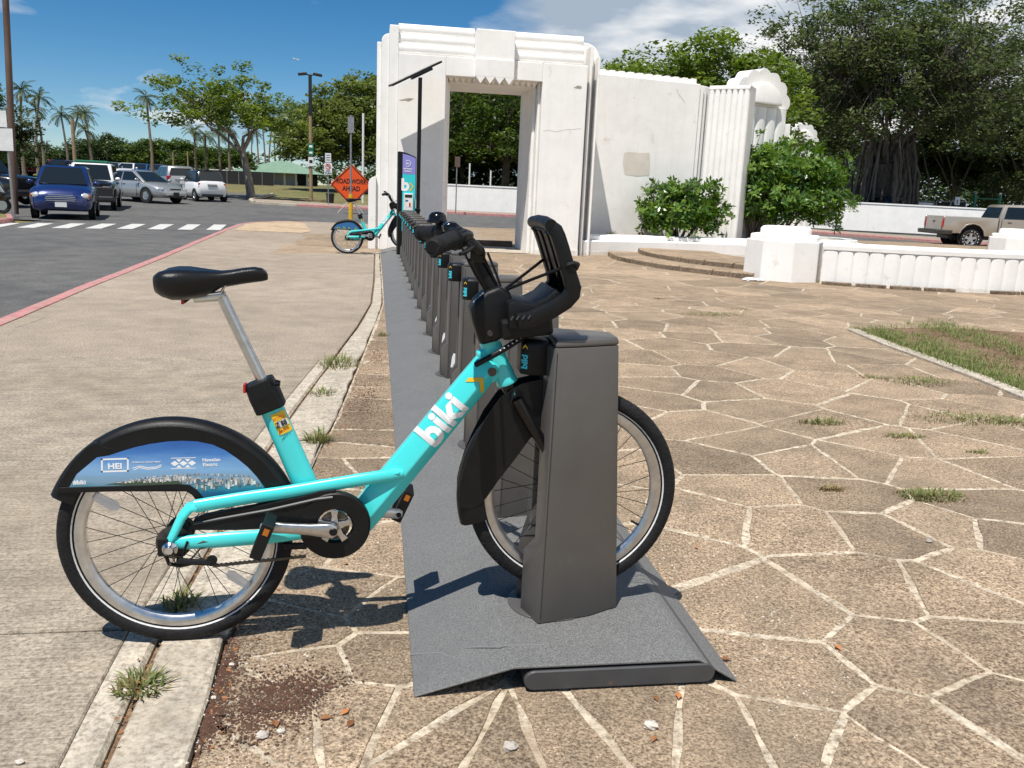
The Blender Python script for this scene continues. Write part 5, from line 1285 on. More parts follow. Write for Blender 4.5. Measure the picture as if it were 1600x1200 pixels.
def car(name,label,loc,heading,P,group='parked cars'):
    root=thing(name,loc,label,P.get('cat','car'),group,rz=math.atan2(heading[1],heading[0]),world_coords=False)
    m=P['paint']; W=P['W']; hw=W/2; L=P['L']
    body=MB().loft([ring_of(*s) for s in P['st']]).build('body',m,root,smooth=True,angle=48)
    # cabin
    (xr0,xf0,wb,zb),(xr1,xf1,wr,zr)=P['cab']
    def rect(xr,xf,w,z,c): return [V(xr,-w+c,z),V(xr+c,-w,z),V(xf-c,-w,z),V(xf,-w+c,z),V(xf,w-c,z),V(xf-c,w,z),V(xr+c,w,z),V(xr,w-c,z)]
    roofm=P.get('roof',m)
    cab=MB().loft([rect(xr0,xf0,wb,zb-.04,.06),rect(xr1,xf1,wr,zr-.03,.10),rect(xr1+.10,xf1-.10,wr-.09,zr,.12)]).build('cabin',roofm,root,bevel=.03,seg=2,smooth=True,angle=45)
    def pane(a,b,c,d,mu=.06,mv=.10,nm='window',mt='glass',mv1=None):
        a,b,c,d=map(Vector,(a,b,c,d)); n=(b-a).cross(d-a).normalized()*.008
        def q(u,v): return (a*(1-u)+b*u)*(1-v)+(d*(1-u)+c*u)*v
        mv1=mv1 or mv
        P4=[q(mu,mv),q(1-mu,mv),q(1-mu,1-mv1),q(mu,1-mv1)]
        MB().prism([p+n for p in P4],-n*1.5).build(nm,mt,cab)
    zt=zr-.03
    pane((xf0,-wb+.06,zb),(xf0,wb-.06,zb),(xf1,wr-.10,zt),(xf1,-wr+.10,zt),.03,.05,'windscreen')
    pane((xr0,wb-.06,zb),(xr0,-wb+.06,zb),(xr1,-wr+.10,zt),(xr1,wr-.10,zt),.05,P.get('rearmv',.10),'rear_window')
    for s in (-1,1):
        fr=P.get('split',[0,.5,1])
        for u0,u1 in zip(fr,fr[1:]):
            xa0=xr0+.08+(xf0-xr0-.16)*u0; xb0=xr0+.08+(xf0-xr0-.16)*u1; xa1=xr1+.10+(xf1-xr1-.2)*u0; xb1=xr1+.10+(xf1-xr1-.2)*u1
            A=[(xa0,s*wb,zb),(xb0,s*wb,zb),(xb1,s*wr,zt),(xa1,s*wr,zt)]
            if s>0: A=[A[1],A[0],A[3],A[2]]
            pane(*A,.05,.08,'side_window')
        for x in P['wh']:
            cwheel(root,x,s,W,P['wr'],P.get('rim','alu'))
            c=V(x,s*(hw-.015),P['wr']+.01)
            MB().lathe([(P['wr']*.96,0),(P['wr']*1.17,0),(P['wr']*1.17,.022),(P['wr']*.96,.022)],c,(0,s,0),24,closed_prof=True).build('wheel_arch','wheelwell',body)
        mx=P.get('mirror',xf0-.28)
        MB().sphere((mx,s*(hw+.06),zb+.07),.1,10,6,(.6,1.0,.75)).build('mirror',P.get('mirrorm',m),root,smooth=True)
        for k,(xd) in enumerate(P.get('doors',[])): MB().box((xd,s*(hw*.992),P['st'][3][1]+.36),(.012,.02,.62)).build('door_seam','trim',body)
        for k,(xd) in enumerate(P.get('handles',[])): MB().box((xd,s*(hw*1.0),zb-.12),(.16,.03,.03)).build('door_handle',m,body,bevel=.008,seg=1)
    for nm,mt,c,sz,rz in P.get('bits',[]):
        MB().box(c,sz,Matrix.Rotation(rz,3,'Z')).build(nm,mt,body,bevel=min(sz)*.3,seg=2)
    for nm,mt,c,rr,sc in P.get('balls',[]): MB().sphere(c,rr,14,8,sc).build(nm,mt,body,smooth=True)
    return root
# retro wagon
def sym(nm,mt,x,y,z,sz,a=0): return [(nm,mt,(x,y,z),sz,a),(nm,mt,(x,-y,z),sz,-a)]
wag=dict(paint='navy_paint',L=4.45,W=1.76,wh=(-1.35,1.28),wr=.33,doors=(.62,-.35),handles=(-.2,),split=(0,.30,.64,1),
  st=[(-2.20,.42,.72,.74,.84),(-2.12,.26,.92,.84,.98),(-1.4,.22,.98,.88,1.02),(-.4,.20,1.0,.88,1.04),(.55,.20,1.0,.88,1.05),(.95,.22,.94,.88,1.04),(1.5,.24,.86,.87,1.02,.03),(1.9,.26,.78,.83,.95,.03),(2.12,.27,.70,.76,.84,.02),(2.22,.34,.60,.62,.66)],
  cab=((-2.05,1.02,.80,1.03),(-1.85,.30,.64,1.62)),
  bits=sym('fog_lamp','lampclear',2.12,.55,.42,(.06,.14,.08))+[('number_plate','plate_w',(2.235,0,.46),(.02,.32,.16),0),('lower_grille','trim',(2.19,0,.36),(.05,.9,.10),0)]+[('grille_slat','chrome',((2.235,2.225,2.20,2.165,2.12)[k],0,.575+.055*k),(.05,(.80,.84,.80,.70,.52)[k],.034),0) for k in range(5)]+[('antenna','trim',(.28,0,1.72),(.015,.015,.22),0)],
  balls=[('head_lamp','lampclear',(2.05,s*.63,.70),.165,(.75,1.1,.72)) for s in (-1,1)]+[('turn_lamp','amber',(2.07,s*.76,.71),.065,(1.0,1,1)) for s in (-1,1)]+[('front_wing','navy_paint',(1.45,s*.70,.68),.34,(1.9,.62,.85)) for s in (-1,1)])
car('parked_wagon','dark blue retro wagon with chrome slatted grille facing the crosswalk',(at_y(106,343,30.6).x,30.6,-.12),(.24,-.97),wag)
suv=dict(paint='black_paint',roof='white_paint',L=4.3,W=1.8,wh=(-1.3,1.3),wr=.37,handles=(-.1,),split=(0,.4,.7,1),
  st=[(-2.1,.45,.95,.80,1.05),(-2.05,.34,1.05,.88,1.10),(-1.3,.32,1.06,.90,1.10),(-.3,.32,1.06,.90,1.12),(.7,.32,1.06,.90,1.12),(1.3,.34,1.02,.88,1.10,.02),(1.9,.36,.98,.86,1.06,.02),(2.05,.42,.92,.80,1.0)],
  cab=((-2.0,.95,.84,1.12),(-1.9,.42,.72,1.78)),
  bits=sym('head_lamp','lampclear',2.06,.62,.80,(.06,.26,.18))+[('grille_guard','trim',(2.10,0,.62),(.14,1.7,.52),0),('number_plate','plate_w',(2.20,0,.48),(.02,.3,.15),0),('bumper','trim',(2.05,0,.42),(.30,1.82,.26),0),('roof_load','signgreen',(-.6,0,1.84),(1.9,1.2,.08),0)],mirrorm='white_paint',)
car('parked_suv','boxy off-roader with white roof and black front guard behind the blue wagon',(-11.35,38.2,-.06),(.20,-.98),suv)
sed=dict(paint='silver_paint',L=4.8,W=1.8,wh=(-1.42,1.36),wr=.33,doors=(.75,-.25),handles=(-.1,-1.05),split=(0,.45,1),
  st=[(-2.38,.40,.70,.66,.86),(-2.3,.28,.86,.80,.98),(-1.6,.22,.90,.88,1.00),(-.5,.20,.92,.90,.97),(.6,.20,.92,.90,.97),(1.1,.22,.86,.89,.95,.02),(1.8,.24,.74,.86,.84,.03),(2.2,.26,.62,.78,.72,.02),(2.38,.34,.54,.62,.60)],
  cab=((-1.75,1.15,.78,.96),(-.95,.25,.62,1.46)),
  bits=sym('head_lamp','lampclear',2.16,.66,.64,(.28,.22,.13),rad(-28))+[('grille','trim',(2.335,0,.62),(.06,.62,.11),0),('number_plate','trim',(2.40,0,.44),(.02,.32,.15),0),('lower_grille','trim',(2.36,0,.33),(.06,1.0,.08),0)]+sym('tail_lamp','taillamp',-2.31,.62,.78,(.1,.34,.16),rad(20)))
SED=car('parked_sedan','silver sedan turning towards the camera beside the white compact',tuple(at_y(222,315,45.0).to_2d())+(rise(45)-.12,),(.80,-.60),sed)
hat=dict(paint='silver_paint',L=4.3,W=1.8,wh=(-1.3,1.32),wr=.35,handles=(-.1,-1.0),split=(0,.3,.66,1),
  st=[(-2.15,.42,.80,.72,.98),(-2.08,.30,1.0,.84,1.10),(-1.3,.26,1.02,.90,1.08),(-.3,.24,1.0,.90,1.06),(.7,.24,.98,.90,1.05),(1.3,.26,.92,.88,1.02,.02),(1.8,.28,.84,.84,.94,.02),(2.1,.32,.72,.72,.80)],
  cab=((-2.02,1.15,.80,1.06),(-1.75,.35,.66,1.66)),rearmv=.16,
  bits=sym('tail_lamp','taillamp',-2.06,.70,1.02,(.12,.26,.20),rad(15))+[('rear_bumper','trim',(-2.10,0,.42),(.22,1.66,.24),0),('number_plate','plate_w',(-2.19,0,.78),(.02,.32,.15),0),('chrome_strip','chrome',(-2.16,0,.92),(.03,.8,.05),0)])
car('parked_hatchback','silver crossover seen from behind between sedan and white compact',tuple(at_y(272,305,53.0).to_2d())+(rise(53)-.12,),(-.42,.91),hat)
smt=dict(paint='white_paint',L=2.7,W=1.6,wh=(-.92,.92),wr=.29,doors=(.55,),split=(0,1),roof='black_paint',
  st=[(-1.34,.36,.70,.70,.90),(-1.26,.24,.86,.78,1.02),(-.7,.20,.92,.80,1.02),(.2,.20,.92,.80,1.0),(.7,.22,.86,.79,.98),(1.1,.24,.76,.74,.86),(1.32,.32,.60,.60,.64)],
  cab=((-1.24,.95,.74,.99),(-.98,.42,.62,1.53)),rearmv=.08,
  bits=sym('tail_lamp','taillamp',-1.29,.66,.86,(.06,.10,.10))+sym('tail_lamp','taillamp',-1.30,.66,.72,(.06,.10,.10))+[('number_plate','galv',(-1.36,0,.80),(.02,.5,.12),0),('rear_valance','trim',(-1.33,0,.30),(.12,1.1,.14),0)])
car('parked_compact','tiny white two-seat compact with black roof seen from behind near the tree',tuple(at_y(318,307,48.5).to_2d())+(rise(48.5)-.12,),(-.50,.87),smt)
dk=dict(sed); dk=dict(suv,paint='black_paint',roof='black_paint',mirrorm='black_paint',bits=sym('head_lamp','lampclear',2.06,.62,.80,(.06,.26,.18))+[('bumper','trim',(2.05,0,.42),(.30,1.82,.26),0)])
car('parked_suv','black off-roader parked beyond the verge, half hidden by the blue wagon',(-15.2,37.0,.04),(.95,-.30),dk)
car('parked_suv','black off-roader at the left edge behind the brown pole',(-19.3,38.0,.08),(.95,-.30),dk)
# far row of small parked cars under the trees
rg=random.Random(11); far_src={}
def recol(root,frm,to):
    for ch in root.children_recursive:
        if ch.data and ch.data.materials and ch.data.materials[0]==MT[frm]:
            ch.data=ch.data.copy(); ch.data.materials[0]=MT[to]
cols=['white_paint','blue_paint','grey_paint','silver_paint','red_paint','black_paint','blue_paint','white_paint','grey_paint','silver_paint','white_paint','blue_paint','grey_paint']
for k,cn in enumerate(cols):
    if cn not in far_src:
        c=copy_tree(SED); recol(c,'silver_paint',cn); far_src[cn]=c
    else: c=copy_tree(far_src[cn])
    y=86+rg.uniform(-1,1); x=at_y(-20+k*22+rg.uniform(-3,3),275,y).x
    c.location=(x,y,rise(y)-.12); c.rotation_euler=(0,0,rad(-90)+rg.uniform(-.08,.08))
    c['label']='small distant %s car, %s from the left in the row under the far trees'%(cn.split('_')[0],(['first']+ORD[1:])[k]); c['group']='distant row of parked cars'
c=copy_tree(far_src['blue_paint']); c.location=(30.6,49.5,.55); c.rotation_euler=(0,0,rad(200)); c['label']='blue-grey car roof showing above the wall behind the pickup bed'; c['group']='parked cars'
# pickup truck
def pickup():
    root=thing('pickup_truck',tuple(at_y(1525,398,31.3).to_2d()+V(1.45*math.cos(rad(-14)),1.45*math.sin(rad(-14))).to_2d()+V(-.2,.78).to_2d())+(-.12,),'beige pickup truck with chrome wheels, driving out of frame on the right','pickup',rz=rad(-14),world_coords=False)
    hw=.96; m='beige_paint'
    def side(s):
        out=[(-2.60,.62),(-2.62,1.18),(-2.58,1.22),(-.52,1.22),(-.52,.50),(-.95,.50),(-1.03,.72),(-1.20,.90),(-1.45,.96),(-1.70,.90),(-1.87,.72),(-1.92,.58),(-2.35,.56)]
        return MB().prism([(x,s*hw,z) for x,z in out],(0,-s*.10,0)).build('bed_side',m,root,bevel=.025,seg=2,smooth=True,angle=40)
    for s in (-1,1):
        b=side(s)
        MB().box((-1.55,s*(hw-.004),.66),(1.9,.012,.03)).build('side_trim','trim',b) if False else None
        MB().tube([(-1.93,s*(hw+.004),.58),(-1.87,s*(hw+.01),.73),(-1.70,s*(hw+.012),.91),(-1.45,s*(hw+.012),.975),(-1.20,s*(hw+.012),.91),(-1.03,s*(hw+.01),.73),(-.96,s*(hw+.004),.52)],.028,8).build('arch_lip',m,b,smooth=True)
        MB().box((-2.585,s*(hw-.055),.97),(.06,.13,.34)).build('tail_lamp','taillamp',b,bevel=.012)
        MB().lathe([(0,0),(.50,0),(.50,.02),(0,.02)],(-1.45,s*.84,.46),(0,s,0),24).build('wheel_well','wheelwell',b)
        for x in (-1.45,1.75):
            c=V(x,s*.80,.375); r=.375
            w=MB().lathe([(r*.60,-.12),(r*.92,-.13),(r,-.09),(r,.09),(r*.94,.125),(r*.64,.125),(r*.58,.10)],c,(0,s,0),32,closed_prof=True).build('wheel','tyre',root,smooth=True,angle=40)
            rm=MB().lathe([(r*.64,.118),(r*.58,.11),(r*.52,.05),(r*.30,.03),(r*.26,.09),(0,.095)],c,(0,s,0),24)
            for k in range(5):
                a=2*math.pi*k/5+.3; d=V(math.cos(a),0,math.sin(a)); t=V(-math.sin(a),0,math.cos(a)); q=c+V(0,s*.06,0)
                rm.prism([q+d*.09+t*.045,q+d*r*.55+t*.055,q+d*r*.55-t*.055,q+d*.09-t*.045],(0,s*.035,0))
            rm.build('rim','alu',w,smooth=True,angle=30)
            MB().lathe([(r*.70,.1262),(r*.80,.1275),(r*.80,.1262)],c,(0,s,0),24).build('tyre_lettering','decal',w) if False else None
            for k in range(16):
                if k in (5,6,13,14): continue
                a=2*math.pi*k/16; d=V(math.cos(a),0,math.sin(a)); t=V(-math.sin(a),0,math.cos(a)); q=c+V(0,s*.1265,0)+d*r*.80
                MB().add([q+t*.018-d*.012,q-t*.018-d*.012,q-t*.018+d*.012,q+t*.018+d*.012],[(0,1,2,3)]).build('tyre_letter','decal',w)
    MB().box((-2.565,0,.93),(.06,1.64,.56)).build('tailgate',m,root,bevel=.015)
    MB().box((-2.60,0,1.0),(.02,.22,.05)).build('tailgate_handle','trim',root)
    MB().box((-1.55,0,.66),(2.0,1.70,.05)).build('bed_floor','trim',root)
    MB().box((-.545,0,.95),(.05,1.70,.52)).build('bed_front',m,root)
    MB().box((-2.74,0,.60),(.20,1.94,.16)).build('rear_bumper','steel_dark',root,bevel=.03)
    for s in (-1,1):
        MB().box((-2.45,s*.94,.60),(.50,.10,.16)).build('bumper_end','steel_dark',root,bevel=.02)
    cab=MB().loft([[V(x,-y,z) for x,y in ((-.48,-hw+.0),(1.25,-hw),(1.25,hw),(-.48,hw))] for z in (.50,1.18)]).build('cab',m,root,bevel=.03)
    MB().loft([[V(-.46,-.88,1.181),V(1.15,-.88,1.181),V(1.15,.88,1.181),V(-.46,.88,1.181)],[V(-.28,-.74,1.70),V(.55,-.74,1.70),V(.55,.74,1.70),V(-.28,.74,1.70)],[V(-.20,-.62,1.75),V(.48,-.62,1.75),V(.48,.62,1.75),V(-.20,.62,1.75)]]).build('cab_top',m,cab,bevel=.03,smooth=True,angle=40)
    for s in (-1,1):
        a=[V(-.30,s*.886,1.21),V(.95,s*.886,1.21),V(.50,s*.762,1.655),V(-.17,s*.762,1.655)]
        MB().prism(a,(0,s*.008,0)).build('side_window','glass',cab)
        MB().box((-.40,s*(hw+.003),.85),(.02,.012,.62)).build('door_seam','trim',cab); MB().box((-.10,s*(hw+.004),1.06),(.14,.02,.03)).build('badge','trim',cab)
    MB().prism([V(-.468,-.74,1.23),V(-.468,.74,1.23),V(-.305,.64,1.64),V(-.305,-.64,1.64)],(-.012,0,.0)).build('rear_window','glass',cab)
    MB().loft([[V(1.252,-hw,z0),V(1.252,hw,z0),V(2.6,.90,z0),V(2.6,-.90,z0)] for z0 in (.50,1.10)]).build('hood',m,root,bevel=.05)
    MB().box((0,0,.42),(4.4,1.1,.14)).build('chassis','trim',root)
    MB().box((-.72+.1,-.9,.58),(.5,.06,.14)).build('rocker_panel',m,root) if False else None
    MB().cyl((-1.45,-.78,.375),(-1.45,.78,.375),.06).build('rear_axle','trim',root)
pickup()
# scooter at the left edge
def scooter():
    b=at_z(4,334,0); root=thing('motor_scooter',tuple(b),'dark motor scooter with silver side panel at the left edge of the verge','scooter',rz=rad(10),world_coords=False)
    for x in (0.0,-1.2):
        w=MB().lathe([(.15,-.05),(.22,-.055),(.25,0),(.22,.055),(.15,.05)],(x,0,.25),(0,1,0),20,closed_prof=True).build('wheel','tyre',root,smooth=True); MB().lathe([(0,-.03),(.15,-.03),(.15,.03),(0,.03)],(x,0,.25),(0,1,0),14).build('rim','alu',w)
    MB().loft([[V(-.25,-.14,.30),V(-.25,.14,.30),V(-.18,.14,.30),V(-.18,-.14,.30)],[V(.02,-.2,.62),V(.02,.2,.62),V(.14,.16,.58),V(.14,-.16,.58)],[V(-.12,-.16,.98),V(-.12,.16,.98),V(-.03,.13,.98),V(-.03,-.13,.98)]]).build('front_shield','black_paint',root,bevel=.03,smooth=True)
    MB().prism([V(.15,-.17,.62),V(.0,-.205,.66),V(-.10,-.205,.9),V(.02,-.17,.86)],(0,-.01,0)).build('side_panel','silver_paint',root)
    MB().sphere((.02,0,.5),.26,12,8,(1,.4,.5)).build('front_mudguard','black_paint',root,smooth=True)
    MB().loft([[V(-1.45,-.15,.45),V(-1.45,.15,.45),V(-.5,.16,.40),V(-.5,-.16,.40)],[V(-1.5,-.17,.72),V(-1.5,.17,.72),V(-.55,.15,.66),V(-.55,-.15,.66)]]).build('rear_body','black_paint',root,bevel=.04,smooth=True)
    MB().box((-.95,0,.77),(.75,.28,.10)).build('seat','saddle',root,bevel=.03); MB().tube([(-.08,-.34,1.04),(-.10,-.1,1.02),(-.10,.1,1.02),(-.08,.34,1.04)],.018,8).build('handlebar','black',root)
    for s in (-1,1): MB().sphere((-.04,s*.34,1.16),.05,8,6,(.3,1,.7)).build('mirror','black',root)
    MB().box((-.45,0,.33),(.5,.24,.06)).build('footboard','black',root)
scooter()
# ================================================================ STREET FURNITURE
def post(name,label,cat,px,py,y,h,r,m,group=None,lean=(0,0),n=12,top=.9):
    b=at_y(px,py,y); b.z=rise(y)-.05; root=thing(name,tuple(b),label,cat,group)
    MB().tube([b,b+V(lean[0]*.5,lean[1]*.5,h*.5),b+V(lean[0],lean[1],h)],[r,r*(1+top)/2,r*top],n).build('shaft',m,root,smooth=True,angle=50)
    return root,b
pb=at_y(23,322,29.6)
tp_=at_y(5.5,-70,29.6); post('utility_pole','tall brown weathered pole leaning beside the left edge verge','pole',23,322,29.6,tp_.z,.10,'brownpole',lean=(tp_.x-pb.x,0))
# leaning sign post on the verge with two white plates seen from behind
def verge_sign():
    b=at_y(21,330,26.5); b.z=0; root=thing('verge_sign',tuple(b),'white sign plates seen from behind on a leaning post at left edge','sign')
    t=at_y(7,168,26.5); MB().tube([b,t],.035,8).build('post','galv',root,smooth=True)
    for a,c in (((-14,172),(11,198)),((-12,200),(21,235))):
        q=[at_y(a[0],c[1],26.44),at_y(c[0],c[1]+1,26.44),at_y(c[0]-2,a[1]+1,26.44),at_y(a[0],a[1],26.44)]
        MB().prism(q,(0,.02,0)).build('sign_plate','signwhite',root)
verge_sign()
# double headed street lamp
def lamp():
    y=52.7; r,b=post('street_lamp','double-headed street lamp on a tan pole with small signs','street lamp',486,310,y,6.95,.11,'tanpole',top=.75)
    t=b+V(0,0,6.95)
    MB().cyl(t-V(0,0,2.2),t+V(0,0,.02),.105,.095,10).build('upper_sleeve','trim',r)
    for s in (-1,1):
        MB().tube([t,t+V(s*.25,0,.05)],.04,6).build('arm','trim',r); MB().box(t+V(s*.42,0,.05),(.5,.3,.14),Matrix.Rotation(s*rad(8),3,'Y')).build('lamp_head','trim',r,bevel=.03)
    for z,m,h in ((3.05,'signgreen',.34),(2.70,'signgreen',.3),(2.2,'signwhite',.5)):
        p=MB().box(b+V(.02,-.14,z),(.30,.02,h)).build('sign_plate',m,r)
        MB().box(b+V(.02,-.152,z),(.18,.004,h*.35)).build('sign_print','decal' if m!='signwhite' else 'signblack',p)
lamp()
def noturn():
    y=47.2; r,b=post('traffic_sign','two small white traffic plates with a red circle on a thin post','sign',513,318,y,2.66,.03,'galv')
    MB().box(b+V(0,-.05,2.42),(.30,.02,.46)).build('sign_plate','signwhite',r)
    q=MB().box(b+V(0,-.05,1.86),(.40,.02,.60)).build('sign_plate','signwhite',r)
    MB().lathe([(.10,-.003),(.14,-.003),(.14,.003),(.10,.003)],b+V(0,-.064,1.97),(0,1,0),20,closed_prof=True).build('red_ring','signred',q)
    MB().tube([b+V(.05,-.063,1.9),b+V(.05,-.063,2.0),b+V(0,-.063,2.03),b+V(-.05,-.063,1.98)],.014,5).build('arrow_mark','signblack',q)
    MB().box(b+V(0,-.063,2.02),(.26,.004,.04),Matrix.Rotation(rad(45),3,'Y')).build('slash_mark','signred',q)
    for i,w in enumerate(('NO','TURN')): text_obj('lettering',w,.13,b+V(0,-.064,1.71-.12*i),(1,0,0),(0,0,1),'signblack',q,bold=.004)
    for k in range(3): MB().box(b+V(0,-.062,2.55-.12*k),(.2,.003,.035)).build('sign_print','signblack',r)
noturn()
def roadwork():
    y=41.0; c=at_y(549,289,y); b=V(c.x,y,rise(y)-.1); r=thing('roadwork_sign',tuple(b),'orange diamond ROAD WORK AHEAD sign on a low folding stand','sign')
    h=.945
    sg=MB().prism([c+V(0,0,h),c+V(-h,0,0),c+V(0,0,-h),c+V(h,0,0)],(0,.02,0)).build('sign_panel','orange',r)
    for i in range(4):
        d=[V(0,0,1),V(-1,0,0),V(0,0,-1),V(1,0,0)]; a=c+d[i]*(h-.07); e=c+d[(i+1)%4]*(h-.07); a.y=e.y=y-.004
        MB().tube([a,e],.018,4).build('border_line','signblack',sg)
    text_obj('lettering','ROAD WORK',.30,c+V(0,-.006,.06),(1,0,0),(0,0,1),'signblack',sg,bold=.008,sx=.72)
    text_obj('lettering','AHEAD',.30,c+V(0,-.006,-.26),(1,0,0),(0,0,1),'signblack',sg,bold=.008,sx=.80)
    for s in (-1,1):
        for f in (-.5,.5): MB().tube([c+V(s*.1,.05,-h*.75),b+V(s*.6,f,0)],.018,6).build('stand_leg','galv',r)
    MB().tube([c+V(0,.04,-h*.9),c+V(0,.04,h*.9)],.025,6).build('spine','galv',r)
roadwork()
def yellow_post():
    y=35.5; r,b=post('sign_pole','dark sign pole with a bright yellow lower sleeve, before the orange sign','sign pole',548,338,y,3.98,.042,'galv')
    MB().cyl(b,b+V(0,0,.98),.085,.085,14).build('yellow_sleeve','bollardyellow',r,smooth=True)
    MB().box(b+V(.0,-.05,3.62),(.24,.03,.60)).build('sign_plate','galv',r)
yellow_post()
post('white_pole','plain white slender pole standing behind the orange sign','pole',567,303,52.0,5.0,.07,'signwhite')
post('wooden_pole','tan wooden pole rising between the three distant palms','pole',118,268,62.0,4.2,.12,'tanpole')
post('wooden_pole','short tan pole behind the silver crossover, the right one','pole',295,290,62.0,2.5,.05,'tanpole')
post('wooden_pole','short tan pole behind the silver crossover, the left one','pole',272,285,66.0,2.4,.05,'tanpole')
def thin_sign():
    y=43.6; r,b=post('thin_sign_post','thin sign post with brown plate seen through the arch opening','sign',712,330,y,2.75,.03,'galv'); MB().box(b+V(.02,-.04,2.5),(.26,.02,.5)).build('sign_plate','brownpole',r)
thin_sign()
for px,lb in ((733,'white lamp pole among the trees seen through the arch, left one'),(766,'white lamp pole among the trees seen through the arch, right one')): post('park_pole',lb,'pole',px,296,60.0,2.6 if px<750 else 2.2,.06,'signwhite')
def bin_():
    y=50.5; b=at_y(516,306,y); b.z=rise(y)-.1; r=thing('litter_bin',tuple(b),'dark green litter bin on the far grass left of orange sign','bin')
    MB().lathe([(0,0),(.19,0),(.22,.45),(.23,.50),(0,.52)],b,(0,0,1),18).build('drum','trim',r,smooth=True,angle=40); MB().lathe([(.23,.50),(.25,.52),(.23,.58),(.0,.60)],b,(0,0,1),18).build('lid','trim',r,smooth=True,angle=40)
bin_()
def pavilion():
    y=108.; z0=rise(y)-.1; x0=at_y(372,270,y).x; x1=at_y(497,270,y).x; xa=at_y(435,250,y); ez=at_y(435,270,y).z
    r=thing('park_pavilion',((x0+x1)/2,y+5,z0),'low park pavilion with pale green hipped roof beyond the lawn','pavilion')
    MB().add([(x0-.6,y-.6,ez),(x1+.6,y-.6,ez),(x1+.6,y+11,ez),(x0-.6,y+11,ez),(xa.x-.3,y+5,xa.z+.15),(xa.x+.3,y+5,xa.z+.15)],[(0,1,5,4),(1,2,5),(2,3,4,5),(3,0,4),(3,2,1,0)]).build('roof','roofgreen',r)
    n=7
    for i in range(n):
        xx=x0+(x1-x0)*i/n; w=(x1-x0)/n
        MB().box((xx+w/2,y+1,(z0+ez)/2),(w-.25,.2,ez-z0)).build('screen_panel','fenceblk' if i not in (3,4) else 'galv',r); MB().box((xx,y+.6,(z0+ez)/2),(.22,.25,ez-z0)).build('column','signwhite',r)
    xl=at_y(328,266,y).x; ezl=at_y(360,266,y).z
    MB().box(((xl+x0)/2-.2,y+2,ezl-.1),(x0-xl-.6,6,.25)).build('flat_roof','signwhite',r)
pavilion()
def black_fence():
    y=84.; z0=rise(y)-.1; xa=at_y(262,283,y).x; xb=at_y(428,283,y).x; zt=at_y(340,266,y).z
    r=thing('screen_fence',((xa+xb)/2,y,z0),'long black fabric screen fence beyond the lawn','fence')
    n=9
    for i in range(n):
        x=xa+(xb-xa)*i/n; w=(xb-xa)/n; MB().box((x+w/2,y,(z0+zt)/2),(w-.03,.04,zt-z0)).build('screen_panel','fenceblk',r); MB().cyl((x,y,z0),(x,y,zt+.06),.035,n=6).build('post','galv',r)
black_fence()
def yard():
    # gate, posts and plates behind the right-hand wall
    y=48.5; r=thing('yard_gate',(24,y,rise(y)),'grey framed gate panels behind the right boundary wall','gate')
    for i,(a,b) in enumerate(((1432,1456),(1460,1482),(1483,1506))):
        A=at_y(a,338,y); Bq=at_y(b,338,y); zt=at_y(a,314,y).z
        for p in (A,Bq): MB().cyl((p.x,y,.2),(p.x,y,zt),.035,n=6).build('gate_post','galv',r)
        MB().cyl((A.x,y,zt),(Bq.x,y,zt),.03,n=6).build('gate_rail','galv',r); MB().box(((A.x+Bq.x)/2,y,zt-.45),((Bq.x-A.x)*.9,.02,.75)).build('gate_panel','fenceblk' if i else 'signwhite',r)
    y2=49.; g=thing('green_frame',(29,y2,rise(y2)),'green pipe frame with two posts behind the pickup','frame')
    A=at_y(1519,335,y2); Bq=at_y(1558,337,y2); zt=at_y(1519,303,y2).z
    for p in (A,Bq): MB().cyl((p.x,y2,.2),(p.x,y2,zt),.09,n=10).build('frame_post','signgreen',g); MB().sphere((p.x,y2,zt+.05),.10,8,6).build('post_cap','galv',g)
    MB().cyl((A.x,y2,zt-.25),(Bq.x,y2,zt-.25),.035,n=6).build('frame_rail','signgreen',g)
    s=at_y(1496,314,47.8); t=thing('yard_sign',(s.x,47.8,rise(47.8)),'small white plate with digits above the right boundary wall','sign')
    MB().box((s.x,47.8,s.z),(.34,.02,.46)).build('sign_plate','signwhite',t); MB().cyl((s.x,47.83,.2),(s.x,47.83,s.z),.025,n=6).build('post','galv',t); text_obj('lettering','5',.30,(s.x,47.785,s.z-.16),(1,0,0),(0,0,1),'signblack',t,bold=.006)
    h=thing('yard_building',(22,64,rise(64)),'pale low building with red roof edge glimpsed behind the banyan roots','building')
    zz=rise(64)
    MB().box((21,66,zz+1.3),(9,4,2.6)).build('wall','signwhite',h); MB().box((21,65.5,zz+2.75),(9.6,5.2,.25)).build('roof','redkerb',h)
    for k in range(3): MB().box((18.4+2.6*k,63.97,zz+1.5),(1.1,.06,1.0)).build('window','glass',h)
yard()
def plane():
    p=at_y(463,92.5,900.); r=thing('airliner',tuple(p),'tiny white airliner flying in the blue sky left of arch','airplane')
    d=V(1,.15,-.18).normalized()
    MB().tube([p-d*3.2,p-d*2.8,p+d*2.2,p+d*3.0],[.1,.42,.42,.08],8).build('fuselage','white_paint',r,smooth=True)
    MB().prism([p+d*.6,p-d*.3,p-d*1.3+V(.3,3.2,.2),p-d*.9+V(.3,3.2,.2)],(0,0,.08)).build('wing','silver_paint',r); MB().prism([p+d*.6,p-d*.3,p-d*1.3-V(.3,3.2,-.2),p-d*.9-V(.3,3.2,-.2)],(0,0,.08)).build('wing','silver_paint',r)
    MB().prism([p-d*2.2+V(0,0,.3),p-d*3.0+V(0,0,.3),p-d*3.4+V(0,0,1.5),p-d*3.0+V(0,0,1.5)],(0,.1,0)).build('tail_fin','silver_paint',r)
plane()
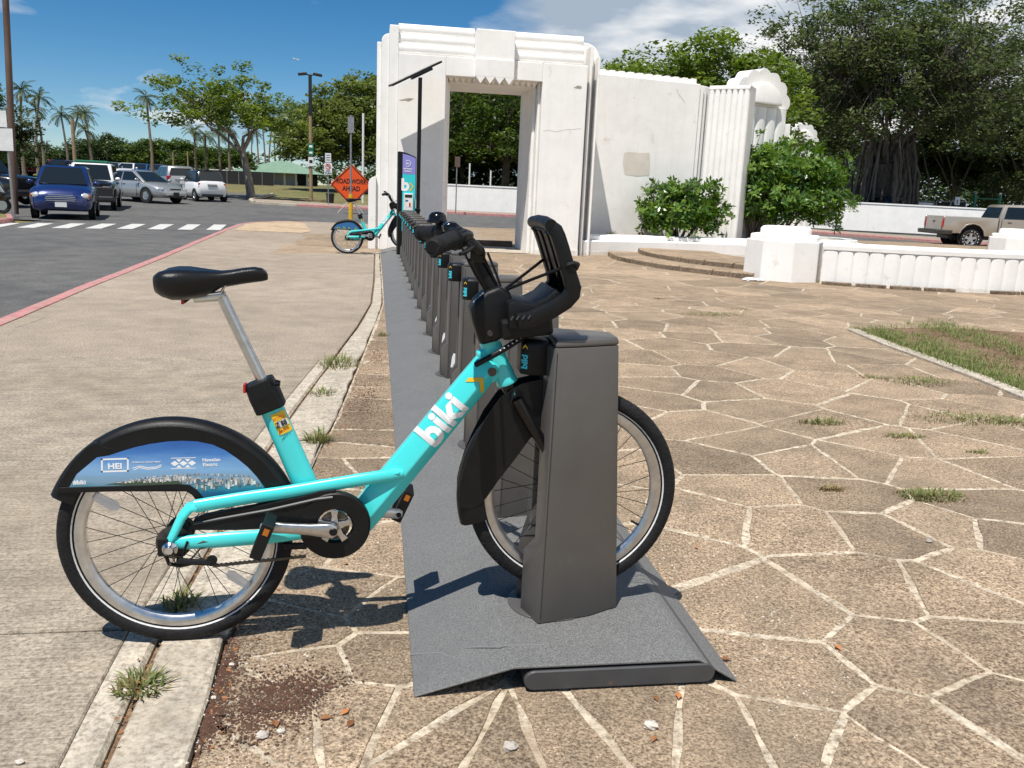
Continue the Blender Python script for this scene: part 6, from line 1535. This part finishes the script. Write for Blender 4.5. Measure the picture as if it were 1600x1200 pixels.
# ================================================================ VEGETATION
rng=np.random.default_rng(4)
MT['lf_pod']=leafmat('rain_tree_leaf',(0.030,0.062,0.012),(0.115,0.165,0.030))
MT['lf_light']=leafmat('light_tree_leaf',(0.070,0.120,0.018),(0.21,0.275,0.055),.42)
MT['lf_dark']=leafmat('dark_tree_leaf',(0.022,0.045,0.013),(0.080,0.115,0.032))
MT['lf_ban']=leafmat('banyan_leaf',(0.020,0.036,0.014),(0.085,0.115,0.038))
MT['lf_bush']=leafmat('shrub_leaf',(0.030,0.092,0.014),(0.20,0.31,0.05),.34,.28,.5)
MT['lf_palm']=leafmat('palm_leaf',(0.035,0.060,0.018),(0.115,0.14,0.050),.25)
MT['lf_olive']=leafmat('olive_leaf',(0.04,0.06,0.02),(0.12,0.14,0.05),.3)
MT['petal']=mat('white_petal',(0.82,0.80,0.74),.5)
def leaf_quads(C,size,aspect=.5,flat=.35,jit=.35):
    """C (n,3) centres -> diamond leaves with random orientation; flat pulls normals upward"""
    n=len(C); a=rng.normal(size=(n,3)); a[:,2]*=.6; a/=np.linalg.norm(a,axis=1)[:,None]
    nn=rng.normal(size=(n,3)); nn[:,2]=np.abs(nn[:,2])+flat*3; nn/=np.linalg.norm(nn,axis=1)[:,None]
    a=a-nn*(a*nn).sum(1)[:,None]; a/=np.linalg.norm(a,axis=1)[:,None]+1e-9; b=np.cross(nn,a)
    s=size*(1+jit*rng.uniform(-1,1,size=n))[:,None]
    v=np.stack([C-a*s*.5,C+b*s*aspect*.5-a*s*.05,C+a*s*.5,C-b*s*aspect*.5-a*s*.05],axis=1)
    return v.reshape(-1,3)
def clumpy(centers,rad_,per,flat=.6):
    out=[];tn=[]
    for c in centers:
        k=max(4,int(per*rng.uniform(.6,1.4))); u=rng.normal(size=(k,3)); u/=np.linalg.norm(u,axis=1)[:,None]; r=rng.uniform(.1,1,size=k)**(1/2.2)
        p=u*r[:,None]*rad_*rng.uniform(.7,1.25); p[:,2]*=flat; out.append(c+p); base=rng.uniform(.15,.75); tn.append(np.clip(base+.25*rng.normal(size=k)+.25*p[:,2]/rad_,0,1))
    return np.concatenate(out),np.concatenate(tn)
def tree(name,label,base,h,trunk_h,crown,nclump,crad,per,leaf,lm,bark='bark',tr=.25,group=None,umbrella=True,lean=(0,0),limbs=6,inner=.55,flatc=.6,category='tree',limbr=1.0,cx=0.0,dome=0.0):
    """crown=(rx,ry,rz): half-extents; umbrella keeps foliage in the upper shell"""
    base=Vector(base); root=thing(name,tuple(base),label,category,group)
    top=base+V(lean[0],lean[1],trunk_h); cc=np.array([top.x+lean[0]*.3+cx,top.y,base.z+h-crown[2]-.4*crad])
    cen=[]
    while len(cen)<nclump:
        u=rng.normal(size=3); u/=np.linalg.norm(u); r=rng.uniform(inner,1.0)
        if umbrella and u[2]<-.16: continue
        if not umbrella and u[2]<-.75: continue
        k=1.0-dome
        wob=1+k*(.16*math.sin(3*math.atan2(u[1],u[0])+base.x)+.10*math.sin(7*math.atan2(u[1],u[0])+base.y)+.07*rng.normal())
        p=cc+u*r*wob*np.array(crown); cen.append(p)
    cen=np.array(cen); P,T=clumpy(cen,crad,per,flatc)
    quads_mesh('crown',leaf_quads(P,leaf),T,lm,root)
    mb=MB(); wig=lambda s: V(random.uniform(-s,s),random.uniform(-s,s),0)
    mb.tube([base-V(0,0,.3),base+V(0,0,.08*trunk_h),base+V(lean[0]*.35,lean[1]*.35,trunk_h*.4)+wig(tr*.5),top+wig(tr*.3)],[tr*1.7,tr*1.15,tr,tr*.85],10)
    az=np.arctan2(cen[:,1]-top.y,cen[:,0]-top.x); order=np.argsort(az); groups=np.array_split(order,limbs)
    q=tr*limbr
    for g in groups:
        if len(g)==0: continue
        m_=Vector(cen[g].mean(0)); mid=top.lerp(m_,.55)+V(0,0,-.03*h)+wig(.5*crad); end=top.lerp(m_,.9)+wig(.5*crad)
        j1=top.lerp(mid,.5)+wig(.5*crad)+V(0,0,.02*h)
        mb.tube([top-V(0,0,trunk_h*.12),j1,mid,end],[q*.55,q*.42,q*.30,q*.17],7)
        sub_=np.array_split(g,max(1,len(g)//6))
        for sg in sub_:
            sm=Vector(cen[sg].mean(0)); st=j1.lerp(end,random.uniform(.15,.9)); m2=st.lerp(sm,.5)+wig(.5*crad)+V(0,0,-.1*crad); e2=st.lerp(sm,.9)
            mb.tube([st,m2,e2],[q*.20,q*.14,q*.07],5)
            for i in sg:
                c=Vector(cen[i]); s2=m2.lerp(e2,random.uniform(0,1)); mb.tube([s2,s2.lerp(c,.55)+wig(.3*crad),c],[q*.07,q*.045,q*.02],4)
    mb.build('trunk',bark,root,smooth=True,angle=60)
    return root
def gpt(px,py,y): p=at_y(px,py,y); return V(p.x,y,rise(y)-.12)
def hh(px,top,y): return at_y(px,top,y).z-(rise(y)-.12)
# --- single rain tree on the lawn
MT['lf_lawn']=leafmat('lawn_tree_leaf',(0.055,0.10,0.014),(0.21,0.26,0.045),.42)
MT['lf_dome']=leafmat('dome_tree_leaf',(0.070,0.105,0.025),(0.22,0.255,0.07),.42)
tree('rain_tree','open-crowned green tree with forked leaning trunk on the far lawn',gpt(392,306,53.5),hh(350,95,53.5),2.9,(4.7,4.0,2.9),150,.62,75,.23,'lf_lawn',bark='bark_pale',tr=.22,lean=(-.45,0),limbs=7,inner=.35,group='lawn trees',limbr=.9,cx=-.7)
# --- great rain trees behind the arch
tree('rain_tree','huge domed tree rising behind the left flank of the arch',gpt(665,300,78),hh(640,106,78),3.6,(12.4,9.0,6.6),1700,.80,52,.36,'lf_dome',tr=.4,limbs=10,inner=.72,group='large park trees',dome=.75,limbr=.8)
tree('rain_tree','huge spreading tree filling the view through the arch opening',gpt(790,300,70),hh(770,85,70),3.2,(10.0,8.0,6.6),900,.9,42,.30,'lf_pod',tr=.36,limbs=10,inner=.55,group='large park trees',dome=.5,limbr=.7)
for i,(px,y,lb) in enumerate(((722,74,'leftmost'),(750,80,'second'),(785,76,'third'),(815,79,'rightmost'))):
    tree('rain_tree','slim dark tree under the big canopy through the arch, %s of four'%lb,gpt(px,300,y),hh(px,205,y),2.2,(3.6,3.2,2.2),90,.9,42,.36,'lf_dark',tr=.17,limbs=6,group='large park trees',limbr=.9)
# --- bright tree above the wing wall
tree('light_tree','bright yellow-green tree rising behind the wing wall',gpt(1110,330,33),hh(1120,32,33),2.6,(4.6,3.2,3.3),330,.62,125,.20,'lf_light',tr=.2,limbs=7,inner=.25,umbrella=False,group='large park trees',limbr=.7,cx=-.45,dome=.3)
tree('light_tree','small bright tree tip showing just above the wing wall crest',gpt(962,330,38),hh(962,98,38),3.0,(1.3,1.3,.7),16,.45,50,.22,'lf_light',tr=.1,limbs=4,group='large park trees')
# --- banyan with aerial roots
bb=gpt(1375,318,50)
MT['lf_ban']=leafmat('banyan_leaf',(0.042,0.066,0.024),(0.155,0.190,0.070),.42)
ban=tree('banyan_tree','great dark banyan with hanging aerial roots behind the right wall',bb,15.2,3.8,(9.5,7.0,6.2),1300,.72,48,.245,'lf_ban',bark='bark',tr=.75,limbs=15,inner=.30,umbrella=False,group='large park trees',limbr=.36,dome=.45)
for k in range(84):
    a=random.uniform(0,2*math.pi); rr=random.uniform(.4,2.4)*(1.0 if k<60 else 1.5); x=bb.x+rr*math.cos(a)*.95; y=bb.y+rr*math.sin(a)*.7; zt=bb.z+random.uniform(3.2,5.4); zb=bb.z if random.random()<.8 else bb.z+random.uniform(.5,2.4); r0=random.uniform(.03,.13)
    pts=[V(x+random.uniform(-.10,.10),y,zb+(zt-zb)*t) for t in np.linspace(0,1,6)]; pts[-1]+=V((bb.x-x)*.25,(bb.y-y)*.25,.5); pts[-2]+=V((bb.x-x)*.08,0,0)
    MB().tube(pts,[r0*1.15,r0,r0*.9,r0*.9,r0*.8,r0*.6],6).build('aerial_root','bark_pale' if k%4==0 else 'bark',ban,smooth=True)
# --- dark trees to the far right
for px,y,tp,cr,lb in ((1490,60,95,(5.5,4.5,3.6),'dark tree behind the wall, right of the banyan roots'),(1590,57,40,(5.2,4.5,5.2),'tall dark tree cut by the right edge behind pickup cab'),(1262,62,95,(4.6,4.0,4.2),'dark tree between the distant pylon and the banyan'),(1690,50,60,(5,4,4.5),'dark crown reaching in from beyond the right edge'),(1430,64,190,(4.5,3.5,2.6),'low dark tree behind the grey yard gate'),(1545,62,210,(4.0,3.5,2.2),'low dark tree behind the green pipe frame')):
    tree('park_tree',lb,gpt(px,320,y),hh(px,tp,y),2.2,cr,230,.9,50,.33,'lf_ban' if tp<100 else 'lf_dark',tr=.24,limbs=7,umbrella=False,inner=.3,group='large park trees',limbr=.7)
tree('park_tree','pale olive small tree right of the green pipe frame',gpt(1562,325,52.5),hh(1562,262,52.5),1.0,(2.0,1.7,1.3),80,.42,50,.18,'lf_olive',tr=.08,limbs=6,umbrella=False,group='large park trees')
# --- rounded dark trees across the car park
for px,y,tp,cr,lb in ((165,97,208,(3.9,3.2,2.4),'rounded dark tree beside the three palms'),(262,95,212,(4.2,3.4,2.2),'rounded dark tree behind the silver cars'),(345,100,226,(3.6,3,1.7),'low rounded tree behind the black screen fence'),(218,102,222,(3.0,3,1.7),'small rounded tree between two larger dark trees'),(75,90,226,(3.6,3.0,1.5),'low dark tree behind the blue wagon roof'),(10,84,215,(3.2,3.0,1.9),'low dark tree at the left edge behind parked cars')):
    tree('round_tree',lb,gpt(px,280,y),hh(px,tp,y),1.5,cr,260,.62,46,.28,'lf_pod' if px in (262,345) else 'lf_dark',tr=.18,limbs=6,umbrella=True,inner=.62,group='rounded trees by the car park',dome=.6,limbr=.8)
tree('feathery_tree','tall feathery tree at the left edge behind the brown pole',gpt(30,285,62),hh(30,150,62),2.6,(1.7,1.6,2.4),110,.42,50,.2,'lf_olive',tr=.10,limbs=7,umbrella=False,inner=.2,group='lawn trees')
tree('feathery_tree','second feathery tree cut off by the left edge of view',gpt(-8,285,58),hh(-8,112,58),2.6,(1.8,1.8,3.4),130,.45,50,.2,'lf_pod',tr=.11,limbs=7,umbrella=False,inner=.2,group='lawn trees')
# --- palms
def palm(name,label,base,h,fr=2.2,seed=0,lean=.3,group='coconut palms',src=None):
    rg=random.Random(seed); base=Vector(base); root=thing(name,tuple(base),label,'palm',group)
    dx=rg.uniform(-lean,lean); top=base+V(dx,rg.uniform(-lean,lean),h)
    MB().tube([base,base+V(-dx*.25,0,h*.35),base+V(dx*.25,0,h*.7),top],[.16,.11,.09,.08],8).build('trunk','palmbark',root,smooth=True)
    vs=[];tn=[]
    nf=20
    for f in range(nf):
        a=2*math.pi*f/nf*1.0+rg.uniform(-.2,.2); el=rg.uniform(-.35,1.25); L=fr*rg.uniform(.8,1.15)
        d=V(math.cos(a),math.sin(a),0); p=top.copy(); dirv=(d*math.cos(el)+V(0,0,math.sin(el))); tint=rg.uniform(.1,.9) if el>-.2 else rg.uniform(.6,1)
        ns=11; prev=p
        for s in range(ns):
            dirv=(dirv+V(0,0,-.10-.012*s)).normalized(); q=prev+dirv*(L/ns); side=dirv.cross(V(0,0,1)); side=side.normalized() if side.length>1e-3 else V(1,0,0)
            ll=.50*math.sin(math.pi*(s+.8)/(ns+.8))**.7*fr/2.2
            for sg in (-1,1):
                tip=prev+side*sg*ll*.70+dirv*ll*.45+V(0,0,-ll*.38)
                vs+=[prev,prev.lerp(q,.55),tip,tip]; vs[-1]=tip-dirv*.03; tn.append(min(1,max(0,tint+rg.uniform(-.2,.2))))
            w=.03; vs+=[prev-side*w,q-side*w,q+side*w,prev+side*w]; tn.append(tint)
            prev=q
    quads_mesh('fronds',np.array([tuple(v) for v in vs]),np.array(tn),'lf_palm',root)
    return root
PALM=[(100,180,88,'left one of the three distant palms beside the tan pole'),(112,176,92,'middle one of the three distant palms beside the tan pole'),(137,178,90,'tall right one of the three distant palms beside the tan pole'),(140,204,86,'short palm below the right distant palm'),
 (28,140,66,'tall palm beside the brown pole at left'),(52,152,72,'palm right of the brown pole, the taller'),(62,172,76,'palm right of the brown pole, the shorter'),
 (232,152,74,'palm crown poking out left above the lawn tree'),(304,205,84,'palm under the lawn tree, first from left'),(320,212,88,'palm under the lawn tree, second from left'),(342,208,90,'palm under the lawn tree, third from left'),(357,202,86,'palm under the lawn tree, fourth from left'),
 (402,190,122,'palm in the grove right of the lawn tree, first from left'),(412,178,128,'palm in the grove right of the lawn tree, second from left'),(420,196,120,'palm in the grove right of the lawn tree, third from left'),(428,172,126,'palm in the grove right of the lawn tree, tallest'),(437,186,122,'palm in the grove right of the lawn tree, fifth from left'),(446,200,124,'palm in the grove right of the lawn tree, sixth from left'),(392,208,130,'low palm in the grove just right of the lawn tree trunk'),(455,205,132,'palm at the right end of the grove by the street lamp')]
for i,(px,py,y,lb) in enumerate(PALM):
    t=at_y(px,py,y); z0=rise(y)-.15; h=t.z-z0; palm('coconut_palm',lb,(t.x,y,z0),h,1.25 if y<80 else (1.5 if y<100 else 2.0),seed=i+1,lean=.5)
# --- shrubs in the planter
def shrub(label,c,rx,ry,h,n,leaf,seed):
    root=thing('flowering_shrub',tuple(c),label,'shrub','planter shrubs')
    cen=[]
    while len(cen)<n:
        u=rng.normal(size=3); u/=np.linalg.norm(u)
        if u[2]<-.55: continue
        wob=1+.13*math.sin(3*math.atan2(u[1],u[0])+seed)+.10*math.sin(5*u[2]*2+seed)
        r=rng.uniform(.45,1.03)*wob; cen.append(np.array([c.x+u[0]*rx*r,c.y+u[1]*ry*r,c.z+h*.47+u[2]*h*.50*r]))
    # rosettes of leaves at twig ends
    C=[];T=[];V4=[]
    for q in cen:
        k=rng.integers(9,15); base=rng.uniform(.1,.8); ax=rng.normal(size=3)*.45+np.array([(q[0]-c.x)/rx,(q[1]-c.y)/ry,.8]); ax/=np.linalg.norm(ax)
        o=np.cross(ax,[.3,.5,.8]); o/=np.linalg.norm(o); o2=np.cross(ax,o)
        for j in range(k):
            a=2*math.pi*j/k*1.9+rng.uniform(-.3,.3); out=(o*math.cos(a)+o2*math.sin(a)); d=out*.9+ax*rng.uniform(-.2,.8); d/=np.linalg.norm(d); L=leaf*rng.uniform(.75,1.25); s=np.cross(d,ax); s/=np.linalg.norm(s)+1e-9
            p0=q+out*.012-ax*rng.uniform(0,.10); V4+=[p0,p0+d*L*.55+s*L*.20,p0+d*L,p0+d*L*.55-s*L*.20]; T.append(np.clip(base+rng.normal()*.18,0,1))
    quads_mesh('foliage',np.array(V4),np.array(T),'lf_bush',root)
    mb=MB(); b0=Vector((c.x,c.y,c.z))
    for k in range(9):
        a=2*math.pi*k/9; e=b0+V(rx*.55*math.cos(a),ry*.5*math.sin(a),h*.5*random.uniform(.8,1.3)); mb.tube([b0+V(random.uniform(-.1,.1),0,-.05),b0.lerp(e,.5)+V(random.uniform(-.1,.1),0,-.08),e],[.035,.028,.015],6)
        for m in range(5):
            q=Vector(cen[random.randrange(len(cen))]); mb.tube([e.lerp(b0,.3),e.lerp(q,.6),q],[.014,.010,.004],4)
    mb.build('stems','bark',root,smooth=True)
    for k in range(9 if n>1000 else 3):
        q=Vector(cen[random.randrange(len(cen))]); q=b0+V(0,0,h*.5)+(q-b0-V(0,0,h*.5))*1.06
        f=MB()
        for j in range(5):
            a=2*math.pi*j/5; dd=V(math.cos(a),-.4,math.sin(a)).normalized(); f.add([q,q+dd*.018+V(.008,0,0),q+dd*.034,q+dd*.018-V(.008,0,0)],[(0,1,2,3)])
        f.build('blossom','petal',root)
    return root
shrub('smaller round glossy shrub with open stems in front of the wing wall',V(7.18,20.05,.24),1.12,.62,1.60,760,.135,1.0)
shrub('larger glossy green shrub with white blossoms, behind the white pedestal',V(10.5,21.8,.24),1.72,1.25,2.72,2100,.145,2.3)
shrub('upright leafy shoot joined to the left of the larger shrub',V(9.55,21.2,.24),.60,.5,2.75,220,.14,4.0)
# --- far-off wood closing the horizon
def far_wood():
    C=[]
    for k in range(420):
        x=rng.uniform(-95,60); y=rng.uniform(128,160); top=rng.uniform(2.0,4.2)
        C.append((x,y,1.0+rng.uniform(.3,top)))
    for k in range(420):
        x=rng.uniform(4,66); y=rng.uniform(72,92); C.append((x,y,.6+rng.uniform(.0,1)**1.5*7.5))
    P,T=clumpy(np.array(C),2.2,70,.7); o=quads_mesh('distant_wood',leaf_quads(P,.65),T*.7,'lf_dark'); tag(o,'dark band of far-off woodland closing the horizon','woodland',kind='stuff')
far_wood()
# ================================================================ WEEDS, LEAVES, PEBBLES
def blades(c,n,spread,h,mix=.25,sy=1.0,seedhead=False):
    v=[];t=[]
    for k in range(n):
        a=rng.uniform(0,2*math.pi); r=spread*rng.uniform(0,1)**.7; p=np.array([c.x+r*math.cos(a),c.y+r*math.sin(a)*sy,c.z]); L=h*rng.uniform(.4,1.15); d=np.array([math.cos(a)*rng.uniform(.1,1.0)+rng.normal()*.3,math.sin(a)*rng.uniform(.1,1.0)+rng.normal()*.3,rng.uniform(.35,1.1)]); d/=np.linalg.norm(d)
        s=np.cross(d,[0,0,1]); s/=np.linalg.norm(s)+1e-9; w=.0022+.0012*rng.uniform(); m=p+d*L*.55; e=p+d*L+np.array([0,0,-L*.22])
        v+=[p-s*w,p+s*w,m+s*w*.8,m-s*w*.8]; v+=[m-s*w*.8,m+s*w*.8,e+s*.0004,e-s*.0004]; q=rng.uniform(); t+=[q,q]
    return np.array(v),np.array(t)
def tuft(label,px,py,n,spread,h,mat_='greengrass',sy=1.0,dry=.6,z=0.0):
    c=at_z(px,py,z); root=thing('weed_tuft',tuple(c),label,'weed','weeds in the paving joints')
    v,t=blades(c,n,spread,h*.62,sy=sy); quads_mesh('blades',v,t,mat_,root)['kind']='stuff'
    if dry: v,t=blades(c,int(n*dry),spread*1.15,h*.5,sy=sy); quads_mesh('dry_blades',v,t,'drygrass',root)['kind']='stuff'
    return root
tuft('green weed tuft in the strip gap at the bottom left foreground',222,1075,90,.055,.085)
tuft('weed tuft growing inside the shadow behind the rear wheel',285,945,70,.045,.10)
tuft('spreading weed tuft in the strip gap halfway up the pavement edge',530,570,170,.13,.16,sy=1.4)
tuft('small weed below the larger pavement edge tuft',505,615,80,.08,.09,sy=1.2)
tuft('upright grassy weed beside the seat tube at the pavement edge',497,690,110,.05,.15)
tuft('tiny weed against the plate edge near the strip',600,525,50,.05,.10)
tuft('large weed mat between flagstones on the right foreground',1455,775,330,.15,.055,sy=.55)
tuft('dry brown weed mat left of the large weed mat',1300,765,120,.06,.04,'drygrass',sy=.6)
tuft('green and dry weed strip in the joint above the weed mats',1285,662,130,.14,.09,sy=.35)
tuft('small weed strip right of the dry joint grass',1412,682,110,.12,.05,sy=.4)
tuft('small green weed near the right edge joint',1527,707,60,.06,.04,sy=.5)
tuft('long green grass strip on the far paving right of the carrier',1117,492,240,.38,.06,sy=.4)
tuft('tiny far grass spot right of the long grass strip',1158,484,60,.16,.05,sy=.5)
tuft('dry weed patch far off on the paving before the steps',1030,467,60,.12,.05,'drygrass',sy=.6)
tuft('grass fringe at the foot of the white pedestal',1262,440,260,.30,.11,sy=.5)
tuft('grass fringe along the edging right of pedestal',1330,447,160,.35,.08,sy=.4)
tuft('thin weeds growing from the planter kerb foot by the steps',1090,392,60,.10,.30)
tuft('tiny weeds at the wall foot just right of the arch',957,366,40,.12,.30,z=.4)
tuft('yellowish runner grass edging the right bed, left patch',1440,597,260,.28,.07,sy=.6)
tuft('runner grass edging the right bed, near patch',1510,655,330,.34,.06,sy=.45)
tuft('runner grass at the right edge below the bed kerb',1585,660,200,.22,.06,sy=.5)
tuft('small runner grass clump left of the bed kerb',1362,590,90,.12,.05,sy=.6)
# planted bed on the right with a worn kerb
bedk=thing('bed_kerb',(4.8,7,0),'worn concrete kerb of the grassy bed at the right','kerb')
bp=[at_z(*q) for q in [(1322,516),(1380,540),(1440,562),(1520,592),(1600,625),(1680,660)]]
for i in range(len(bp)-1):
    a,b=bp[i],bp[i+1]; t=(b-a).normalized(); n=V(-t.y,t.x,0); a2=a+t*.01; b2=b-t*.01
    MB().loft([[q+V(0,0,-.03),q+V(0,0,.022),q+n*.13+V(0,0,.02),q+n*.13+V(0,0,-.03)] for q in (a2,b2)]).build('kerb_length','strip',bedk,bevel=.006,seg=1)
sheet('bed_soil',[[(p.x+.12,p.y+.06) for p in bp]+[(9.5,4.2),(9.5,7.5),(6.2,8.6)]],.006,'dirt')
def bed_grass():
    vs=[];ts=[]
    for k in range(1000):
        u=rng.uniform(0,1); i=u*5; j=min(4,int(i)); p=bp[j].lerp(bp[j+1],i-j); off=abs(rng.normal())*.30+.08
        if rng.uniform()<.5: off=rng.uniform(1.2,1.9) if rng.uniform()<.5 else rng.uniform(.1,2.2)
        c=V(p.x+off*.85+.05,p.y+off*.45,.005)
        v,t=blades(c,12,.10,.07); vs.append(v); ts.append(t)
    o=quads_mesh('bed_grass',np.concatenate(vs),np.concatenate(ts),'greengrass'); tag(o,'short runner grass growing over the right-hand bed','grass',kind='stuff')
bed_grass()
def verge_grass():
    vs=[];ts=[]
    for k in range(500):
        c=V(rng.uniform(-17,-10.2),rng.uniform(22,28.2),.0)
        if c.x>-10.6 and c.y>26: continue
        v,t=blades(c,8,.15,.07); vs.append(v); ts.append(t)
    o=quads_mesh('verge_grass',np.concatenate(vs),np.concatenate(ts),'greengrass'); tag(o,'mown grass on the verge at far left','grass',kind='stuff')
verge_grass()
# fallen leaves
LV=[(430,1130,'brown curled leaf near the bottom left of the paving'),(540,1112,'broad brown leaf lying below the plate corner'),(548,1130,'dark brown leaf beside the broad brown leaf'),(510,1122,'small orange leaf fragment left of the broad brown leaf'),(1088,855,'orange leaf lying against the plate right edge by the wheel'),(1022,1155,'tan leaf on a flagstone at bottom centre'),(1134,1030,'red-brown leaf at the plate front right corner'),(1025,1092,'dry leaf in the joint just below the plate end'),(1060,1086,'second dry leaf in the joint below the plate end'),(1310,1012,'tiny red leaf in the joint right of the plate'),(540,880,'orange twig leaf beneath the chain guard')]
for px,py,lb in LV:
    c=at_z(px,py,.006); a=random.uniform(0,6.28); L=random.uniform(.010,.018); d=V(math.cos(a),math.sin(a),0); s=V(-math.sin(a),math.cos(a),0)
    mb=MB(); mb.add([c-d*L,c-d*L*.2+s*L*.55+V(0,0,.006),c+d*L,c-d*L*.2-s*L*.55+V(0,0,.004),c+V(0,0,.001)],[(0,4,1),(1,4,2),(2,4,3),(3,4,0)]); o=mb.build('fallen_leaf','leaf_dry'); tag(o,lb,'leaf','fallen leaves')
PB=[(797,1166,.015,'grey pebble on the paving at bottom centre'),(1017,1133,.016,'white coral stone right of the bottom centre'),(410,1148,.013,'white coral fragment at the bottom left paving'),(440,1142,.009,'small white fragment beside the left coral fragment'),(362,1038,.006,'tiny white chip near the strip edge'),(334,1090,.006,'white chip in the soil at the strip'),(1452,845,.012,'dark pebble in the joint at right'),(30,1190,.008,'pale chip on the pavement at bottom left corner')]
for px,py,r,lb in PB:
    c=at_z(px,py,r*.6); mb=MB(); mb.sphere(c,r,8,6,(1.2,.9,.7)); mb.v=[(x+random.uniform(-.18,.18)*r,y+random.uniform(-.18,.18)*r,z+random.uniform(-.18,.18)*r) for x,y,z in mb.v]; o=mb.build('pebble','pebble'); tag(o,lb,'pebble','loose pebbles')
def grit():
    mb=MB()
    def scat(n,fn,smin,smax):
        for k in range(n):
            x,y=fn(); r=random.uniform(smin,smax); c=V(x,y,r*.3); d=random.uniform(0,6.28)
            P=[c+V(r*math.cos(d+i*2.1)*random.uniform(.6,1.2),r*math.sin(d+i*2.1)*random.uniform(.6,1.2),-r*.3) for i in range(3)]+[c+V(0,0,r*.6)]
            mb.add(P,[(0,1,3),(1,2,3),(2,0,3)])
    scat(900,lambda:(xi(STRIP_R,0)+abs(random.gauss(0,.16))+.0,random.uniform(1.4,3.2)),.0015,.006)
    scat(500,lambda:(random.uniform(.0,4),random.uniform(1.3,4)),.0015,.005)
    scat(350,lambda:(random.uniform(.95,1.3),random.uniform(1.7,3.5)),.0015,.006)
    o=mb.build('loose_grit','pebble'); tag(o,'loose grit and coral crumbs on the paving','grit',kind='stuff')
grit()
def soil_crumbs():
    mb=MB(); rg=random.Random(8)
    def spot(px,py,sx,sy,n):
        c=at_z(px,py,0)
        for k in range(n):
            x=c.x+rg.gauss(0,sx); y=c.y+rg.gauss(0,sy); r=rg.uniform(.0012,.0055)
            if x<xi(STRIP_R,y)+.01: continue
            if x>.10 and y>1.94: continue
            a=rg.uniform(0,6.28); q=V(x,y,.002)
            P=[q+V(r*math.cos(a+i*1.57)*rg.uniform(.5,1.3),r*math.sin(a+i*1.57)*rg.uniform(.5,1.3),0) for i in range(4)]+[q+V(0,0,r*.45)]
            mb.add(P,[(0,1,4),(1,2,4),(2,3,4),(3,0,4)])
    spot(440,1090,.075,.055,1500); spot(400,1130,.05,.05,700); spot(350,1040,.02,.12,1500); spot(320,1130,.02,.05,900); spot(470,1075,.08,.05,500)
    spot(570,640,.07,.35,2200); spot(590,560,.05,.5,1200); spot(450,800,.04,.25,1400)
    o=mb.build('soil_crumbs','crumb'); tag(o,'dark red-brown soil crumbs spilled along the edging strip','soil',kind='stuff')
soil_crumbs()
def litter():
    mb=MB(); 
    for k in range(420):
        y=random.uniform(1.2,7.0); x=(xi(STRIP_R,y)+abs(random.gauss(0,.05))) if random.random()<.6 else xi(STRIP_L,y)-.01+random.gauss(0,.012)
        c=V(x,y,.004); a=random.uniform(0,6.28); L=random.uniform(.003,.011); d=V(math.cos(a),math.sin(a),0); s=V(-math.sin(a),math.cos(a),0)
        mb.add([c-d*L,c+s*L*.4+V(0,0,.003),c+d*L,c-s*L*.4],[(0,1,2),(0,2,3)])
    o=mb.build('leaf_litter','leaf_dry'); tag(o,'brown leaf crumbs gathered along the edging strip','leaf litter',kind='stuff')
litter()
rag=MB().sphere(at_z(1178,437,.02),.13,14,8,(1.5,.8,.22)); rag.v=[(x+random.uniform(-.02,.02),y+random.uniform(-.02,.02),max(0.002,z+random.uniform(-.012,.012))) for x,y,z in rag.v]
tag(rag.build('white_rag','signwhite',None,smooth=True),'crumpled white rag lying at the left foot of the pedestal','rag')
